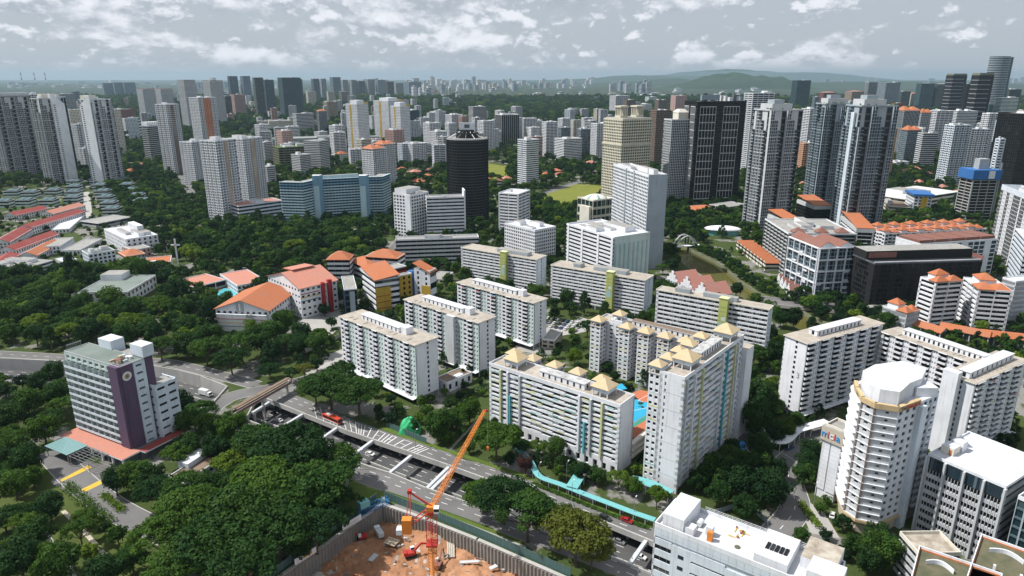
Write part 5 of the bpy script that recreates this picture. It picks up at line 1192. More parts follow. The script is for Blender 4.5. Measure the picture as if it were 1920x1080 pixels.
# --- white office with raked gable, long office in front of it
T(737, 804, 368, 448, 48, .9, ('punch', 'white', 'glass', 3.6, 4.0, .66), 'white stepped office tower with terrace roof, joined to the raked wing', 'office_block', 'office', ('roofbrown', 'white', 1.2), 1, 'the stepped white office', crown=lambda B: (rbox(B, 'upper_terrace', B.W * .1, B.W * .9, B.D * .35, B.D, B.h + .4, B.h + 6, 'white', 'roofgrey'), rbox(B, 'blank_panel', -.5, .1, 1, B.D * .35, 0, B.h + 1, 'white')))
T(797, 871, 373, 449, 5, .4, ('ribbon', 'white', 'glass', 3.6, .55), 'white banded office wing with tall raked gable at its end', 'office_block', 'office', ('roofgrey', 'white', 1.2), 1, 'the raked white office', crown=lambda B: rbox(B, 'raked_gable', B.W - .9, B.W + .6, -.6, B.D, 0, B.h + 8, 'white'))
T(0, 0, 0, 0, 0, 0, ('ribbon', 'lightgrey', 'glassdark', 3.7, .5), 'long low grey office with dark window bands and white roof houses', 'office_block', 'office', ('roofgrey', 'white', 1.0), 3, 'the long grey office', q=place((742, 452), 505, (736, 446), (898, 447)))
# --- black cylinder
xb, yb, hb = ytop(876, 258, 412); qb = Place(); qb.x, qb.y, qb.ang, qb.W, qb.D, qb.h = xb, yb, 0, 1, 1, hb; rb = 38 / FOC * (yb * CP + 100 * SP)
BC = Bld(qb, 'cylinder_tower', 'tall black cylindrical tower with ribbed sides and rooftop sign', 'tower', 'the black cylinder', foot=False); FOOT.append((xb - rb, yb - rb, 0, 2 * rb, 2 * rb))
cp = [(rb * math.cos(t * math.pi / 28), rb * math.sin(t * math.pi / 28)) for t in range(56)]
BC.w.prism([(x * .985, y * .985) for x, y in cp], 0, hb, 'black', 'roofgrey')
for F in poly_faces(cp): BC.part('fin').fb(F, -.22, .22, -.4, .5, 0, hb, 'black')
for k in range(30): BC.part('floor_ring').prism(cp, hb * k / 30, hb * k / 30 + .5, 'dkgrey')
BC.part('white_rim').prism([(x * 1.02, y * 1.02) for x, y in cp], hb - 1.2, hb - .2, 'lightgrey'); BC.part('roof_cone').prism([(x * .55, y * .55) for x, y in cp[::4]], hb, hb + 6, 'black')
for t in range(12): BC.part('roof_rib').tube((rb * .9 * math.cos(t * .52), rb * .9 * math.sin(t * .52), hb), (rb * .35 * math.cos(t * .52), rb * .35 * math.sin(t * .52), hb + 7), .35, .35, 'metalgrey', 4)
BC.part('roof_drum').prism([(x * .34, y * .34) for x, y in cp[::4]], hb + 5, hb + 9, 'black'); BC.part('sign_board').box(-9, 9, -1, 1, hb + 9, hb + 17, 'white'); BC.part('sign_emblem').box(-3, 3, -1.15, -1, hb + 11, hb + 15, 'dkgrey'); BC.done()
for k in ('floor_ring',): pass
# --- white hotel with rounded tower
qr = place((980, 372), 478, (944, 362), (994, 362)); T(0, 0, 0, 0, 0, 0, ('balc', 'white', 'recess', 3.2, .5, 'white'), 'white rounded tower with arched crown, above the hotel wing', 'hotel_tower', 'hotel', ('roofwhite', 'white', 1.0), 1, 'the white rounded tower', q=place((972, 366), 446, (944, 360), (994, 358)))
T(0, 0, 0, 0, 0, 0, ('punch', 'white', 'glass', 3.3, 2.6), 'white hotel wing with gridded windows below the rounded tower', 'hotel_wing', 'hotel', ('roofwhite', 'white', 1.0), 4, None, q=place((1003, 434), 498, (946, 420), (1031, 424)))
# --- white slab hotel and grey tower hotel by the river
B_ = T(0, 0, 0, 0, 0, 0, ('ribbon', 'white', 'glass', 3.3, .5), 'white slab hotel with ribbon windows and pale green end wall', 'hotel_slab', 'hotel', ('roofwhite', 'white', 1.3), 5, 'the white slab hotel', q=place((1150, 449), 545, (1062, 422), (1221, 440)), crown=lambda B: [rbox(B, 'white_pier', -.4, .1, B.D * t, B.D * t + 2.5, 0, B.h + 1, 'white') for t in (.0, .28, .62, .93)] + [rbox(B, 'green_end_wall', 1, B.W + .3, -.6, -.05, 0, B.h + 2, 'mint')] + [rbox(B, 'wall_flute', B.W * (i + .3) / 8, B.W * (i + .6) / 8, -.9, -.6, 0, B.h - 4, 'aqua') for i in range(8)])
T(0, 0, 0, 0, 0, 0, ('punch', 'white2', 'glass', 3.2, 3.4, .72), 'tall grey-white hotel tower with square windows and blank grey flank', 'hotel_tower', 'hotel', ('roofgrey', 'white', 1.6), 4, 'the grey hotel tower', q=place((1216, 332), 505, (1150, 310), (1248, 330)), crown=lambda B: [rbox(B, 'grey_flank', .05, B.W + .3, -.7, -.02, 0, B.h + 2, 'steel')] + [rbox(B, 'grey_strip', -.5, .1, B.D * t, B.D * t + 2.0, 0, B.h + 1.5, 'steel') for t in (.36, .58)])
# --- white tower in the park, cream tower, domed cream hall
T(970, 1011, 264, 354, 40, .9, ('ribbon', 'white', 'glassblue', 3.1, .5), 'white and blue-grey tower standing alone by the park', plant=2, land='the lone park tower', crown=stripe('L', .4, .58, 'steel', .1))
def ctop(B):
    for t in (.28, .82):
        x, y = B.W * t, B.D * .5; rbox(B, 'roof_pavilion', x - 6, x + 6, y - 6, y + 6, B.h + 2, B.h + 5, 'cream'); rbox(B, 'pavilion_top', x - 6.5, x + 6.5, y - 6.5, y + 6.5, B.h + 15, B.h + 17, 'cream')
        b = MB()
        for i in range(4):
            for j in range(4):
                if i in (0, 3) or j in (0, 3): b.box(x - 5.5 + i * 3.3, x - 4.4 + i * 3.3, y - 5.5 + j * 3.3, y - 4.4 + j * 3.3, B.h + 5, B.h + 15, 'cream')
        b.build('colonnade', B.o, kind='stuff')
    rbox(B, 'roof_step', 2, B.W - 2, 2, B.D - 2, B.h, B.h + 2.4, 'cream', 'roofgrey'); rbox(B, 'cornice', -.8, B.W + .8, -.8, B.D + .8, B.h * .72, B.h * .735, 'cream')
T(1131, 1222, 226, 392, 38, .85, ('punch', 'cream', 'glassgreen', 3.6, 3.6, .70), 'cream tower with gridded windows and two rooftop pavilions', plant=0, crown=ctop, land='the cream tower')
def dome(B):
    b = MB(); n = 24; pr = B.W * .42
    for i in range(6):
        for j in range(n):
            f1, f2 = math.pi / 2 * i / 6, math.pi / 2 * (i + 1) / 6; P = lambda f, t: (B.W * .5 + pr * math.cos(f) * math.cos(t), B.D * .5 + pr * math.cos(f) * math.sin(t), B.h + pr * .4 * math.sin(f)); t1, t2 = 2 * math.pi * j / n, 2 * math.pi * (j + 1) / n
            b.face([P(f1, t1), P(f1, t2), P(f2, t2), P(f2, t1)], 'aquaglass' if j % 4 == 0 else 'palecream')
    b.build('dome', B.o); rbox(B, 'front_drum', -3, B.W * .5, B.D * .1, B.D * .7, 0, B.h - 6, 'palecream', 'palecream')
T(1082, 1152, 378, 440, 40, .9, ('fin', 'palecream', 'glassgreen', 9, 6.0, 'cream'), 'cream domed hall beside the grey hotel tower', 'domed_hall', 'building', ('palecream', 'palecream', 1), 0, 'the domed hall', crown=dome)
# --- dark tower under construction, white vertical tower, brown and pink towers
def dtop(B):
    for i in range(16): rbox(B, 'scaffold_unit', *(lambda x, y: (x, x + rnd.uniform(3, 7), y, y + rnd.uniform(3, 6)))(rnd.uniform(0, B.W - 6), rnd.uniform(0, B.D - 6)), B.h + .4, B.h + rnd.uniform(4, 12), rnd.choice(('dkgrey', 'dkgrey', 'black', 'bluegrey', 'lightgrey')))
    rbox(B, 'blue_hoarding', B.W * .1, B.W * .45, B.D * .1, B.D * .2, B.h + 3, B.h + 9, 'bluegrey')
    for F in (B.F['L'], B.F['R']):
        for t0, t1 in ((.06, .38), (.54, .86)):
            b = MB(); s0, s1 = F[3] * t0, F[3] * t1; n = 5
            for k in range(13): b.fb(F, s0, s1, 0, .7, 8 + (B.h - 14) * k / 12, 8.9 + (B.h - 14) * k / 12, 'lightgrey')
            for j in range(n + 1): b.fb(F, s0 + (s1 - s0) * j / n - .2, s0 + (s1 - s0) * j / n + .2, 0, .55, 8, B.h - 5, 'lightgrey')
            b.build('white_lattice', B.o)
T(1283, 1396, 192, 385, 28, .55, ('ribbon', 'black', 'glassdark', 4, .3), 'dark tower under construction with white lattice panels', cat='tower', plant=0, crown=dtop, land='the dark lattice tower')
T(1245, 1292, 226, 382, 30, .8, ('fin', 'white2', 'glassgreen', 3.3, 2.6, 'grey'), 'white tower with vertical ribs and barrel-vaulted crown', plant=0, crown=lambda B: (rbox(B, 'crown_block', B.W * .4, B.W * .95, B.D * .1, B.D * .8, B.h, B.h + 10, 'palecream'), hip(B, B.W * .4, B.W * .95, B.D * .1, B.D * .8, B.h + 10, B.h + 14, 'palecream', .5, .5, 'vault')), land='the ribbed white tower')
for (a, b_, t, bb, w_, lab) in ((1219, 1258, 208, 315, 'brown', 'dark brown slab tower behind the cream tower'), (1168, 1192, 188, 224, 'brown', 'stepped brown tower over the cream pavilions'), (1228, 1252, 188, 222, 'brown', 'smaller stepped brown tower'), (1258, 1288, 180, 220, 'pink', 'stepped pink tower behind the dark lattice tower'), (1143, 1180, 180, 218, 'white', 'white balcony tower with twin heads at the forest edge'), (1186, 1222, 196, 216, 'white2', 'white low-rise with flat roofs behind the cream tower'), (1210, 1232, 182, 200, 'mint', 'pale green rounded block at the forest edge')):
    T(a, b_, t, bb, 30, .8, ('balc' if w_ == 'white' else 'punch', w_, 'glass', 3.4), lab, plant=3)
# --- white estate in the middle
MID = [(878, 912, 201, 258, 'ribbon', 'grey', 'grey stepped office above the white estate'), (895, 926, 228, 292, 'apt', 'white', 'white tower with red-brown stripe right behind the black cylinder'), (928, 974, 216, 270, 'fin', 'white', 'white slab with black vertical stripes'), (960, 980, 222, 268, 'apt', 'white', 'narrow white tower next to the black-striped slab'),
       (972, 1007, 223, 266, 'apt', 'white', 'white tower with dark balconies, second right of the black-striped slab'), (984, 1014, 240, 270, 'apt', 'palecream', 'cream block tucked in the white estate'), (1016, 1046, 230, 292, 'balc', 'white', 'white tower with dark balcony shaft in the middle of the estate'), (1046, 1070, 223, 262, 'apt', 'white', 'white tower behind the low banded block, left one'), (1070, 1090, 226, 268, 'apt', 'palecream', 'white-and-brown tower behind the low banded block, right one'),
       (1039, 1092, 262, 302, 'ribbon', 'white', 'low wide white block with horizontal bands by the park'), (1082, 1110, 243, 296, 'curtain', 'steel', 'grey-green glass tower by the low banded block'), (1108, 1140, 233, 302, 'apt', 'white', 'white tower touching the cream tower'), (1046, 1070, 240, 270, 'curtain', 'steel', 'small glass tower behind the banded block'), (1064, 1084, 204, 228, 'ribbon', 'lightgrey', 'left half of the twin glass villa block at the forest edge'), (1086, 1104, 205, 228, 'ribbon', 'lightgrey', 'right half of the twin glass villa block at the forest edge'), (1000, 1018, 228, 256, 'apt', 'white', 'thin white tower at the back of the estate'), (1090, 1110, 222, 262, 'apt', 'white', 'white tower at the back right of the estate')]
for i, (a, b_, t, bb, k, w_, lab) in enumerate(MID): T(a, b_, t, bb, 35 if i % 2 else 25, .8, (k, w_, 'glass', 3.2) if k != 'fin' else ('fin', 'white', 'glassdark', 3.2, 5.0), lab, plant=2)
# --- glass apartment towers on the right
def steps(B):
    rbox(B, 'penthouse', B.W * .1, B.W * .7, B.D * .1, B.D * .8, B.h + .4, B.h + 7, 'lightgrey', 'roofgrey'); rbox(B, 'penthouse', B.W * .2, B.W * .5, B.D * .2, B.D * .6, B.h + 7, B.h + 11, 'steel', 'roofgrey')
    b = MB()
    for i in range(30): x, y = rnd.uniform(0, B.W), rnd.uniform(0, B.D * .3); b.face([(x, y, B.h + 1.2), (x + 1.6, y + .3, B.h + 2.4), (x + .5, y + 1.5, B.h + 3)], 'leaf')
    b.build('roof_garden', B.o, kind='stuff')
FR = ('artic', 'lightgrey', 'glassblue', 3.4, None, 'dkgrey')
T(1414, 1502, 208, 436, 35, .75, FR, 'grey framed glass tower with roof gardens, left of the three', plant=0, crown=steps, land='the left glass tower')
T(1396, 1450, 176, 330, 35, .6, ('balc', 'white2', 'recess', 3.3, .4), 'white tower with balconies just behind the left glass tower', plant=3)
T(1530, 1602, 196, 400, 25, .7, ('artic', 'steel', 'glassteal', 3.4, None, 'darkteal'), 'teal glass tower, middle one of the three', plant=0, crown=steps, land='the middle glass tower')
T(1588, 1676, 200, 446, 30, .8, ('artic', 'steel', 'glassteal', 3.4, None, 'dkgrey'), 'dark glass tower with pale spine, right of the three', plant=0, crown=crowns(steps, lambda B: rbox(B, 'pale_spine', -1.6, .2, B.D * .3, B.D * .55, 0, B.h - 6, 'bluewhite'), lambda B: rbox(B, 'pale_edge', B.W - .6, B.W + .5, -.8, .3, 0, B.h, 'lightgrey')), land='the right glass tower')
RT = [(1504, 1545, 205, 290, 'balc', 'white', 'white banded tower between the left and middle glass towers'), (1496, 1535, 270, 325, 'apt', 'peach', 'peach apartment block between the left and middle glass towers'), (1664, 1682, 242, 330, 'apt', 'peach', 'thin peach block beside the right glass tower'), (1486, 1519, 151, 208, 'fin', 'darkteal', 'dark green tower with pale crown near the hill'), (1524, 1536, 182, 212, 'curtain', 'steel', 'thin glass block under the dark green tower'), (1536, 1566, 174, 202, 'apt', 'redbrown', 'dark block with pink roof behind the glass towers'), (1586, 1618, 172, 200, 'apt', 'tan', 'tan block with pinkish roof behind the right glass tower'), (1622, 1648, 154, 200, 'fin', 'white', 'white tower with antenna masts near the skyline'), (1648, 1686, 155, 202, 'balc', 'steel', 'curved grey tower near the skyline'), (1686, 1706, 172, 210, 'curtain', 'dkgrey', 'black block left of the dark slab'), (1704, 1718, 176, 208, 'punch', 'palecream', 'small cream block with orange cap'),
      (1720, 1750, 157, 210, 'curtain', 'darkteal', 'dark teal office slab on the right skyline'), (1742, 1786, 158, 210, 'ribbon', 'dkgrey', 'charcoal slab with thin ribs on the right skyline'), (1672, 1694, 194, 242, 'punch', 'redbrown', 'deep red tower with pink outline beside the right glass tower'), (1680, 1722, 208, 300, 'fin', 'white', 'white tower with orange gables'), (1722, 1744, 212, 296, 'punch', 'grey', 'dark-sided tower with orange gables'), (1690, 1724, 245, 312, 'curtain', 'steel', 'dark blue glass block in front of the orange gables'), (1722, 1756, 251, 318, 'ribbon', 'lightgrey', 'grey banded block right of the blue glass block'), (1742, 1784, 209, 290, 'balc', 'white', 'white balcony tower under the charcoal slab'), (1783, 1828, 209, 280, 'ribbon', 'white2', 'white tower with gridded top, right of the balcony tower'),
      (1774, 1818, 236, 346, 'apt', 'bluewhite', 'bright white tower with vertical window strips'), (1806, 1850, 243, 330, 'apt', 'white', 'white tower joined to the bright one, in shade'), (1844, 1876, 214, 320, 'apt', 'white', 'white tower half behind the blue formwork tower'), (1868, 1892, 228, 330, 'balc', 'bluewhite', 'pale tower near the black tower at the edge'), (1846, 1870, 196, 260, 'curtain', 'aqua', 'pale green glass tower on the right skyline'), (1868, 1905, 184, 262, 'ribbon', 'mint', 'pale curved tower at the right edge of the skyline'), (1884, 1912, 168, 230, 'curtain', 'dkgrey', 'dark tower with white cap at the right edge of the skyline')]
for i, (a, b_, t, bb, k, w_, lab) in enumerate(RT):
    st = (k, w_, 'glass' if k in ('apt', 'balc', 'punch', 'ribbon') else 'glassteal', 3.5); cr = None
    if 'orange gables' in lab: cr = lambda B: [hip(B, B.W * .0, B.W * .5, 0, B.D, B.h + 1, B.h + 9), hip(B, B.W * .5, B.W, 0, B.D, B.h + 1, B.h + 8)]
    elif 'antenna' in lab: cr = lambda B: [rbox(B, 'antenna_mast', B.W * t_, B.W * t_ + .8, B.D * .5, B.D * .5 + .8, B.h, B.h + 38, 'metalwhite') for t_ in (.05, .75)]
    elif 'pink roof' in lab or 'pinkish' in lab or 'orange cap' in lab: cr = lambda B: hip(B, 0, B.W, 0, B.D, B.h + 1, B.h + 6, 'tilepink')
    T(a, b_, t, bb, 28 if i % 2 else 38, .75, st, lab, plant=2 if cr is None else 0, crown=cr)
for i, (a, b_, t, bb) in enumerate(((1776, 1810, 142, 235), (1824, 1860, 142, 262))): T(a, b_, t, bb, 35, .8, ('ribbon', 'black', 'glassdark', 4.5, .5), ['black banded tower with pale ledges, left of the tallest tower', 'black banded tower with pale ledges, touching the tallest tower'][i], plant=0, crown=lambda B: (rbox(B, 'grey_head', 1, B.W - 1, 1, B.D - 1, B.h, B.h + 7, 'olive'), [rbox(B, 'pale_ledge', -.8, B.W * .8, -.8, B.D * .9, B.h * (.3 + k * .07), B.h * (.3 + k * .07) + .9, 'lightgrey') for k in range(10)]))
T(1808, 1828, 158, 240, 30, .9, ('curtain', 'black', 'glassdark', 4.5), 'black glass tower between the two banded ones', plant=1)
xt, yt, ht = ytop(1876, 106, 232); qt = Place(); qt.x, qt.y, qt.ang, qt.W, qt.D, qt.h = xt, yt, 0, 1, 1, ht; rt = 17 / FOC * yt * 1.05
TT = Bld(qt, 'curved_tower', 'tallest tower on the right, curved and grey with fine bands', 'tower', 'the tallest tower', foot=False); FOOT.append((xt - rt, yt - rt, 0, 2 * rt, 2 * rt)); tp = [(rt * math.cos(t * math.pi / 14), rt * .8 * math.sin(t * math.pi / 14)) for t in range(28)]
TT.w.prism([(x * .95, y * .95) for x, y in tp], 0, ht, 'glassdark', 'roofgrey')
for k in range(40):
    for F in poly_faces(tp): TT.part('floor_band').fb(F, 0, F[3], -.8, 0, ht * k / 40, ht * (k + .45) / 40, 'steel')
TT.part('dark_flank').box(rt * .4, rt * 1.15, -rt * .3, rt * .7, 0, ht - 2, 'darkteal'); TT.done()
T(1880, 1950, 215, 372, 60, .9, ('curtain', 'black', 'glassdark', 4), 'black tower cut by the right edge', land='the black edge tower')
T(1868, 1884, 262, 392, 40, 1, ('balc', 'bluewhite', 'recess', 3.4, .5), 'white core tower right of the blue formwork')
def formwork(B):
    b = MB(); b.box(-2, B.W + 2, -2, B.D + 2, B.h - 9, B.h + 2, 'blue'); o = b.build('blue_formwork', B.o); rbox(B, 'white_panel', B.W * .55, B.W * .8, -2.1, -2, B.h - 8, B.h + 1, 'white'); rbox(B, 'core_wall', B.W * .3, B.W * .7, B.D * .3, B.D * .7, B.h, B.h + 14, 'grey'); rbox(B, 'hoist_mast', B.W + 2.5, B.W + 4, 2, 3.5, 0, B.h + 10, 'metalgrey')
T(1806, 1866, 322, 412, 35, .8, ('balc', 'concrete', 'recess', 3.6, .18, 'grey'), 'concrete tower frame under construction with blue formwork', plant=0, crown=formwork, land='the blue formwork tower')
T(0, 0, 0, 0, 0, 0, ('frame', 'grey', 'recess', 3.4, 3.2, 'white'), 'white and black chequered apartment slab at the right edge', 'apartment_slab', 'apartment block', ('roofgrey', 'bluewhite', 4.5), 2, 'the chequered slab', q=place((1950, 385), 520, (1877, 355), None, W=16))
# --- riverside apartments, black hotel, orange-roofed condominiums
T(0, 0, 0, 0, 0, 0, ('frame', 'black', 'glassdark', 3.5, 2.6, 'black'), 'big black glass hotel with white roof edge', 'black_hotel', 'hotel', ('black', 'dkgrey', .8), 0, 'the black hotel', q=place((1640, 496), 586, (1612, 478), (1842, 490)), crown=lambda B: (rbox(B, 'upper_floor', 0, B.W, B.D * .4, B.D, B.h + .4, B.h + 7, 'black', 'roofgrey'), rbox(B, 'white_edge', -.3, B.W * .98, -.3, .3, B.h + 1.2, B.h + 1.9, 'white'), rbox(B, 'red_sign_panel', B.W * .02, B.W * .28, B.D * .4 - .2, B.D * .4, B.h + 2, B.h + 6, 'redbrown'), rbox(B, 'podium', -8, B.W, -6, -.4, 0, 6, 'darkteal', 'roofgrey'), rbox(B, 'red_sign_panel', B.W - .1, B.W + .2, 0, B.D * .6, B.h - 4, B.h + 4, 'redbrown')))
def frames(B):
    b = MB()
    for F in (B.F['L'], B.F['R']):
        n = max(3, int(F[3] / 7)); nf = 4
        for k in range(nf + 1): b.fb(F, -.6, F[3] + .3, .1, 1.4, 6 + (B.h - 6) * k / nf - .45, 6 + (B.h - 6) * k / nf + .45, 'white')
        for j in range(n + 1): b.fb(F, F[3] * j / n - .35, F[3] * j / n + .35, .1, 1.35, 6, B.h, 'white')
        for k in range(9):
            j = rnd.randrange(n); z = 6 + (B.h - 6) * rnd.random() * .85; b.fb(F, F[3] * j / n, F[3] * (j + .6) / n, .1, 1.2, z, z + 1, 'white')
    b.build('white_frame', B.o)
    g = MB(); g.gable(0, B.W * .45, 0, B.D, B.h + .6, B.h + 4.5, 'tilebrown', 'white', 'y', .2); g.build('tile_roof', B.o); g = MB(); g.gable(B.W * .55, B.W, 0, B.D * .8, B.h + .6, B.h + 4, 'tilebrown', 'white', 'y', .2); g.build('tile_roof', B.o)
T(0, 0, 0, 0, 0, 0, ('curtain', 'bluegrey', 'glassteal', 3.4), 'glass apartments in chunky white frames with brown tiled roofs', 'framed_block', 'apartment block', ('roofgrey', 'white', .4), 0, 'the white-framed apartments', q=place((1537, 466), 566, (1482, 444), (1590, 458)), crown=frames)
T(0, 0, 0, 0, 0, 0, ('balc', 'grey', 'glassgreen', 3.4, .22, 'dkgrey'), 'dark green balcony block behind the white-framed apartments', 'apartment_slab', 'apartment block', ('roofgrey', 'white', 1), 4, 'the dark green balcony block', q=place((1478, 440), 516, (1434, 412), (1580, 428)), crown=lambda B: [hip(B, B.W * t, B.W * t + 9, 3, 11, B.h + 1.5, B.h + 5, 'tilebrown') for t in (.1, .45, .75)])
T(0, 0, 0, 0, 0, 0, ('frame', 'white', 'glassteal', 3.5, 6.0, 'white'), 'long glass apartments with brown roof behind the black hotel', 'apartment_slab', 'apartment block', ('tilebrown', 'white', 1), 0, 'the long brown-roofed apartments', q=place((1726, 460), 540, (1600, 452), (1870, 450)), crown=lambda B: [rbox(B, 'brown_roof', B.W * i / 5 + .5, B.W * (i + 1) / 5 - .8, 2, B.D - 2, B.h + 1.2, B.h + 3.4, 'tilebrown') for i in range(5)])
def mono(B):
    b = MB(); b.hexa([(-.5, -.5, B.h), (B.W + .5, -.5, B.h), (B.W + .5, B.D + .5, B.h + 5), (-.5, B.D + .5, B.h + 5), (-.5, -.5, B.h + .5), (B.W + .5, -.5, B.h + .5), (B.W + .5, B.D + .5, B.h + 5.5), (-.5, B.D + .5, B.h + 5.5)], 'tileorange'); b.build('orange_roof', B.o)
    rbox(B, 'white_band', -.5, B.W + .3, -.5, -.1, B.h - 4, B.h - .1, 'lightgrey'); rbox(B, 'white_band', -.5, -.1, -.1, B.D, B.h - 4, B.h - .1, 'lightgrey')
T(0, 0, 0, 0, 0, 0, ('curtain', 'black', 'glassdark', 3.8), 'dark block with orange monopitch roof under the glass towers', 'office_block', 'office', ('roofgrey', 'white', 0), 0, 'the dark orange-topped block', q=place((1528, 386), 430, (1495, 374), (1572, 390)), crown=mono)
T(0, 0, 0, 0, 0, 0, ('balc', 'white', 'glassdark', 3.8, .2, 'white'), 'dark glazed block with orange sloping roof right of the glass towers', 'office_block', 'office', ('roofgrey', 'white', 0), 0, None, q=place((1607, 428), 470, (1577, 404), (1630, 422)), crown=mono)
T(0, 0, 0, 0, 0, 0, ('balc', 'olive', 'recess', 3.4, .4), 'planted terrace block with orange roof left of the dark balcony block', 'terrace_block', 'apartment block', ('roofgrey', 'white', 0), 0, None, q=place((1487, 420), 470, (1440, 402), (1500, 414)), crown=mono)
def clusters(B):
    n = max(3, int(B.W / 9))
    for i in range(n):
        for j in range(2):
            x, y = B.W * (i + .5) / n, B.D * (j * .6 + .2); z = B.h + (1.0 if (i + j) % 2 else 3.0); rbox(B, 'roof_turret', x - 3.6, x + 3.6, y - 3.6, y + 3.6, B.h, z, 'white'); hip(B, x - 4, x + 4, y - 4, y + 4, z, z + 3, 'tileorange', .5, 0)
T(0, 0, 0, 0, 0, 0, ('apt', 'white', 'glass', 3.2), 'white low-rise condominium with many small orange hip roofs', 'condominium', 'apartment block', ('tilesalmon', 'white', .6), 0, 'the orange-hipped condominium', q=place((1660, 440), 478, (1640, 424), (1850, 430)), crown=clusters)
def trio(B):
    w = B.W; d = B.D
    for (x0, x1, y0, y1, z) in ((.0, .46, .0, .42, 1.2), (.5, .98, .02, .45, .9), (.25, .75, .5, .95, 3.8)):
        rbox(B, 'roof_turret', w * x0, w * x1, d * y0, d * y1, B.h, B.h + z, 'white'); hip(B, w * x0, w * x1, d * y0, d * y1, B.h + z, B.h + z + 3.2, 'tileorange', .5, .1)
for i, (N_, bs, L2, R2) in enumerate((((1755, 532), 618, (1719, 522), (1806, 528)), ((1835, 545), 622, (1806, 522), (1886, 540)), ((1700, 590), 628, (1655, 576), (1738, 588)), ((1905, 530), 610, (1884, 522), (1960, 525)))):
    T(0, 0, 0, 0, 0, 0, ('balc' if i < 2 else 'apt', 'white', 'glass', 3.3, .4), ['white balcony block with three orange hips, left of the riverside pair', 'white balcony block with three orange hips, right of the riverside pair', 'low white house-like block with three orange hips', 'white balcony block cut by the right edge below the chequered slab'][i], 'condominium', 'apartment block', ('roofwhite', 'white', .8), 0, ['the left orange-hipped block', 'the right orange-hipped block', 'the low orange-hipped block', None][i], q=place(N_, bs, L2, R2), crown=trio if i < 3 else None)
T(0, 0, 0, 0, 0, 0, ('ribbon', 'bluewhite', 'glass', 3.6, .5), 'pale blue-white block at the right edge above the condominiums', 'apartment_slab', 'apartment block', ('roofwhite', 'white', 1), 1, None, q=place((1925, 455), 560, (1903, 430), None, W=14))
# warehouses and market behind the condominiums
T(0, 0, 0, 0, 0, 0, ('ribbon', 'palecream', 'glass', 5), 'large market hall with pale blue metal roof', 'market_hall', 'building', ('roofwhite', 'palecream', .3), 2, None, q=place((1700, 375), 392, (1665, 356), (1800, 360)))
T(0, 0, 0, 0, 0, 0, ('punch', 'white', 'glass', 4, 5), 'white and yellow building with bright blue roof', 'blue_roof_building', 'building', ('bluetile', 'blue', .5), 0, 'the blue-roofed building', q=place((1715, 368), 402, (1700, 360), (1758, 374)), crown=lambda B: (rbox(B, 'blue_roof', -2, B.W + 2, -2, B.D + 1, B.h + .6, B.h + 3, 'bluetile'), rbox(B, 'yellow_panel', B.W * .4, B.W * .75, -.3, .1, 5, B.h - 1, 'yellowpaint')))
T(0, 0, 0, 0, 0, 0, ('ribbon', 'cream', 'glass', 4), 'low cream shed with brown roofs by the blue-roofed building', 'shed', 'building', ('roofbrown', 'palecream', .3), 1, None, q=place((1668, 388), 400, (1655, 376), (1700, 384)))

# ------------------------------------------------------------------ school with orange roofs
def hall(q, name, label, wallm, tile, over=1.0, rise=6.0, axis='y', land=None, group='school buildings', deco=None, nb=8):
    B = Bld(q, name, label, 'school', land, group); B.body(0, B.h, wallm, .4)
    for k in 'LRBK': B.grid(B.F[k], 0, B.h, max(2, int(B.h / 4)), max(2, int(B.F[k][3] / 4)), wallm, 'glass', .5, .35, .72, .4)
    g = MB(); g.gable(0, B.W, 0, B.D, B.h, B.h + rise, tile, wallm, axis, over); g.build('pitched_roof', B.o)
    if deco: deco(B)
    B.done(); return B
def school_front(B):
    F = B.F['L']; b = MB(); b.fb(F, 1, F[3] - 1, .1, 2.2, 0, B.h - 3, 'white'); o = b.build('front_block', B.o)
    for k, m in enumerate(('red', 'mustard', 'navy')):
        b = MB(); b.fb(F, 1, F[3] - 1, 2.2, 2.3, B.h - 6.5 - k * 2.6, B.h - 6.1 - k * 2.6, m); b.build('colour_stripe', o)
    b = MB(); b.fb(F, F[3] * .40, F[3] * .54, .05, .5, B.h - 2, B.h + 4.5, 'grey'); b.fb(F, F[3] * .455, F[3] * .485, .5, .6, B.h - 1, B.h + 4, 'white'); b.build('grey_panel', B.o)
    (px, py), (ax, ay), (nx, ny) = F[0], F[1], F[2]
    for i, s in enumerate(('OUTRAM', 'SECONDARY', 'SCHOOL')): text(B.o, s, (px + ax * F[3] * .60 + nx * 2.35, py + ay * F[3] * .60 + ny * 2.35, B.h - 3.6 - i * 1.1 + 1.0), math.atan2(ay, ax), 1.25, 'dkgrey', name='school_lettering', align='LEFT')
qs1 = place((503, 582), 622, (406, 577), (551, 547)); hall(qs1, 'school_hall', 'white school hall with bright orange gable roof and lettering', 'white', 'tileorange', 1.2, 6.5, 'x', 'the orange-roofed school hall', deco=school_front)
def sal(B):
    b = MB(); b.hexa([(B.W * .25, B.D * .5, B.h + 6.2), (B.W * .8, B.D * .5, B.h + 6.2), (B.W * .8, B.D * .68, B.h + 6.2), (B.W * .25, B.D * .68, B.h + 6.2), (B.W * .22, B.D * .45, B.h + 8.2), (B.W * .83, B.D * .45, B.h + 8.2), (B.W * .83, B.D * .75, B.h + 7.0), (B.W * .22, B.D * .75, B.h + 7.0)], 'tilesalmon'); b.build('ridge_monitor', B.o)
    rbox(B, 'red_slab', B.W * .55, B.W * .62, -2.2, .2, 0, B.h + 1, 'red'); rbox(B, 'red_slab', B.W * .72, B.W * .82, -2.2, .2, 0, B.h + 2, 'red')
    for k, m in enumerate(('red', 'mustard', 'navy')): rbox(B, 'colour_stripe', 0, B.W * .5, -.25, -.02, B.h - 5 - k * 2.6, B.h - 4.5 - k * 2.6, m)
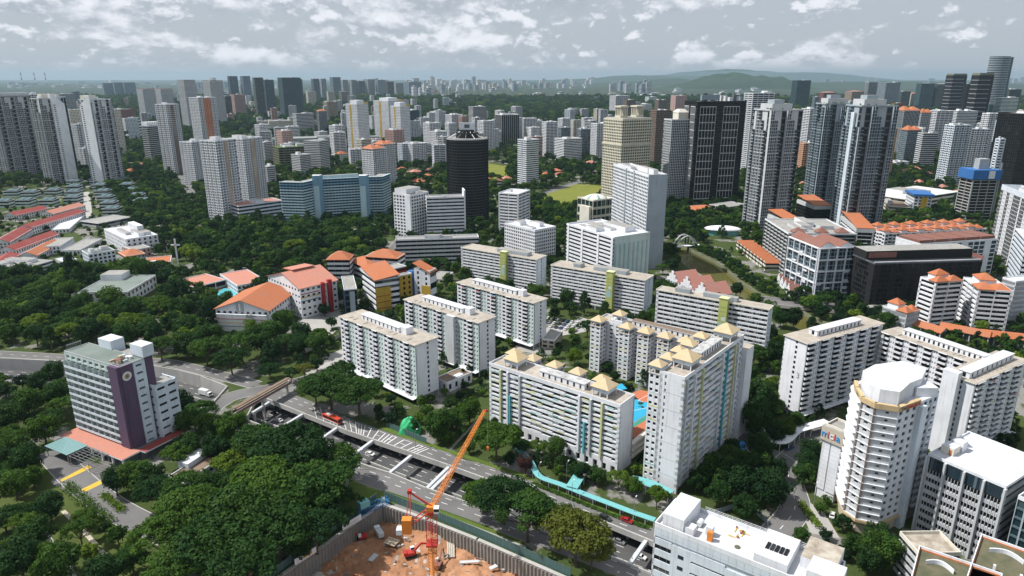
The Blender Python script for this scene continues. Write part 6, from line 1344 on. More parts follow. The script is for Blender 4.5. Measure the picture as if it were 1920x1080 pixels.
qs2 = place((560, 544), 592, (500, 512), (640, 530)); hall(place((562, 541), 598, (502, 517), (640, 528)), 'school_hall', 'school hall with salmon roof and dark red fins', 'white', 'tilesalmon', 1.0, 7, 'x', 'the salmon-roofed hall', deco=sal)
def flatroof_block(q, name, label, st, rm, land=None, crown=None, cat='school', group='school buildings'):
    B = Bld(q, name, label, cat, land, group); core(B, st); facade(B, st); B.roof(rm, 'white', .5)
    if crown: crown(B)
    B.done(); return B
flatroof_block(place((445, 537), 552, (412, 515), (500, 528)), 'classroom_block', 'low school wing with flat orange tiled roof', ('punch', 'white', 'glass', 3.6, 3.5), 'tilesalmon')
def hiproof(B): hip(B, 0, B.W, 0, B.D, B.h + .4, B.h + 4.5, 'tileorange', .8, .05, 'orange_roof')
def yellowface(B):
    F = B.F['R']; b = MB(); b.fb(F, .3, F[3] * .62, .02, .25, 2, B.h - 5, 'mustard'); b.build('mustard_panel', B.o)
    for k in range(3): b = MB(); b.fb(F, 0, F[3] * .7, .25, .4, 5 + k * 4.5, 5.4 + k * 4.5, 'red'); b.build('red_ledge', B.o)
    b = MB(); b.hexa([(-.6, -.6, B.h + .4), (B.W + .6, -.6, B.h + 2.5), (B.W + .6, B.D + .6, B.h + 6), (-.6, B.D + .6, B.h + 3.5), (-.6, -.6, B.h + .9), (B.W + .6, -.6, B.h + 3), (B.W + .6, B.D + .6, B.h + 6.5), (-.6, B.D + .6, B.h + 4)], 'tileorange'); b.build('orange_roof', B.o); b = MB(); b.prism([(0, 0), (B.W, 0), (B.W, B.D), (0, B.D)], B.h, B.h + .5, 'white'); b.build('roof_base', B.o)
flatroof_block(place((703, 528), 592, (678, 510), (734, 512)), 'school_tower', 'white school block with mustard panel under a tilted orange roof', ('ribbon', 'white', 'glass', 4.2), 'tileorange', 'the mustard school block', yellowface)
flatroof_block(place((742, 520), 578, (737, 517), (772, 514)), 'mustard_block', 'mustard yellow school block with small white-framed windows', ('punch', 'mustard', 'glass', 4, 4, .4), 'roofgrey', None, lambda B: rbox(B, 'blue_stair', B.W, B.W + 3, 0, B.D, 0, B.h + 2, 'blue'))
def wedge(B):
    b = MB(); b.hexa([(-.6, -.8, B.h + 5), (B.W + .8, -.8, B.h - 1), (B.W + .8, B.D + .8, B.h - 1), (-.6, B.D + .8, B.h + 5), (-.6, -.8, B.h + 5.5), (B.W + .8, -.8, B.h - .5), (B.W + .8, B.D + .8, B.h - .5), (-.6, B.D + .8, B.h + 5.5)], 'tileorange'); b.build('orange_roof', B.o); rbox(B, 'mustard_panel', B.W * .45, B.W, -.3, -.02, 0, B.h * .6, 'mustard')
flatroof_block(place((776, 506), 572, (768, 498), (806, 510)), 'wedge_block', 'white school wedge with single steep orange roof slope', ('punch', 'white', 'glass', 4, 7, .25), 'roofgrey', None, wedge)
for i, (N_, bs, L2, R2, lab) in enumerate((((655, 488), 540, (612, 488), (648, 478), 'white school wing with orange saw roofs, far left one'), ((690, 505), 545, (652, 488), (730, 492), 'white school wing with sloping orange roof in the middle'), ((745, 486), 540, (685, 482), (722, 476), 'white school wing with orange saw roofs, far right one'))):
    flatroof_block(place(N_, bs, L2, None, W=16), 'school_wing', lab, ('ribbon', 'white', 'glass', 4.2), 'tileorange', None, lambda B: hip(B, 0, B.W, 0, B.D, B.h + .5, B.h + 5.5, 'tileorange', .6, .2, 'orange_roof'))
flatroof_block(place((728, 508), 560, (722, 500), (762, 500)), 'red_block', 'dark red school block between the orange roofs', ('fin', 'red', 'glass', 4, 2, 'red'), 'roofgrey')
flatroof_block(place((645, 545), 600, (640, 520), (668, 538)), 'stair_block', 'dark navy stair block with pale louvre between the school halls', ('fin', 'navy', 'glassdark', 4, 3, 'navy'), 'roofgrey', None, lambda B: rbox(B, 'pale_louvre', B.W * .4, B.W * .8, -.4, -.05, 2, B.h - 1, 'steel'))
flatroof_block(place((365, 540), 552, (328, 528), (418, 524)), 'grandstand', 'grandstand with long salmon roof by the swimming pool', ('fin', 'white', 'recess', 4, 8, 'grey'), 'tilesalmon', 'the poolside grandstand')
pool = tag(sheet(P2([(398, 556), (420, 541), (452, 545), (432, 562)]), 'swimming_pool', 'pool', .3, 'thing'), 'turquoise swimming pool beside the school grandstand', 'pool'); 
# ------------------------------------------------------------------ left: flat-roofed hall, shophouses, terraces
def greyhall(B):
    rbox(B, 'red_band', -.15, B.W + .15, -.15, B.D + .15, B.h - 1.1, B.h - .6, 'redbrown'); rbox(B, 'white_house', B.W * .7, B.W, B.D * .55, B.D, B.h + .4, B.h + 5, 'white', 'roofgrey'); rbox(B, 'white_house', -2, B.W * .1, B.D * .8, B.D * 1.1, 0, B.h, 'white', 'roofgrey')
flatroof_block(place((238, 549), 572, (164, 540), (292, 517)), 'flat_hall', 'white hall with flat dark green roof and red band among trees', ('punch', 'white', 'glass', 6, 6, .5), 'roofgreen', 'the green-roofed hall', greyhall, 'building', None)
flatroof_block(place((166, 478), 505, (146, 472), (216, 470)), 'office_house', 'pale blue-grey four-storey block with satellite dishes', ('punch', 'bluewhite', 'glass', 3.6, 3.6, .6), 'roofgreen', 'the blue-grey office house', lambda B: B.plant(5, 'white'), 'building', None)
flatroof_block(place((236, 450), 478, (195, 430), (284, 436)), 'white_clinic', 'bright white stepped block with square tower', ('punch', 'white', 'glass', 3.8, 4.5, .4), 'roofwhite', 'the bright white stepped block', lambda B: (rbox(B, 'square_tower', B.W * .6, B.W * .8, B.D * .3, B.D * .7, B.h, B.h + 8, 'white'), B.plant(3)), 'building', None)
flatroof_block(place((118, 492), 500, (104, 486), (142, 486)), 'white_house', 'small white house with pale blue roof among trees', ('punch', 'white', 'glass', 3.4, 4, .5), 'roofwhite', None, None, 'house', None)
flatroof_block(place((20, 512), 526, (-60, 505), (105, 490)), 'shop_row', 'long white shop row with cluttered roof above the trees', ('ribbon', 'white', 'glass', 3.6), 'roofgrey', 'the white shop row', lambda B: B.plant(6, 'white'), 'shop row', None)
flatroof_block(place((235, 482), 495, (222, 474), (268, 474)), 'shophouse', 'shophouse with bright orange roof beside the blue-grey office house', ('punch', 'lightgrey', 'glass', 3.5, 3.5), 'tileorange', None, hiproof, 'shophouse', 'shophouses')
flatroof_block(place((250, 470), 486, (228, 462), (275, 462)), 'pink_house', 'pinkish annex under the bright white stepped block', ('punch', 'pink', 'glass', 3.5, 4, .4), 'roofgrey', None, None, 'building', None)
flatroof_block(place((320, 492), 512, (270, 500), (322, 480)), 'church', 'low church with orange roof beside the tall cross', ('punch', 'white', 'glass', 4, 4, .3), 'tileorange', 'the church', lambda B: rbox(B, 'white_wall', -2, 0, B.D * .5, B.D, 0, B.h + 3, 'white'), 'church', None)
xk, yk, hk = ytop(327, 448, 496); b = MB(); b.box(-.6, .6, -.4, .4, 0, hk, 'white'); b.box(-4, 4, -.4, .4, hk - 6.2, hk - 5, 'white'); o = b.build('cross'); o.location = (xk, yk, 0); tag(o, 'tall white cross rising above the trees by the church', 'cross')
for i, (N_, L2, R2, bs, rm, lab) in enumerate((((60, 428), (0, 445), (160, 398), 440, 'tilered', 'long row of shophouses with dark red roof, upper one'), ((30, 470), (-40, 470), (112, 440), 484, 'tilered', 'long row of shophouses with dark red roof, lower one'), ((70, 480), (44, 492), (118, 455), 490, 'tileorange', 'row of shophouses with bright orange roof'), ((20, 455), (-40, 455), (70, 425), 465, 'tilered', 'short row of shophouses with dark red roof at the edge'), ((100, 402), (30, 398), (160, 386), 412, 'tilesalmon', 'white courtyard block with long salmon roof'), ((130, 430), (55, 420), (158, 405), 436, 'roofwhite', 'white courtyard block with rounded corner'), ((30, 405), (-30, 400), (90, 392), 414, 'tilered', 'red roofed row beside the courtyard block'), ((112, 462), (86, 452), (138, 446), 476, 'roofgrey', 'white shophouse with tall dark windows'), ((150, 470), (110, 480), (192, 448), 478, 'roofgrey', 'grey terrace row stepping down to the bright white block'), ((20, 496), (-40, 500), (40, 478), 504, 'tilered', 'red roofed shed row by the trees'))):
    B = flatroof_block(place(N_, bs, None, R2, D=17), 'shophouse_row', lab, ('punch', 'white', 'glass', 3.6, 3.6, .5), rm, None, None, 'shophouse', 'shophouse rows')
    if rm.startswith('tile'): g = MB(); g.gable(0, B.W, 0, B.D, B.h + .4, B.h + 4.0, rm, 'white', 'x', .5); g.build('pitched_roof', B.o)
flatroof_block(place((185, 420), 428, (178, 410), (246, 408)), 'linear_shed', 'long grey building with flat pointed roof at the end of the terrace lane', ('ribbon', 'grey', 'glass', 4), 'roofgrey', None, None, 'building', None)
# terraces of small houses with dark solar roofs, in rows running back
def terrace_rows():
    k = 0; RN = {52: 'second', 96: 'third', 136: 'fourth', 178: 'fifth', 226: 'sixth', 20: 'leftmost'}
    for (x0, y0, x1, y1, n) in ((52, 372, 42, 388, 2), (96, 368, 86, 388, 2), (136, 350, 132, 382, 4), (178, 346, 206, 405, 6), (226, 346, 262, 388, 5), (20, 370, 2, 390, 2)):
        for i in range(n):
            t = i / max(1, n - 1); p = G(x0 + (x1 - x0) * t, y0 + (y1 - y0) * t); q = Place(); q.x, q.y, q.ang, q.W, q.D, q.h = p.x - 9, p.y, 6, 18, 17, 8
            if k in (0, 2): rm = 'tilepink'
            else: rm = 'roofgreen'
            B = Bld(q, 'terrace_house', f"{['first', 'second', 'third', 'fourth', 'fifth', 'sixth'][i]} house from the back in the {RN[x0]} terrace row", 'house', None, 'terrace houses'); B.body(0, 8, 'mint', .3)
            for kk in 'LRBK': B.bands(B.F[kk], 0, 8, 2, 'mint', 'glass', .5, .3, nb=3)
            B.roof(rm, 'lightgrey', .3)
            for xx in (2, 9.5): b = MB(); b.hexa([(xx, 2, 8.5), (xx + 6.5, 2, 8.5), (xx + 6.5, 15, 8.5), (xx, 15, 8.5), (xx, 2, 8.9), (xx + 6.5, 2, 8.9), (xx + 6.5, 15, 10.4), (xx, 15, 10.4)], 'darkteal'); b.build('roof_panel', B.o)
            B.done(); k += 1
terrace_rows()
# small buildings by the road and between the blocks
flatroof_block(place((838, 720), 737, (812, 712), (885, 700)), 'low_hall', 'low white hall with weathered brown roof between balcony blocks', ('punch', 'white', 'glass', 4, 5, .4), 'roofbrown', 'the brown-roofed low hall', lambda B: rbox(B, 'roof_light', B.W * .4, B.W * .7, 1, 4, B.h + .4, B.h + 1.2, 'white'), 'hall', None)
flatroof_block(place((1040, 640), 655, (1020, 632), (1055, 622)), 'small_hall', 'small beige hall beside the hedge and rear balcony block', ('punch', 'beige', 'glass', 3.5, 4), 'roofgrey', None, None, 'hall', None)
flatroof_block(place((832, 525), 538, (815, 516), (850, 512)), 'gatehouse', 'small cream house with flat roof below the school wedge', ('punch', 'cream', 'glass', 3.5, 4), 'roofgrey', None, None, 'house', None)
flatroof_block(place((340, 912), 925, (310, 900), (420, 858)), 'hotel_annex', 'long low annex with dark ribbed roof under the rain trees', ('punch', 'lightgrey', 'glass', 3.5, 5), 'roofbrown', 'the hotel annex', lambda B: rbox(B, 'white_canopy', B.W * .45, B.W * .95, B.D * .7, B.D * 1.3, 3, 6, 'bluewhite', 'roofwhite'), 'annex', None)
# river houses with curved white gables
def gables(N_, bs, L2, R2, n, label, tile, land, name='gabled_godown'):
    q = place(N_, bs, L2, R2); B = Bld(q, name, label, 'godown', land); w = B.D / n
    B.w.box(0, B.W, 0, B.D, 0, B.h, 'white')
    for i in range(n):
        y0 = i * w; b = MB(); b.gable(0, B.W, y0 + .1, y0 + w - .1, B.h, B.h + w * .42, tile, 'white', 'x', .25); b.build('tile_roof', B.o)
        b = MB(); b.box(-.4, 0.1, y0 + w * .12, y0 + w * .88, B.h, B.h + w * .14, 'white'); b.box(-.4, .1, y0 + w * .28, y0 + w * .72, B.h + w * .14, B.h + w * .32, 'white'); b.box(-.4, .1, y0 + w * .42, y0 + w * .58, B.h + w * .32, B.h + w * .48, 'white'); b.build('white_gable', B.o)
        for t in (.3, .6): pane(B.o, B.F['L'], B.D - y0 - w * t - .5, B.D - y0 - w * t + .5, .04, B.h * .45, B.h * .75, 'glass')
    B.done(); return B
gables((1330, 557), 575, (1248, 522), (1368, 548), 3, 'white gabled riverside godown with three brown roofs', 'tilepink', 'the riverside godown')
gables((1482, 545), 556, (1458, 520), (1522, 546), 4, 'white gabled shophouses with red roofs under the framed apartments', 'tilebrown', 'the red-roofed gables')
for i in range(9):
    t = i / 8; p = G(1384 + (1432 - 1382) * t, 470 + (508 - 470) * t); q = Place(); q.x, q.y, q.ang, q.W, q.D, q.h = p.x, p.y, -2, 15, 8.2, 7
    B = Bld(q, 'river_shophouse', f"{['first', 'second', 'third', 'fourth', 'fifth', 'sixth', 'seventh', 'eighth', 'ninth'][i]} red-orange roofed shophouse along the river, counted from the arch bridge", 'shophouse', 'the river shophouses' if i == 4 else None, 'river shophouses'); B.body(0, 7, 'palecream', .2)
    for kk in 'LRBK': B.bands(B.F[kk], 0, 7, 2, 'palecream', 'glass', .5, .2, nb=3)
    g = MB(); g.gable(0, B.W, 0, B.D, 7, 9.6, 'tileorange', 'palecream', 'x', .3); g.build('pitched_roof', B.o); B.done()
for i, (a, c) in enumerate((((1690, 618), (1760, 640)), ((1760, 630), (1850, 648)), ((1840, 645), (1930, 655)))):
    p, q_ = G(*a), G(*c); d = q_ - p; q = Place(); q.x, q.y, q.ang, q.W, q.D, q.h = p.x, p.y, math.degrees(math.atan2(d.y, d.x)), d.length, 9, 6
    B = Bld(q, 'orange_arcade', ['left', 'middle', 'right'][i] + ' stretch of the orange-roofed arcade below the condominiums', 'arcade', 'the orange arcade' if i == 1 else None, 'orange-roofed arcade'); B.body(0, 6, 'dkgrey', 1)
    for kk in range(9): B.part('column').box(B.W * kk / 8 - .3, B.W * kk / 8 + .3, -.2, .4, 0, 6, 'lightgrey')
    g = MB(); g.gable(0, B.W, 0, B.D, 6, 8.5, 'tileorange', 'palecream', 'x', .8); g.build('pitched_roof', B.o); B.done()
flatroof_block(place((1308, 396), 404, (1280, 388), (1332, 390)), 'orange_pavilion', 'low orange-roofed pavilion at the foot of the dark lattice tower', ('punch', 'white', 'glass', 3.5, 4), 'tileorange', None, lambda B: [hip(B, B.W * i / 3, B.W * (i + 1) / 3, 0, B.D, B.h + .5, B.h + 3.5) for i in range(3)], 'pavilion', None)
flatroof_block(place((1360, 390), 402, (1345, 382), (1400, 384)), 'site_shed', 'grey site sheds at the foot of the dark lattice tower', ('fin', 'grey', 'recess', 4, 5, 'grey'), 'roofgrey', None, None, 'shed', None)

# ================================================================== far city
ORD = ['first', 'second', 'third', 'fourth', 'fifth', 'sixth', 'seventh', 'eighth', 'ninth', 'tenth']
def ordn(n):
    if n <= 10: return ORD[n - 1]
    return str(n) + ('th' if 10 <= n % 100 <= 20 else {1: 'st', 2: 'nd', 3: 'rd'}.get(n % 10, 'th'))
def far_city():
    r = random.Random(21); specs = []
    def fill(x0, x1, n, b0, b1, h0, h1, w0, w1, cols):
        for _ in range(n):
            x = r.uniform(x0, x1); bb = r.uniform(b0, b1); specs.append((x, x + r.uniform(w0, w1), bb - r.uniform(h0, h1), bb, r.choice(cols)))
    pale = ('white', 'white2', 'palecream', 'lightgrey', 'white', 'steel', 'grey')
    fill(640, 800, 40, 166, 182, 8, 24, 7, 14, pale); fill(790, 960, 52, 158, 172, 4, 16, 6, 12, pale); fill(950, 1110, 40, 156, 168, 3, 13, 6, 12, pale); fill(1140, 1226, 9, 170, 175, 14, 26, 9, 13, ('grey', 'steel', 'lightgrey'))
    fill(0, 330, 22, 156, 166, 2, 6, 8, 22, pale); fill(330, 640, 30, 160, 180, 6, 18, 7, 15, pale + ('bluegrey',)); fill(1440, 1580, 12, 156, 162, 4, 9, 6, 12, ('steel', 'lightgrey')); fill(1720, 1800, 5, 152, 156, 6, 11, 10, 14, ('steel', 'lightgrey')); fill(1220, 1420, 9, 168, 182, 2, 6, 10, 24, ('white', 'white2')); fill(960, 1260, 26, 176, 196, 2, 6, 8, 22, ('white', 'white2', 'palecream', 'pink')); fill(1880, 1925, 4, 150, 156, 5, 9, 8, 12, ('steel', 'lightgrey'))
    specs.sort(key=lambda s: s[0])
    nm = dict(white='white', white2='white', lightgrey='pale grey', palecream='cream', steel='blue-grey', grey='grey', bluegrey='dark blue-grey', pink='pinkish')
    for i, (a, b_, t, bb, c) in enumerate(specs):
        q = silhouette(a, b_, t, bb, r.uniform(15, 45), r.uniform(.6, .9)); B = Bld(q, 'skyline_tower' if bb - t > 7 else 'skyline_block', f"{nm[c]} {'tower' if bb - t > 7 else 'low block'} in the hazy far city, {ordn(i + 1)} from the left", 'tower' if bb - t > 7 else 'building', None, 'buildings of the hazy far city')
        h = B.h; nf = max(1, min(9, int(h / 12))); B.body(0, h, c, .5)
        for k in 'LRBK': B.bands(B.F[k], 0, h, nf, c, 'glass', .62, .5, 0, nb=2)
        b = MB(); b.box(B.W * .3, B.W * .7, B.D * .3, B.D * .7, h, h + max(3, h * .05), c); b.build('lift_room', B.o); B.done()
    for i, px_ in enumerate((38, 63, 83)):
        x, y, h = ytop(px_, 136, 160); o = empty('chimney', (x, y, 0), 0, ['left', 'middle', 'right'][i] + ' one of three striped chimneys on the far left skyline', 'chimney', 'far chimneys'); rr = 1.1 / FOC * y
        for k in range(5): b = MB(); b.tube((0, 0, h * k / 5), (0, 0, h * (k + 1) / 5), rr * (1.1 - .05 * k), rr * (1.05 - .05 * k), 'white2' if k % 2 else 'redbrown', 8); b.build('stack_band', o)
    for i, (px_, t, bb) in enumerate(((1377, 125, 138), (1386, 123, 138), (1257, 128, 146), (1267, 133, 146))):
        x, y, h = ytop(px_, t, 150 if px_ > 1300 else 152); b = MB(); b.tube((0, 0, 0), (0, 0, h), .28 / FOC * y, .12 / FOC * y, 'metalgrey', 5); o = b.build('radio_mast'); o.location = (x, y, 0); tag(o, ['left', 'right', 'tallest left-hand', 'shorter left-hand'][i] + ' radio mast ' + ('on the wooded hill' if i < 2 else 'beside the low ridge'), 'mast', 'radio masts')
    # houses in the forest belt
    k = 0; r = random.Random(4)
    spots = [(815, 195), (832, 215), (850, 226), (880, 262), (900, 205), (930, 208), (950, 212), (962, 204), (990, 206), (1010, 218), (1025, 222), (1040, 214), (1110, 214), (1120, 224), (1130, 212), (1135, 226), (975, 196), (1000, 190), (1060, 196), (1085, 188), (1110, 186), (1150, 186), (1170, 182), (870, 198), (850, 190), (1030, 330), (1018, 335), (1045, 336), (1096, 318), (1100, 312), (885, 318), (900, 346), (925, 350), (945, 345), (860, 345), (775, 330), (790, 340), (760, 335), (745, 325), (770, 350), (800, 330), (550, 300), (590, 285), (605, 275), (620, 262), (660, 265), (345, 300), (300, 305), (225, 255), (235, 232), (460, 300), (470, 235), (480, 245), (460, 222), (215, 300), (240, 330), (255, 318), (1690, 330), (1710, 325), (1735, 335), (1725, 350), (1500, 340), (1512, 348), (1505, 356), (1522, 362), (1770, 360), (1790, 372)]
    for (px_, py_) in spots:
        p = G(px_, py_); sz = r.uniform(10, 20); q = Place(); q.x, q.y, q.ang, q.W, q.D, q.h = p.x, p.y, r.uniform(-30, 50), sz, sz * .7, r.uniform(6, 9)
        tile = r.choice(('tileorange', 'tileorange', 'tilesalmon', 'tilepink', 'tilebrown')); k += 1; wc = r.choice(('white', 'palecream', 'white2'))
        B = Bld(q, 'villa', f"small {'white' if wc.startswith('white') else 'cream'} villa with {dict(tileorange='orange', tilesalmon='salmon', tilepink='pinkish', tilebrown='brown')[tile]} hip roof in the greenery, {ordn(k)} of its kind", 'house', None, 'villas in the green belt'); B.body(0, B.h, wc, .3)
        for kk in 'LRBK': B.bands(B.F[kk], 0, B.h, 2, wc, 'glass', .5, .3, nb=2)
        hip(B, 0, B.W, 0, B.D, B.h, B.h + 3.5, tile, .8, .25); B.done()
far_city()

def infill():
    r = random.Random(33); regs = [(480, 850, 200, 320, 62), (20, 330, 185, 300, 34), (330, 480, 200, 262, 16), (850, 1130, 228, 300, 22), (1400, 1920, 180, 320, 62), (1120, 1290, 195, 240, 12), (640, 860, 178, 215, 24), (330, 640, 178, 205, 22)]
    nth = {}; out = []
    def clear(x, y, w):
        for (fx, fy, a, fw, fd) in FOOT:
            ca, sa = math.cos(a), math.sin(a); dx, dy = x - fx, y - fy; u, v = dx * ca + dy * sa, -dx * sa + dy * ca
            if -w < u < fw + w and -w < v < fd + w: return False
        return True
    for (x0, x1, y0, y1, n) in regs:
        done = 0
        n = int(n * 1.45)
        for _ in range(n * 14):
            if done >= n: break
            px_, py_ = r.uniform(x0, x1), r.uniform(y0, y1); p = G(px_, py_); w = r.uniform(16, 30)
            if not clear(p.x, p.y, 9): continue
            hh_ = r.choice((12, 16, 24, 32, 42, 52, 64)) * (1.0 if p.y > 900 else .6); q = Place(); q.x, q.y, q.ang, q.W, q.D, q.h = p.x, p.y, r.uniform(10, 55), w, w * r.uniform(.5, .9), hh_
            wc = r.choice(('white', 'white', 'white', 'white2', 'palecream', 'bluewhite', 'lightgrey', 'pink')); kind = r.choice(('apt', 'apt', 'balc', 'punch', 'ribbon')); FOOT.append((q.x, q.y, R(q.ang), q.W, q.D)); done += 1; out.append((px_, q, wc, kind))
    out.sort(key=lambda t: t[0])
    for px_, q, wc, kind in out:
        cn = dict(white='white', white2='off-white', palecream='cream', bluewhite='bluish white', lightgrey='pale grey', pink='pinkish')[wc]; sz = 'tall' if q.h > 45 else 'mid-rise' if q.h > 20 else 'low'; k = (cn, sz, kind); nth[k] = nth.get(k, 0) + 1
        B = Bld(q, 'city_block' if q.h > 30 else 'low_block', f"{sz} {cn} block with {dict(apt='balcony strips', balc='balcony bands', punch='square windows', ribbon='window bands')[kind]} amid greenery, {ordn(nth[k])} such from the left", 'apartment block', None, 'blocks scattered through the city', False)
        st = (kind, wc, 'glass', 3.3); core(B, st); facade(B, st); B.roof('tileorange' if q.h < 25 and r.random() < .4 else 'roofgrey', wc, .9); B.plant(2, 'white'); B.done()
infill()

# ================================================================== trees
TRE = random.Random(99)
def tree_proto(seed, kind, R_=10.0, nleaf=5200, leaf=.85, lm='leaf', lob=42):
    r = random.Random(seed); c = MB(); t = MB(); lobes = []
    if kind == 'rain':
        Ht = 14.5
        for i in range(lob):
            a = r.uniform(0, 6.283); q = math.sqrt(r.random()) * .86; z = Ht - 5.0 * q * q + r.uniform(-.9, .7); lobes.append((R_ * q * math.cos(a), R_ * q * math.sin(a), z, R_ * r.uniform(.17, .29), .55))
    elif kind == 'round':
        Ht = 14.0
        for i in range(lob):
            d = Vector((r.gauss(0, 1), r.gauss(0, 1), r.gauss(0, 1))).normalized(); q = r.uniform(.45, .85); lobes.append((d.x * R_ * q * .8, d.y * R_ * q * .8, 9.5 + d.z * R_ * q * .62, R_ * r.uniform(.2, .34), .85))
    else:
        Ht = 17
        for i in range(lob):
            u = r.random(); a = r.uniform(0, 6.283); q = (1 - u) ** .7 * .62; lobes.append((R_ * q * math.cos(a), R_ * q * math.sin(a), 4 + u * 13, R_ * r.uniform(.13, .24), .9))
    wsum = [l[3] ** 2 for l in lobes]; tones = [r.uniform(.0, .65) for _ in lobes]
    idx = r.choices(range(len(lobes)), wsum, k=nleaf)
    for i in idx:
        x, y, z, rr, fl = lobes[i]; d = Vector((r.gauss(0, 1), r.gauss(0, 1), r.gauss(.35, 1))).normalized(); k = rr * r.uniform(.62, 1.08)
        p = Vector((x + d.x * k, y + d.y * k, z + d.z * k * fl)); n = (Vector((d.x, d.y, d.z / fl)).normalized() + Vector((r.gauss(0, .42), r.gauss(0, .42), r.gauss(.12, .42)))).normalized()
        u = n.orthogonal().normalized(); v = n.cross(u); a = r.uniform(0, 6.283); s = leaf * r.uniform(.55, 1.25)
        e1 = (u * math.cos(a) + v * math.sin(a)) * s * .6; e2 = (v * math.cos(a) - u * math.sin(a)) * s * .42
        c.face([tuple(p - e1), tuple(p + e2 * 1.0), tuple(p + e1), tuple(p - e2)], lm, max(.02, min(1, tones[i] + r.uniform(-.15, .35))))
    fork = 5.2 if kind != 'tall' else 9
    t.tube((0, 0, -.6), (r.uniform(-.3, .3), r.uniform(-.3, .3), fork), R_ * .055, R_ * .04, 'bark', 7)
    for l in r.sample(lobes, min(9, len(lobes))):
        mid = Vector((l[0] * .5 + r.uniform(-.5, .5), l[1] * .5, (fork + l[2]) * .5 + .2)); t.tube((0, 0, fork - .4), mid, R_ * .028, R_ * .018, 'bark', 5, False); t.tube(mid, (l[0], l[1], l[2]), R_ * .018, R_ * .008, 'bark', 4, False)
    return c, t
PROT = {}
def proto(key, *a, **k):
    c, t = tree_proto(*a, **k); PROT[key] = (c.mesh('crown'), t.mesh('trunk'))
for i in range(3): proto(('rain', i), 10 + i, 'rain', nleaf=6500, leaf=.8, lm='leaf', lob=46); proto(('round', i), 20 + i, 'round', nleaf=5200, leaf=.85, lm=('leaf', 'leafdark', 'leaf')[i], lob=34)
proto(('rust', 0), 31, 'rain', nleaf=5600, leaf=.75, lm='leafrust', lob=50); proto(('bright', 0), 33, 'round', nleaf=4800, leaf=.85, lm='leafbright', lob=30); proto(('bright', 1), 34, 'rain', nleaf=5200, leaf=.8, lm='leafbright', lob=34); proto(('tall', 0), 35, 'tall', nleaf=3800, leaf=.8, lm='leafdark', lob=44); proto(('purple', 0), 36, 'round', nleaf=3600, leaf=.8, lm='leafpurple', lob=24)
def palm_proto():
    r = random.Random(5); c = MB(); t = MB(); t.tube((0, 0, -.4), (.2, 0, 9), .28, .18, 'bark', 6)
    for i in range(15):
        a = i * 2.4; up = r.uniform(-.1, .9); pts = []
        for k in range(6): s = k / 5; pts.append(Vector((.2 + math.cos(a) * 3.4 * s, math.sin(a) * 3.4 * s, 9 + up * 2.4 * s - 2.6 * s * s)))
        side = Vector((-math.sin(a), math.cos(a), 0))
        for p, q, k in zip(pts, pts[1:], range(5)): w = .55 * (1 - abs(k - 1.5) / 4.5); c.face([tuple(p - side * w), tuple(q - side * w * .8 + Vector((0, 0, -.1))), tuple(q), tuple(p)], 'leaf', .4); c.face([tuple(p), tuple(q), tuple(q + side * w * .8 + Vector((0, 0, -.1))), tuple(p + side * w)], 'leaf', .6)
    PROT[('palm', 0)] = (c.mesh('crown'), t.mesh('trunk'))
palm_proto()

# footprints in buckets, so that trees keep clear of buildings, roads and cuttings
sh = G(1354, 440); FOOT.append((sh.x - 20, sh.y - 9, 0, 40, 18))
CELL = 40.0; buck = {}
for f in FOOT:
    x, y, a, w, d = f; ca, sa = math.cos(a), math.sin(a); cs = [(x + ca * i * w - sa * j * d, y + sa * i * w + ca * j * d) for i, j in ((0, 0), (1, 0), (1, 1), (0, 1))]
    for ix in range(int((min(c[0] for c in cs) - 14) // CELL), int((max(c[0] for c in cs) + 14) // CELL) + 1):
        for iy in range(int((min(c[1] for c in cs) - 14) // CELL), int((max(c[1] for c in cs) + 14) // CELL) + 1): buck.setdefault((ix, iy), []).append((x, y, ca, sa, w, d))
rb_ = {}
for c, w in ROADS + [(cx, 40)]:
    for a, b in zip(c, c[1:]):
        n = max(1, int((b - a).length / 6))
        for k in range(n): p = a.lerp(b, k / n); rb_.setdefault((int(p.x // CELL), int(p.y // CELL)), []).append((p.x, p.y, w / 2))
def inpoly(x, y, poly):
    r = False; n = len(poly)
    for i in range(n):
        a, b = poly[i], poly[(i + 1) % n]
        if (a.y > y) != (b.y > y) and x < (b.x - a.x) * (y - a.y) / (b.y - a.y) + a.x: r = not r
    return r
LOWP = [P2([(-20, 362), (120, 345), (265, 340), (280, 395), (215, 415), (110, 394), (-20, 398)]), P2([(1310, 460), (1385, 460), (1450, 515), (1480, 545), (1430, 545)]), P2([(-40, 395), (170, 385), (280, 440), (330, 500), (160, 520), (-40, 535)])]
KEEP = [P2([(1322, 446), (1392, 446), (1388, 470), (1332, 468)]), P2([(395, 598), (512, 596), (525, 640), (400, 648)]), P2([(150, 560), (300, 530), (315, 572), (170, 592)]), P2([(1290, 510), (1400, 572), (1480, 620), (1440, 606), (1380, 596), (1290, 540)]), P2([(300, 930), (415, 848), (455, 868), (405, 930), (330, 965)]), holes[0], holes[1], holes[2], holes[3], P2([(1000, 372), (1075, 345), (1135, 348), (1128, 375), (1060, 395)]), P2([(95, 905), (120, 855), (230, 880), (215, 960), (170, 950)]), P2([(398, 556), (420, 541), (452, 545), (432, 562)]), P2([(905, 305), (955, 312), (950, 340), (905, 335)]), P2([(590, 690), (650, 660), (690, 690), (620, 715)]), P2([(1020, 610), (1090, 590), (1110, 600), (1030, 625)]), P2([(1485, 920), (1545, 960), (1575, 1010), (1520, 1000)])]
KB = [(min(p.x for p in k), max(p.x for p in k), min(p.y for p in k), max(p.y for p in k)) for k in KEEP]
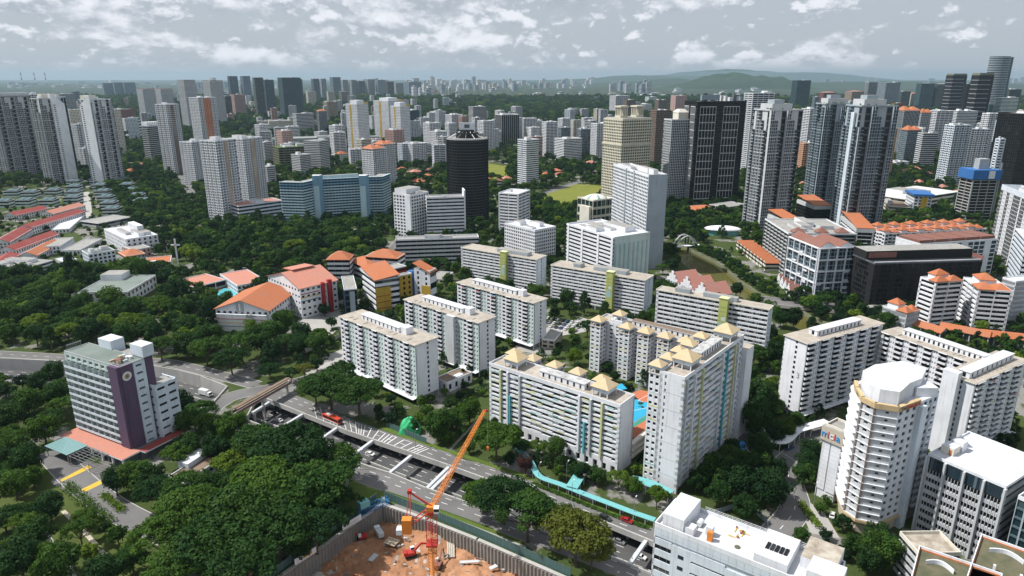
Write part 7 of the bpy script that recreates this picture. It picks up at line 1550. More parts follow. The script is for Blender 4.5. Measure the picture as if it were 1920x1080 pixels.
def free(x, y, m, road=True):
    for (fx, fy, ca, sa, w, d) in buck.get((int(x // CELL), int(y // CELL)), ()):
        dx, dy = x - fx, y - fy; u, v = dx * ca + dy * sa, -dx * sa + dy * ca
        if -m < u < w + m and -m < v < d + m: return False
    if road:
        ix, iy = int(x // CELL), int(y // CELL)
        for i in (-1, 0, 1):
            for j in (-1, 0, 1):
                for (rx, ry, hw) in rb_.get((ix + i, iy + j), ()):
                    if (rx - x) ** 2 + (ry - y) ** 2 < (hw + m * .5) ** 2: return False
        for k, bb in zip(KEEP, KB):
            if bb[0] - 1 < x < bb[1] + 1 and bb[2] - 1 < y < bb[3] + 1 and inpoly(x, y, k): return False
    return True
TREES = []      # x, y, crown radius, kind
occ = {}
def spaced(x, y, d):
    ix, iy = int(x // 20), int(y // 20); n = int(d // 20) + 1
    for i in range(-n, n + 1):
        for j in range(-n, n + 1):
            for (a, b) in occ.get((ix + i, iy + j), ()):
                if (a - x) ** 2 + (b - y) ** 2 < d * d: return False
    return True
def put(x, y, R_, kind): TREES.append((x, y, R_, kind)); occ.setdefault((int(x // 20), int(y // 20)), []).append((x, y))
def hand(lst, kind):
    for (px_, py_, R_) in lst:
        p = G(px_, py_, R_ * (1.05 if kind in ('rain', 'rust') else 1.0)); put(p.x, p.y, R_, kind)
hand([(545, 850, 17), (505, 905, 16), (590, 915, 15), (625, 868, 12), (455, 960, 15), (352, 965, 14), (405, 1015, 14), (300, 1005, 11), (520, 990, 13), (455, 1055, 13), (590, 985, 11), (640, 945, 9), (618, 720, 14), (672, 735, 13), (590, 728, 10), (945, 930, 12), (990, 962, 12), (905, 925, 9), (930, 822, 11), (480, 830, 11), (640, 700, 9), (330, 1060, 11), (432, 672, 10), (385, 655, 10), (505, 690, 7), (300, 650, 9)], 'rain')
hand([(1080, 1005, 12), (1050, 985, 10), (1110, 1030, 8), (570, 690, 6), (545, 700, 5)], 'rust')
hand([(250, 885, 9), (215, 902, 7), (285, 895, 7), (820, 795, 9), (855, 780, 8), (880, 770, 7), (1345, 880, 9), (1390, 895, 10), (1445, 915, 10), (1372, 858, 7), (1415, 870, 8), (1420, 745, 12), (1402, 700, 8), (1415, 785, 10), (1385, 760, 7), (1450, 770, 6), (1515, 868, 7), (1522, 842, 7), (1508, 892, 6), (1648, 1005, 7), (1655, 1035, 8), (1630, 1055, 6), (90, 945, 8), (25, 905, 8), (60, 1000, 9), (35, 1045, 10), (105, 1062, 9), (190, 1065, 8), (245, 1045, 7), (55, 860, 8), (25, 830, 8), (80, 800, 9), (50, 755, 10), (105, 740, 9), (345, 760, 8), (385, 800, 8), (435, 805, 9), (355, 830, 8), (405, 838, 8), (345, 790, 8), (20, 780, 9), (100, 700, 8), (70, 715, 8), (1045, 840, 6), (1090, 885, 5), (1122, 890, 5), (1460, 880, 6), (930, 640, 5), (1080, 640, 5)], 'round')
hand([(60, 890, 6), (120, 760, 8), (150, 1000, 6), (330, 850, 7), (430, 870, 8), (540, 590, 6), (470, 610, 6), (600, 630, 7), (560, 620, 6), (300, 540, 6), (375, 560, 7), (360, 600, 6), (1010, 838, 5), (1160, 900, 5), (1188, 912, 5), (1232, 935, 5), (1196, 878, 4), (1540, 950, 3.5), (160, 970, 5), (40, 980, 6), (800, 770, 4), (1550, 935, 3), (700, 610, 6), (680, 600, 5), (1220, 560, 4)], 'bright')
hand([(832, 672, 5), (1040, 580, 5), (1075, 585, 5), (205, 560, 7), (1075, 880, 4), (1205, 860, 3.5)], 'tall'); hand([(1382, 835, 4.5), (985, 870, 5), (560, 672, 4)], 'purple')
for px_, py_ in ((1010, 868), (1028, 875), (1050, 882), (1072, 886), (1100, 898), (1116, 902), (868, 715), (880, 705), (893, 697), (905, 690), (1128, 830), (1545, 925), (1530, 905), (645, 590), (655, 596), (905, 525), (1060, 560)):
    p = G(px_, py_); put(p.x, p.y, 4.0, 'palm')
KS = ('round', 'round', 'rain', 'round', 'bright', 'round', 'tall')
def fillp(px, sp, r0, r1, kinds=KS, n=4000, m=3.0, world=None):
    poly = world or P2(px); x0, x1 = min(p.x for p in poly), max(p.x for p in poly); y0, y1 = min(p.y for p in poly), max(p.y for p in poly); miss = 0
    tries = min(n, int((x1 - x0) * (y1 - y0) / (sp * sp) * 5) + 40)
    for _ in range(tries):
        x, y = TRE.uniform(x0, x1), TRE.uniform(y0, y1)
        if not inpoly(x, y, poly): continue
        R_ = TRE.uniform(r0, r1)
        if not free(x, y, m + R_ * .35) or not spaced(x, y, sp * (R_ / ((r0 + r1) / 2))): continue
        put(x, y, R_, TRE.choice(kinds))
# woods named by where the photo shows them
fillp([(-60, 520), (140, 520), (300, 500), (420, 600), (600, 640), (600, 700), (420, 690), (300, 660), (130, 660), (-60, 655)], 11, 7, 12, m=2)
fillp([(290, 480), (330, 450), (420, 425), (530, 425), (690, 430), (720, 470), (610, 480), (600, 520), (480, 500), (400, 500)], 11, 7, 11.5, m=2)
fillp([(-60, 690), (120, 700), (110, 860), (60, 900), (-60, 1000)], 9, 5, 9, m=2); fillp([(330, 740), (480, 780), (640, 860), (660, 930), (560, 1060), (330, 1080), (250, 990), (300, 930), (420, 860)], 9, 6, 11, ('rain', 'round', 'rain', 'round'), m=1.5)
fillp([(-60, 1000), (70, 960), (130, 1080), (-60, 1100)], 8, 5, 8, m=1); fillp([(130, 960), (240, 1000), (310, 1080), (200, 1100), (150, 1040)], 8, 3, 5, ('bright', 'round'), m=1)
fillp([(690, 800), (830, 760), (960, 830), (1200, 925), (1225, 950), (1000, 890)], 7.5, 3.5, 6, m=2); fillp([(1310, 850), (1480, 820), (1500, 960), (1380, 980), (1300, 930)], 8, 5, 8, ('round', 'round', 'rain'), m=2); fillp([(1385, 660), (1470, 640), (1470, 780), (1400, 800)], 8, 5, 9, m=2)
fillp([(1225, 395), (1400, 400), (1420, 440), (1330, 460), (1255, 445)], 9, 6, 9, m=2); fillp([(1440, 525), (1500, 540), (1470, 575), (1430, 545)], 7, 3, 5, m=1.0); fillp([(1305, 469), (1350, 469), (1392, 500), (1440, 540), (1450, 556), (1425, 549), (1392, 528), (1345, 489)], 5.0, 2.6, 4.2, ('round', 'bright', 'round'), m=.8); fillp([(1460, 560), (1660, 570), (1670, 680), (1540, 660)], 8, 5, 8, m=2); fillp([(1560, 640), (1920, 600), (1920, 700), (1700, 690)], 8.5, 4, 7, m=2)
fillp([(1000, 370), (1130, 340), (1130, 400), (1080, 420), (1000, 400)], 9, 6, 9, m=2); fillp([(1020, 400), (1075, 400), (1075, 480), (1035, 490)], 8, 5, 8, m=2); fillp([(640, 600), (760, 580), (770, 640), (690, 650)], 8, 4, 7, m=2); fillp([(200, 350), (380, 320), (400, 430), (250, 420)], 10, 6, 9, m=2)
rr_ = P2(RIVER_R)
for a, b in zip(rr_, rr_[1:]):
    d = b - a; n = int(d.length / 6.5); nn = Vector((d.y, -d.x, 0)).normalized()
    for k in range(n):
        p = a + d * (k + TRE.random()) / n; w = nn * TRE.uniform(3.2, 6)
        for q in (p + w, p - w):
            if free(q.x, q.y, 1.5): put(q.x, q.y, TRE.uniform(2.6, 3.8), TRE.choice(('round', 'bright', 'round')))
fillp([(640, 640), (1000, 600), (1100, 640), (920, 760), (720, 800)], 9, 2.5, 4.5, ('round', 'bright', 'round'), m=1.5); fillp([(560, 640), (660, 620), (650, 720), (560, 740)], 8, 3, 6, m=1.5); fillp([(1000, 690), (1480, 640), (1500, 900), (1250, 980)], 9, 3, 6, ('round', 'bright', 'round', 'tall'), m=2); fillp([(1440, 780), (1900, 800), (1900, 900), (1640, 1080), (1450, 1000)], 8, 3, 6, m=1.5)
near_n = len(TREES)
# greenery everywhere else between the buildings, thinning into the forest belt
def general():
    y = 420.0; r = random.Random(8)
    while y < 5200:
        sp = 12.5 if y < 900 else 12.5 + (y - 900) * .0075; half = y * .80 + 60; n = int(2 * half / sp)
        for i in range(n):
            x = -half + (i + r.uniform(.05, .95)) * sp; yy = y + r.uniform(-.5, .5) * sp
            m = noise.noise(Vector((x * .006, yy * .006, 2.2))) + .35 * noise.noise(Vector((x * .03, yy * .03, 1)))
            dens = .22 if yy < 1400 else .05
            if m < -dens * 1.2 and r.random() < .8: continue
            R_ = sp * r.uniform(.42, .66)
            if yy < 1500 and any(inpoly(x, yy, l) for l in LOWP): R_ *= .5
            if not free(x, yy, 2.0 + R_ * .3): continue
            if not spaced(x, yy, sp * .6): continue
            put(x, yy, R_, r.choice(KS))
        y += sp * .92
general()
TREES.sort(key=lambda t: -(t[2] / math.hypot(t[0], t[1], 130)))
inview = []; rest = []
for t in TREES:
    px_, py_ = PX((t[0], t[1], t[2]))
    (inview if -30 < px_ < 1950 and py_ < 1130 and len(inview) < 300 else rest).append(t)
KN = dict(rain='broad flat-topped rain tree', round='round-crowned green tree', rust='rain tree with rusty brown-green crown', bright='light green leafy tree', tall='slender dark green tree', purple='small purple-leaved tree', palm='palm with feathery fronds')
NAMES = dict(rain='rain_tree', round='broadleaf_tree', rust='rain_tree', bright='broadleaf_tree', tall='columnar_tree', purple='purple_tree', palm='palm_tree')
near_of = {}
for t in inview:
    l = min(LAND, key=lambda l: (l[0] - t[0]) ** 2 + (l[1] - t[1]) ** 2); near_of.setdefault((l[2], t[3]), []).append((math.hypot(l[0] - t[0], l[1] - t[1]), t))
for (ln, kd), lst in near_of.items():
    lst.sort(key=lambda a: a[0])
    for i, (_, (x, y, R_, k)) in enumerate(lst):
        lab = f"{KN[k]}, {'nearest' if i == 0 else ordn(i + 1) + ' nearest'} to {ln}"; r = random.Random(hash((round(x), round(y))) & 0xffff)
        o = empty(NAMES[k], (x, y, 0), r.uniform(0, 6.28), lab, 'palm' if k == 'palm' else 'tree', 'trees')
        ks = [q for q in PROT if q[0] == k]; cm, tm = PROT[ks[r.randrange(len(ks))]]; s = R_ / (4.0 if k == 'palm' else 10.0); zs = s * r.uniform(.9, 1.12) if k in ('rain', 'rust', 'palm') else s * r.uniform(.95, 1.25); zs = max(zs, s * .8, .42 if k != 'palm' else .8)
        for nm, me in (('trunk', tm), ('crown', cm)):
            ch = bpy.data.objects.new(nm, me); COL.objects.link(ch); ch.parent = o; ch.scale = (s, s, zs)
# the rest: one mass of greenery, instanced
def woodland(pts):
    hid = bpy.data.collections.new('tree_sources'); srcs = []
    for i, (kind, lm, nl, lf) in enumerate((('round', 'leaf', 1300, 1.5), ('round', 'leafdark', 1300, 1.5), ('rain', 'leaf', 1300, 1.5), ('round', 'leafbright', 1200, 1.5), ('tall', 'leafdark', 1000, 1.3))):
        c, t = tree_proto(60 + i, kind, nleaf=nl, leaf=lf, lm=lm, lob=26); n = len(c.v)
        for v in t.v: c.v.append(v)
        for f, m, tt in zip(t.f, t.m, t.t): c.f.append(tuple(a + n for a in f)); c.m.append(c.mi(t.mats[m])); c.t.append(tt)
        o = bpy.data.objects.new('tree_source_' + 'abcde'[i], c.mesh('tree_source')); hid.objects.link(o)
    me = bpy.data.meshes.new('woodland'); me.from_pydata([(x, y, 0) for x, y, *_ in pts], [], [])
    r = random.Random(3); ki = dict(round=(0, 1), rain=(2, 2), bright=(3, 3), tall=(4, 4), palm=(4, 4), rust=(2, 2), purple=(1, 1))
    for nm, ty, vals in (('sc', 'FLOAT', [R_ / 10 * r.uniform(.9, 1.15) for _, _, R_, _ in pts]), ('rot', 'FLOAT', [r.uniform(0, 6.28) for _ in pts]), ('pick', 'INT', [r.choice(ki[k]) for *_, k in pts])):
        a = me.attributes.new(nm, ty, 'POINT'); a.data.foreach_set('value', vals)
    o = bpy.data.objects.new('woodland', me); COL.objects.link(o); o['kind'] = 'stuff'; tag(o, 'dense tropical greenery filling the gaps and forest belt beyond', 'woodland')
    ng = bpy.data.node_groups.new('woodland', 'GeometryNodeTree'); ng.interface.new_socket('Geometry', in_out='INPUT', socket_type='NodeSocketGeometry'); ng.interface.new_socket('Geometry', in_out='OUTPUT', socket_type='NodeSocketGeometry')
    N, L = new_nodes(ng); gi = N('NodeGroupInput'); go = N('NodeGroupOutput'); ip = N('GeometryNodeInstanceOnPoints'); ci = N('GeometryNodeCollectionInfo'); ci.inputs[0].default_value = hid; ci.inputs['Separate Children'].default_value = True; ci.inputs['Reset Children'].default_value = True
    def attr(n, t): a = N('GeometryNodeInputNamedAttribute', data_type=t); a.inputs[0].default_value = n; return a.outputs[0]
    L(gi.outputs[0], ip.inputs['Points']); L(ci.outputs[0], ip.inputs['Instance']); ip.inputs['Pick Instance'].default_value = True; L(attr('pick', 'INT'), ip.inputs['Instance Index'])
    cb = N('ShaderNodeCombineXYZ'); L(attr('rot', 'FLOAT'), cb.inputs[2]); L(cb.outputs[0], ip.inputs['Rotation']); L(attr('sc', 'FLOAT'), ip.inputs['Scale']); L(ip.outputs[0], go.inputs[0])
    md = o.modifiers.new('woodland', 'NODES'); md.node_group = ng
woodland(rest)
print('TREES', len(TREES), 'near', near_n, 'rest', len(rest))

# ================================================================== crane, vehicles, bridges, walkways, small things
def RY(px_, py_, y):
    u = (px_ - 960) / FOC; v = (540 - py_) / FOC; t = y / (CP + v * SP); return Vector((u * t, y, CAMH + t * (-SP + v * CP)))
def lattice(b, A, B_, w, mat, n, up=None, w2=None):
    """square lattice girder from A to B_: four chords with zigzag lacing"""
    A, B_ = Vector(A), Vector(B_); d = (B_ - A).normalized(); u = d.orthogonal().normalized() if up is None else (Vector(up) - d * Vector(up).dot(d)).normalized(); v = d.cross(u); w2 = w if w2 is None else w2
    cor = lambda t, i: A.lerp(B_, t) + (u * (1 if i in (0, 1) else -1) + v * (1 if i in (0, 3) else -1)) * (w + (w2 - w) * t) / 2
    for i in range(4): b.tube(cor(0, i), cor(1, i), .13, .13, mat, 5)
    for k in range(n):
        t0, t1 = k / n, (k + 1) / n
        for i in range(4): j = (i + 1) % 4; b.tube(cor(t0, i), cor(t1, j), .07, .07, mat, 4, False); b.tube(cor(t0, i), cor(t0, j), .07, .07, mat, 4, False)
def tower_crane():
    yb_ = 197.0; top = RY(808, 958, yb_); base = Vector((top.x, top.y, ZP - .5)); o = empty('tower_crane', base, 0, 'orange luffing tower crane standing in the excavation', 'crane'); loc = lambda p: Vector(p) - base
    LAND.append((base.x, base.y, 'the orange tower crane'))
    b = MB(); lattice(b, (0, 0, 0), loc((top.x, top.y, top.z - 12)), 2.0, 'metalorange', 18, (1, 1, 0)); b.build('mast', o)
    b = MB(); lattice(b, loc((top.x, top.y, top.z - 12)), loc((top.x, top.y, top.z - 1)), 2.6, 'metalred', 5, (1, 1, 0)); b.box(-1.9, 1.9, -1.9, 1.9, top.z - base.z - 13, top.z - base.z - 12.4, 'metalred'); b.build('climbing_frame', o)
    b = MB(); z = top.z - base.z; b.tube((0, 0, z - 1), (0, 0, z + .3), 1.6, 1.6, 'metalred', 14); b.box(-1.3, 1.3, -1.3, 1.3, z + .3, z + 2.2, 'metalorange'); b.build('slewing_ring', o)
    tip = loc(RY(909, 770, 233)); foot = Vector((.8, 1.2, z + 1.8)); b = MB(); lattice(b, foot, tip, 1.5, 'metalorange', 26, (0, 0, 1), .9); j = b.build('jib', o)
    b = MB(); b.tube(tip, tip + Vector((.9, 1.2, -.6)), .5, .5, 'metalred', 8); b.build('jib_head', j)
    back = (Vector((foot.x - tip.x, foot.y - tip.y, 0)).normalized()); side = Vector((-back.y, back.x, 0)); af = loc(RY(768, 923, 199)); b = MB(); p0 = Vector((0, 0, z + 2))
    for sg in (-.9, .9): b.tube(p0 + side * sg, af + side * sg * .4, .2, .2, 'metalred', 5)
    ce = loc(RY(765, 985, 193)); 
    for sg in (-.8, .8): b.tube(ce + side * sg, af + side * sg * .4, .14, .14, 'metalred', 5)
    b.box(af.x - .7, af.x + .7, af.y - .7, af.y + .7, af.z - .3, af.z + .9, 'metalred'); b.build('a_frame', o)
    b = MB()
    for sg in (-.9, .9): b.tube(p0 - Vector((0, 0, 1)) + side * sg, ce + side * sg, .22, .22, 'metalred', 5)
    for k in range(7): q = p0.lerp(ce, k / 6) - Vector((0, 0, .9 * (1 - k / 6))); b.tube(q + side * .9, q - side * .9, .1, .1, 'metalorange', 4)
    b.build('counter_jib', o)
    b = MB(); b.box(ce.x - 1.9, ce.x + 1.2, ce.y - 1.3, ce.y + 1.3, ce.z - 2.6, ce.z + 2.6, 'metalorange'); b.build('counterweight', o); b = MB(); b.box(ce.x - 3.8, ce.x - 1.9, ce.y - 1.3, ce.y + 1.2, ce.z - 2.9, ce.z - 1.0, 'bluewhite'); b.build('winch_box', o)
    b = MB(); c = Vector((1.4, -1.6, z + .6)); b.box(c.x - .2, c.x + 1.5, c.y - 1, c.y + 1, c.z, c.z + 2, 'metalwhite'); b.box(c.x - .1, c.x + 1.52, c.y - 1.03, c.y + .8, c.z + .8, c.z + 1.7, 'glass'); b.build('cab', o)
    b = MB()
    for sg in (-.3, .3): b.tube(af + side * sg, tip.lerp(foot, .06) + side * sg, .05, .05, 'metalgrey', 4)
    b.tube(tip + Vector((.9, 1.2, -.6)), tip + Vector((.9, 1.2, -16)), .05, .05, 'metalgrey', 4); b.build('rope', o); hk = tip + Vector((.9, 1.2, -16)); b = MB(); b.box(hk.x - .5, hk.x + .5, hk.y - .3, hk.y + .3, hk.z - 1.2, hk.z, 'metalorange'); b.build('hook_block', o)
tower_crane()
def excavator(px_, py_, ang, label, col='metalred', s=1.0):
    p = G(px_, py_, ZP + .6); o = empty('excavator', (p.x, p.y, ZP + .4), R(ang), label, 'excavator', 'excavators'); o.scale = (s, s, s)
    for y in (-1.4, .7):
        b = MB(); pts = [(-2.2, .2), (-1.9, 0), (1.9, 0), (2.2, .2), (2.2, .7), (1.9, .95), (-1.9, .95), (-2.2, .7)]
        for a, c in zip(pts, pts[1:] + pts[:1]): b.face([(a[0], y, a[1]), (c[0], y, c[1]), (c[0], y + .7, c[1]), (a[0], y + .7, a[1])], 'rubber')
        b.face([(a[0], y, a[1]) for a in pts], 'rubber'); b.face([(a[0], y + .7, a[1]) for a in reversed(pts)], 'rubber'); b.build('track', o)
    b = MB(); b.box(-2.4, 1.4, -1.3, 1.3, 1.1, 2.2, col); b.box(-2.6, -1.4, -1.25, 1.25, 1.3, 2.6, col); b.build('upper_body', o)
    b = MB(); b.box(.1, 1.6, .2, 1.3, 2.2, 3.5, 'metalwhite'); b.box(.2, 1.63, .17, 1.25, 2.6, 3.3, 'glass'); b.build('cab', o)
    b = MB(); b.hexa([(1.2, -.6, 1.8), (4.2, -.6, 4.6), (4.2, -.1, 4.6), (1.2, -.1, 1.8), (1.0, -.6, 2.5), (4.0, -.6, 5.2), (4.0, -.1, 5.2), (1.0, -.1, 2.5)], col); b.hexa([(4.0, -.6, 4.6), (6.4, -.6, 4.0), (6.4, -.1, 4.0), (4.0, -.1, 4.6), (4.0, -.6, 5.2), (6.5, -.6, 4.5), (6.5, -.1, 4.5), (4.0, -.1, 5.2)], col); b.build('boom', o)
    b = MB(); b.hexa([(6.1, -.55, 4.4), (6.6, -.55, 4.5), (6.6, -.15, 4.5), (6.1, -.15, 4.4), (6.9, -.55, 1.4), (7.3, -.55, 1.5), (7.3, -.15, 1.5), (6.9, -.15, 1.4)], col); b.build('dipper_arm', o)
    b = MB(); b.hexa([(6.2, -.8, .4), (7.4, -.8, .3), (7.4, .1, .3), (6.2, .1, .4), (6.8, -.8, 1.5), (7.5, -.8, 1.3), (7.5, .1, 1.3), (6.8, .1, 1.5)], 'metalgrey'); b.build('bucket', o)
excavator(770, 1042, 20, 'red excavator with raised boom beside the clay mound in the pit'); excavator(822, 1062, 80, 'dark red piling excavator right beside the crane mast', 'redbrown', .9); excavator(678, 1010, 200, 'small excavator in the shaded corner of the pit', 'metalred', .8)
p = G(711, 1005, ZP); o = empty('site_truck', (p.x, p.y, ZP + .4), R(120), 'white truck parked in the shaded corner of the pit', 'truck'); b = MB(); b.box(-3, 1.2, -1.1, 1.1, .8, 2.6, 'lightgrey'); b.build('tipper_body', o); b = MB(); b.box(1.4, 3, -1.1, 1.1, .6, 2.7, 'carwhite'); b.box(2.2, 3.02, -1, 1, 1.6, 2.5, 'glass'); b.build('cab', o)
for x in (-2, 2.2):
    for y in (-1.15, .85): b = MB(); b.tube((x, y, .5), (x, y + .3, .5), .5, .5, 'rubber', 10); b.build('wheel', o)
for i, (px_, py_, w, d, m) in enumerate(((735, 1020, 5, 4, 'tan'), (880, 1058, 7, 1.2, 'metalwhite'), (925, 1068, 3, 1.5, 'metalwhite'), (700, 1050, 4, 2, 'lightgrey'), (845, 1035, 9, 3, 'beige'))):
    p = G(px_, py_, ZP); b = MB(); n_ = 4
    for k in range(n_): b.box(-w / 2, w / 2, -d / 2 + d * k / n_, -d / 2 + d * (k + .85) / n_, 0, .35 + .1 * (k % 2), m)
    o = b.build('board_stack' if i in (0, 4) else 'steel_bundle'); o.location = (p.x, p.y, ZP + .9); o.rotation_euler = (0, 0, R(-25 + 30 * i)); tag(o, ['square timber platform on the pit floor left of the clay mound', 'long white steel beams laid on the pit floor', 'short white beams near the pit edge', 'grey panels in the shaded part of the pit', 'rows of pale planks right of the crane mast'][i], 'materials')
r = random.Random(12); b = MB(); pp_ = ccw(list(holes[2]))
for _ in range(260):
    p = G(r.uniform(560, 1000), r.uniform(960, 1120), ZP)
    if not inpoly(p.x, p.y, pp_): continue
    w, d, hh_ = r.uniform(.15, 1.0), r.uniform(.12, .45), r.uniform(.1, .45); a = r.uniform(0, 3.14); ca, sa = math.cos(a), math.sin(a)
    q = [(p.x + ca * i * w - sa * j * d, p.y + sa * i * w + ca * j * d) for i, j in ((-1, -1), (1, -1), (1, 1), (-1, 1))]
    b.hexa([(x, y, ZP - .8) for x, y in q] + [(x + r.uniform(-.1, .1), y, ZP + hh_ + r.uniform(0, .4)) for x, y in q], r.choice(('concrete', 'tan', 'lightgrey', 'tilebrown', 'metalgrey', 'orangewall', 'brown')))
o = b.build('site_debris'); o['kind'] = 'stuff'
# hoarding fence round the pit
def fence(px, h, mat, label, name='hoarding_fence', post=3.0):
    pts = P2(px); o = empty(name, pts[0], 0, label, 'fence')
    for a, c in zip(pts, pts[1:]):
        d = c - a; n = max(1, int(d.length / post)); dn = d.normalized(); nn = Vector((-dn.y, dn.x, 0))
        for k in range(n):
            p, q = a + d * (k + .02) / n - pts[0], a + d * (k + .98) / n - pts[0]; b = MB(); e = nn * .06
            b.hexa([tuple(p - e), tuple(q - e), tuple(q + e), tuple(p + e)] + [tuple(v + Vector((0, 0, h))) for v in (p - e, q - e, q + e, p + e)], mat); b.build('panel', o)
            r0 = a + d * k / n - pts[0]; b = MB(); b.box(r0.x - .1, r0.x + .1, r0.y - .1, r0.y + .1, 0, h + .15, 'metalgrey'); b.build('post', o)
    return o
fence([(722, 936), (800, 966), (890, 1003), (985, 1044), (1070, 1082)], 3.6, 'hoarding', 'dark green hoarding fence along the road side of the pit'); fence([(706, 938), (640, 985), (560, 1045), (500, 1090)], 3.2, 'hoarding', 'dark hoarding fence on the wooded side of the pit')
fence([(725, 800), (765, 818), (800, 832)], 3.0, 'hoarding', 'green hoarding round the small yard by the street'); fence([(563, 665), (610, 648), (642, 630)], 3.0, 'palecream', 'cream boundary wall left of the nearest balcony block', 'boundary_wall')
fence([(1330, 968), (1400, 945), (1440, 985)], 2.2, 'steel', 'grey playground fence under the round trees')
for i, (px_, py_, w) in enumerate(((660, 980, 9), (573, 1043, 9))):
    p = G(px_, py_, 2); o = empty('site_banner', (p.x, p.y, 0), R(52), ['upper', 'lower'][i] + ' white banner on the shaded hoarding beside the pit', 'banner'); b = MB(); b.box(-w / 2, w / 2, -.1, .1, 1, 3.4, 'white'); b.build('board', o); b = MB(); b.box(-w * .1, w * .3, -.13, -.1, 1.7, 2.4, 'yellowpaint' if i else 'lightgrey'); b.build('print', o)
# blue gantry at the pit corner
p = G(700, 955); o = empty('site_gantry', (p.x, p.y, 0), R(40), 'blue steel access gantry at the corner of the pit', 'gantry')
b = MB(); lattice(b, (-7, 0, 1.5), (7, 0, 1.5), 2.4, 'bluesheet', 8, (0, 0, 1)); b.build('truss', o); b = MB(); b.box(-6, -2, -1.5, 1.5, 3.2, 5.6, 'aquasheet'); b.build('cabin', o)
for x in (-6.5, 6.5): b = MB(); b.box(x - .3, x + .3, -1.2, 1.2, 0, 1.5, 'bluesheet'); b.build('support', o)
# green tarpaulin heap and site yard
p = G(768, 808); b = MB(); r = random.Random(2); n = 12
pts = [[(i * .95 - 5, j * .8 - 4, max(0, 7.2 - .17 * ((i - 5.5) ** 2 + (j - 5) ** 2) + r.uniform(-.7, .7)) if 0 < i < n - 1 and 0 < j < n - 1 else 0) for j in range(n)] for i in range(n)]
for i in range(n - 1):
    for j in range(n - 1): b.face([pts[i][j], pts[i + 1][j], pts[i + 1][j + 1], pts[i][j + 1]], 'greensheet')
o = b.build('tarpaulin'); o.location = (p.x, p.y, 0); tag(o, 'bright green tarpaulin draped over a heap in the yard', 'tarpaulin')

# ------------------------------------------------------------------ vehicles
def heading(a, c): A, C_ = G(*a), G(*c); d = C_ - A; return math.degrees(math.atan2(d.y, d.x))
CARM = {}
def car_meshes(mat):
    if mat in CARM: return CARM[mat]
    b = MB(); prof = [(-2.2, .35), (2.15, .35), (2.2, .75), (1.2, .95), (.55, 1.42), (-1.0, 1.46), (-1.75, 1.0), (-2.2, .92)]
    for y0, y1, pr in ((-.86, .86, prof),):
        n = len(pr)
        for i in range(n):
            a, c = pr[i], pr[(i + 1) % n]; t = lambda z: .14 if z > 1.1 else 0; b.face([(a[0], y0 + t(a[1]), a[1]), (c[0], y0 + t(c[1]), c[1]), (c[0], y1 - t(c[1]), c[1]), (a[0], y1 - t(a[1]), a[1])][::-1], mat)
        for y, sg in ((y0, 1), (y1, -1)): b.face([(p[0], y + sg * (.14 if p[1] > 1.1 else 0), p[1]) for p in (pr if sg > 0 else pr[::-1])], mat)
    g = MB(); g.face([(1.17, -.74, 1.0), (1.17, .74, 1.0), (.6, .68, 1.40), (.6, -.68, 1.40)], 'glassdark'); g.face([(-1.72, .74, 1.04), (-1.72, -.74, 1.04), (-1.06, -.66, 1.44), (-1.06, .66, 1.44)], 'glassdark')
    for sg in (-1, 1): q = [(1.0, sg * .87, .98), (.5, sg * .76, 1.36), (-.95, sg * .76, 1.38), (-1.5, sg * .87, 1.0)]; g.face(q if sg < 0 else q[::-1], 'glassdark')
    w = MB(); w.tube((0, -.12, 0), (0, .12, 0), .34, .34, 'rubber', 10); w.tube((0, -.13, 0), (0, .13, 0), .18, .18, 'metalgrey', 8)
    h = MB(); h.box(-.04, .04, -.22, .22, -.08, .08, 'whitepaint'); t_ = MB(); t_.box(-.04, .04, -.2, .2, -.08, .08, 'signred')
    CARM[mat] = (b.mesh('body'), g.mesh('window_glass'), w.mesh('wheel'), h.mesh('headlight'), t_.mesh('tail_light')); return CARM[mat]
def car(px_, py_, z, ang, mat, label, s=1.0, group='cars', detail=True):
    p = G(px_, py_, z); o = empty('car', (p.x, p.y, z + .03), R(ang), label, 'car', group); ms = car_meshes(mat); o.scale = (s, s, s)
    def add(nm, me, loc=(0, 0, 0)): ch = bpy.data.objects.new(nm, me); COL.objects.link(ch); ch.parent = o; ch.location = loc
    add('body', ms[0]); add('window_glass', ms[1])
    if detail:
        for x in (-1.35, 1.35):
            for y in (-.78, .78): add('wheel', ms[2], (x, y, .34))
        for y in (-.6, .6): add('headlight', ms[3], (2.17, y, .66)); add('tail_light', ms[4], (-2.2, y, .74))
hx = heading((840, 905), (1120, 1012)); hs = heading((1010, 918), (1225, 1005)); hp = heading((480, 772), (660, 838))
car(523, 790, ZX, hp + 180, 'carwhite', 'white car on the sunken road between the first two struts', 1.1); car(514, 777, ZX, hp, 'carblack', 'dark car in the shadow of the sunken road near the footbridge'); car(694, 853, ZX, hx, 'carwhite', 'white taxi on the sunken road beside the lone strut', 1.1)
car(997, 916, .03, hs + 180, 'carwhite', 'white car on the street beside the aqua walkway', 1.1); car(1134, 973, .03, hs, 'carblack', 'black car on the street near the white flat-roofed block', 1.15); car(1175, 978, .03, hs, 'carred', 'dark red car just ahead of the black one', 1.1); car(1161, 1017, ZX, hx, 'carsilver', 'silver car in the shade of the sunken road near the white block', 1.1); car(1200, 1046, ZX, hx, 'carwhite', 'white car emerging under the last strut', 1.1); car(20, 709, ZX, 8, 'carblack', 'black car on the expressway at the edge', 1.1)
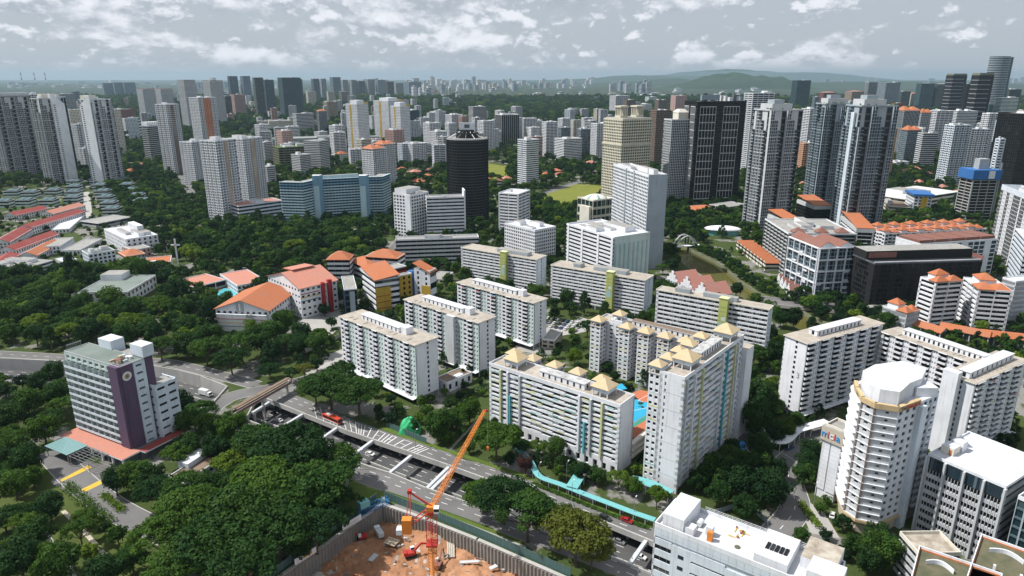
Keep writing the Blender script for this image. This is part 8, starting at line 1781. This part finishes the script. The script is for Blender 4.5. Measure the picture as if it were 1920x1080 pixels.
for i in range(20):
    r = random.Random(i); row, k = divmod(i, 7); car(1028 + k * 9 + row * 3, 597 + row * 8 + k * 1.6, .12, hs + 90 + r.uniform(-6, 6), ('carwhite', 'carsilver', 'carwhite', 'carblack', 'carblue', 'carwhite')[i % 6], f"{('white', 'silver', 'white', 'black', 'blue', 'white')[i % 6]} parked car, {ordn(k + 1)} from the left in the {['back', 'middle', 'front'][row]} row of the car park", 1.0, 'parked cars', False)
for i, (px_, py_, m, a, lab) in enumerate(((222, 500, 'carwhite', 20, 'white car outside the blue-grey office house'), (233, 496, 'carblack', 20, 'black car outside the blue-grey office house'), (666, 603, 'carsilver', 10, 'silver car in front of the salmon-roofed hall'), (655, 606, 'carblack', 12, 'black car in front of the salmon-roofed hall'), (1442, 695, 'carsilver', 60, 'silver car beside the riverside lime slab'), (1480, 842, 'carblue', 30, 'blue car on the bend by the white covered walkway'), (1560, 968, 'carwhite', 60, 'white car in the round hotel forecourt'), (345, 342, 'carwhite', 70, 'white car on the tree-lined avenue'), (352, 356, 'carblack', 70, 'black car on the tree-lined avenue'), (1058, 352, 'carwhite', 40, 'white car on the road beside the yellow lawn'), (118, 835, 'carblack', 60, 'dark car under the hotel glass canopy'))): car(px_, py_, .05, a, m, lab, 1.05, 'cars', False)
def bus():
    p = G(623, 790); o = empty('bus', (p.x, p.y, .05), R(heading((570, 762), (700, 818))), 'red single-deck bus on the street beside the sunken road', 'bus'); 
    b = MB(); b.box(-6, 6, -1.25, 1.25, .45, 3.0, 'busred'); b.box(-5.9, 5.9, -1.15, 1.15, 3.0, 3.15, 'busred'); b.build('body', o); b = MB()
    for sg in (-1, 1):
        for k in range(7): x = -5.4 + k * 1.6; b.box(x, x + 1.45, sg * 1.27 - .02, sg * 1.27 + .02, 1.5, 2.6, 'glassdark')
    b.box(5.98, 6.04, -1.1, 1.1, 1.3, 2.7, 'glassdark'); b.box(-6.04, -5.98, -1.0, 1.0, 1.7, 2.6, 'glassdark'); b.build('window', o); b = MB(); b.box(-4, -1, -.7, .7, 3.15, 3.4, 'metalwhite'); b.build('roof_unit', o)
    for x in (-3.6, 3.9):
        for y in (-1.25, .95): b = MB(); b.tube((x, y, .5), (x, y + .3, .5), .5, .5, 'rubber', 10); b.build('wheel', o)
    b = MB(); b.box(-6, 6, -1.28, -1.25, .45, .9, 'white'); b.box(-6, 6, 1.25, 1.28, .45, .9, 'white'); b.build('skirt', o)
bus()
def truck():
    p = G(386, 742, ZX); o = empty('box_truck', (p.x, p.y, ZX), R(heading((290, 714), (400, 744))), 'white box truck on the expressway before the slip road bridge', 'truck'); b = MB(); b.box(-4.2, 1.8, -1.25, 1.25, 1.0, 3.7, 'carwhite'); b.build('cargo_box', o); b = MB(); b.box(2.0, 3.9, -1.15, 1.15, .7, 2.8, 'carwhite'); b.box(2.9, 3.93, -1.05, 1.05, 1.7, 2.6, 'glassdark'); b.build('cab', o); b = MB(); b.box(-4, 3.6, -.6, .6, .6, 1.0, 'metalgrey'); b.build('chassis', o)
    for x in (-2.8, 2.9):
        for y in (-1.2, .9): b = MB(); b.tube((x, y, .5), (x, y + .3, .5), .5, .5, 'rubber', 10); b.build('wheel', o)
truck()

# ------------------------------------------------------------------ bridges and covered walkways
A, C_ = G(540, 712, 7), G(440, 768, 7); d = C_ - A; o = empty('footbridge', (A.x, A.y, 0), math.atan2(d.y, d.x), 'brown covered footbridge crossing the streets and sunken road', 'footbridge'); ln = d.length; LAND.append(((A.x + C_.x) / 2, (A.y + C_.y) / 2, 'the brown footbridge'))
b = MB(); b.box(-1, ln, -1.6, 1.6, 4.6, 5.0, 'concrete'); b.build('deck', o); b = MB(); b.box(-1, ln, -2, 2, 7.4, 7.6, 'roofbrown'); b.box(-1, ln, -.5, .5, 7.6, 7.9, 'roofbrown'); b.build('roof', o)
for sg in (-1.6, 1.5): b = MB(); b.box(-1, ln, sg, sg + .1, 5, 6.1, 'redbrown'); b.build('parapet', o)
for k in range(9): b = MB(); x = ln * k / 8; b.box(x, x + .15, -1.55, -1.4, 5, 7.4, 'metalgrey'); b.box(x, x + .15, 1.4, 1.55, 5, 7.4, 'metalgrey'); b.build('roof_post', o)
for x in (1, ln * .5, ln - 1): b = MB(); b.box(x, x + .9, -.6, .6, ZX if .3 * ln < x < .7 * ln else 0, 4.6, 'concrete'); b.build('pier', o)
def walkway(px, w, z, mat, label, name='covered_walkway', posts=True):
    c = smooth(P2(px, z), 4); l, r_ = strip_pts(c, w); o = empty(name, (c[0].x, c[0].y, 0), 0, label, 'walkway'); b = MB(); o0 = Vector((c[0].x, c[0].y, 0))
    for i in range(len(l) - 1):
        lo = [r_[i] - o0, r_[i + 1] - o0, l[i + 1] - o0, l[i] - o0]; b.hexa([tuple(p) for p in lo] + [(p.x, p.y, p.z + .2) for p in lo], mat)
    b.build('roof', o)
    for i in range(0, len(l), 2):
        for e in (l, r_): p = e[i].lerp(c[i], .15) - o0; b = MB(); b.box(p.x - .12, p.x + .12, p.y - .12, p.y + .12, 0, z, 'metalwhite'); b.build('post', o)
walkway([(968, 838), (992, 862), (1004, 884), (1016, 896), (1050, 908), (1090, 924), (1140, 943), (1190, 962), (1228, 975)], 2.8, 3.0, 'aquasheet', 'long aqua-roofed walkway between the street and golden-roofed block'); walkway([(1072, 914), (1086, 892)], 5, 3.6, 'aquasheet', 'short aqua-roofed branch walkway towards the golden-roofed block'); walkway([(1185, 898), (1215, 905), (1258, 925)], 5, 4.4, 'aquasheet', 'aqua canopy at the foot of the tall golden-roofed block')
walkway([(1408, 785), (1432, 815), (1448, 826), (1472, 826), (1492, 808), (1515, 800), (1552, 790)], 5, 4.2, 'metalwhite', 'white zigzag covered walkway in front of the block with number three')
for nm, px, lab in (('aqua_pavilion', [(1362, 842), (1372, 828), (1395, 826), (1400, 840), (1385, 850)], 'blue-green pavilion roof beside the tall golden-roofed block'),):
    pts = P2(px, 4); c0 = sum(pts, Vector()) / len(pts); o = empty(nm, (c0.x, c0.y, 0), 0, lab, 'pavilion'); b = MB(); n = len(pts); pts = ccw(pts)
    for i in range(n): a, c = pts[i] - c0, pts[(i + 1) % n] - c0; b.face([(a.x, a.y, 4), (c.x, c.y, 4), (0, 0, 6)], 'bluesheet')
    b.build('roof', o); b = MB(); b.prism([((p - c0).x * .8, (p - c0).y * .8) for p in pts], 0, 4, 'aquasheet'); b.build('wall', o)
# arch bridge over the river
A, C_ = G(1262, 466), G(1306, 463); d = C_ - A; ln = d.length; o = empty('arch_bridge', (A.x, A.y, 0), math.atan2(d.y, d.x), 'white leaning-arch bridge over the river', 'bridge'); LAND.append((A.x, A.y, 'the arch bridge'))
b = MB(); b.box(-4, ln + 4, -2.5, 2.5, 1.5, 2.3, 'white'); b.build('deck', o)
for sg in (-1, 1):
    pts = [Vector((ln * t / 16, sg * (2.5 + 1.5 * math.sin(math.pi * t / 16)), 2 + 11 * math.sin(math.pi * t / 16))) for t in range(17)]; b = MB()
    for p, q in zip(pts, pts[1:]): b.tube(p, q, .45, .45, 'white', 6)
    b.build('arch', o)
    for p in pts[2:-2:2]: b = MB(); b.tube(p, (p.x, sg * 2.4, 2), .12, .12, 'white', 4); b.build('hanger', o)
# white shell roof over a blue pool pavilion
p = G(1354, 440); o = empty('shell_pavilion', (p.x, p.y, 0), R(-10), 'white shell-roofed pavilion with turquoise sides near the river', 'pavilion'); rx, ry = 20, 9; b = MB(); n = 20
for i in range(6):
    for j in range(n):
        P = lambda a, t: (rx * math.cos(a) * math.cos(t), ry * math.cos(a) * math.sin(t), 6 + 4 * math.sin(a)); f1, f2 = math.pi / 2 * i / 6, math.pi / 2 * (i + 1) / 6; t1, t2 = 2 * math.pi * j / n, 2 * math.pi * (j + 1) / n; b.face([P(f1, t1), P(f1, t2), P(f2, t2), P(f2, t1)], 'white')
b.build('shell_roof', o); b = MB(); b.prism([(rx * .85 * math.cos(t * .314), ry * .85 * math.sin(t * .314)) for t in range(20)], 0, 6, 'aquasheet'); b.build('wall', o)
# road bridge over the river
A, C_ = G(1430, 562, 3), G(1580, 577, 3); d = C_ - A; ln = d.length; o = empty('road_bridge', (A.x, A.y, 0), math.atan2(d.y, d.x), 'low concrete road bridge crossing the river by the riverside slab', 'bridge')
b = MB(); b.box(-2, ln, -9, 9, .8, 2.2, 'concrete', 'asphalt'); b.build('deck', o)
for y in (-9, 8.6): b = MB(); b.box(-2, ln, y, y + .4, 2.2, 3.2, 'concrete'); b.build('parapet', o)
for t in (.2, .5, .8): b = MB(); b.box(ln * t - .6, ln * t + .6, -8, 8, -3, .8, 'concrete'); b.build('pier', o)
# street lamps
for i, (px_, py_, lab) in enumerate(((1062, 902, 'lamp post in the aqua walkway garden'), (1188, 972, 'lamp post beside the dark red car'), (1072, 940, 'lamp post beside the aqua walkway halfway along'), (676, 880, 'lamp post at the edge of the big rain trees'), (779, 840, 'lamp post by the green tarpaulin'), (1526, 945, 'lamp post at the round hotel corner'), (1398, 950, 'lamp post by the playground fence'), (870, 872, 'lamp post near the crane jib'), (540, 745, 'lamp post by the footbridge steps'), (1010, 905, 'lamp post ahead of the white car'))):
    p = G(px_, py_); o = empty('street_lamp', (p.x, p.y, 0), R(60), lab, 'street lamp', 'street lamps'); b = MB(); b.tube((0, 0, 0), (0, 0, 8.5), .14, .09, 'metalgrey', 6); b.build('pole', o); b = MB(); b.tube((0, 0, 8.5), (1.6, 0, 9), .07, .06, 'metalgrey', 5); b.build('arm', o); b = MB(); b.box(1.2, 2.2, -.18, .18, 8.9, 9.1, 'metalwhite'); b.build('lamp_head', o)
# rubble, boulders and hedges
def hedge(px, w, h, label, mat='leaf'):
    c = smooth(P2(px), 4); o0 = c[0].copy(); b = MB(); r = random.Random(len(px) + int(px[0][0])); ln = sum((q - p).length for p, q in zip(c, c[1:]))
    for _ in range(int(ln * 26)):
        k = r.randrange(len(c) - 1); p = c[k].lerp(c[k + 1], r.random()) - o0; q = p + Vector((r.uniform(-w, w) / 2, r.uniform(-w, w) / 2, h * (1 - r.random() ** 2 * .9))); u = Vector((r.gauss(0, 1), r.gauss(0, 1), r.gauss(0, .6))).normalized() * .4; v = u.orthogonal().normalized() * .3
        b.face([tuple(q - u), tuple(q + v), tuple(q + u), tuple(q - v)], mat, r.random())
    o = b.build('hedge'); o.location = o0; tag(o, label, 'hedge')
hedge([(872, 745), (940, 720), (985, 695), (1020, 672)], 4, 3, 'long dark hedge between the balcony blocks and golden-roofed block', 'leafdark'); hedge([(1060, 665), (1110, 650)], 5, 3.5, 'green hedge below the rear golden-roofed block'); hedge([(1000, 908), (1060, 932), (1130, 960), (1215, 992)], 1.6, .7, 'low clipped hedge along the street kerb'); hedge([(1500, 945), (1535, 990)], 3, 1.5, 'small hedge beside the hotel forecourt', 'leafbright'); hedge([(195, 930), (230, 960)], 3, 1.6, 'shrub bed along the hotel driveway', 'leafbright'); hedge([(125, 915), (165, 950), (205, 985)], 5, 2.4, 'bushy hedge on the grassy side of the hotel driveway', 'leafbright')

# ------------------------------------------------------------------ air
def haze():
    b = MB(); b.box(-S - 200, S + 200, -500, S + 300, -14, 330, 'white'); me = b.mesh('haze'); me.materials.clear()
    m = bpy.data.materials.new('haze'); m.use_nodes = True; N, L = new_nodes(m.node_tree); out = N('ShaderNodeOutputMaterial'); v = N('ShaderNodeVolumePrincipled'); v.inputs['Color'].default_value = (.50, .69, .82, 1); v.inputs['Density'].default_value = HAZE; v.inputs['Anisotropy'].default_value = 0.2; L(v.outputs[0], out.inputs['Volume'])
    me.materials.append(m); o = bpy.data.objects.new('haze', me); COL.objects.link(o); o['kind'] = 'stuff'
HAZE = 0.000036
haze()
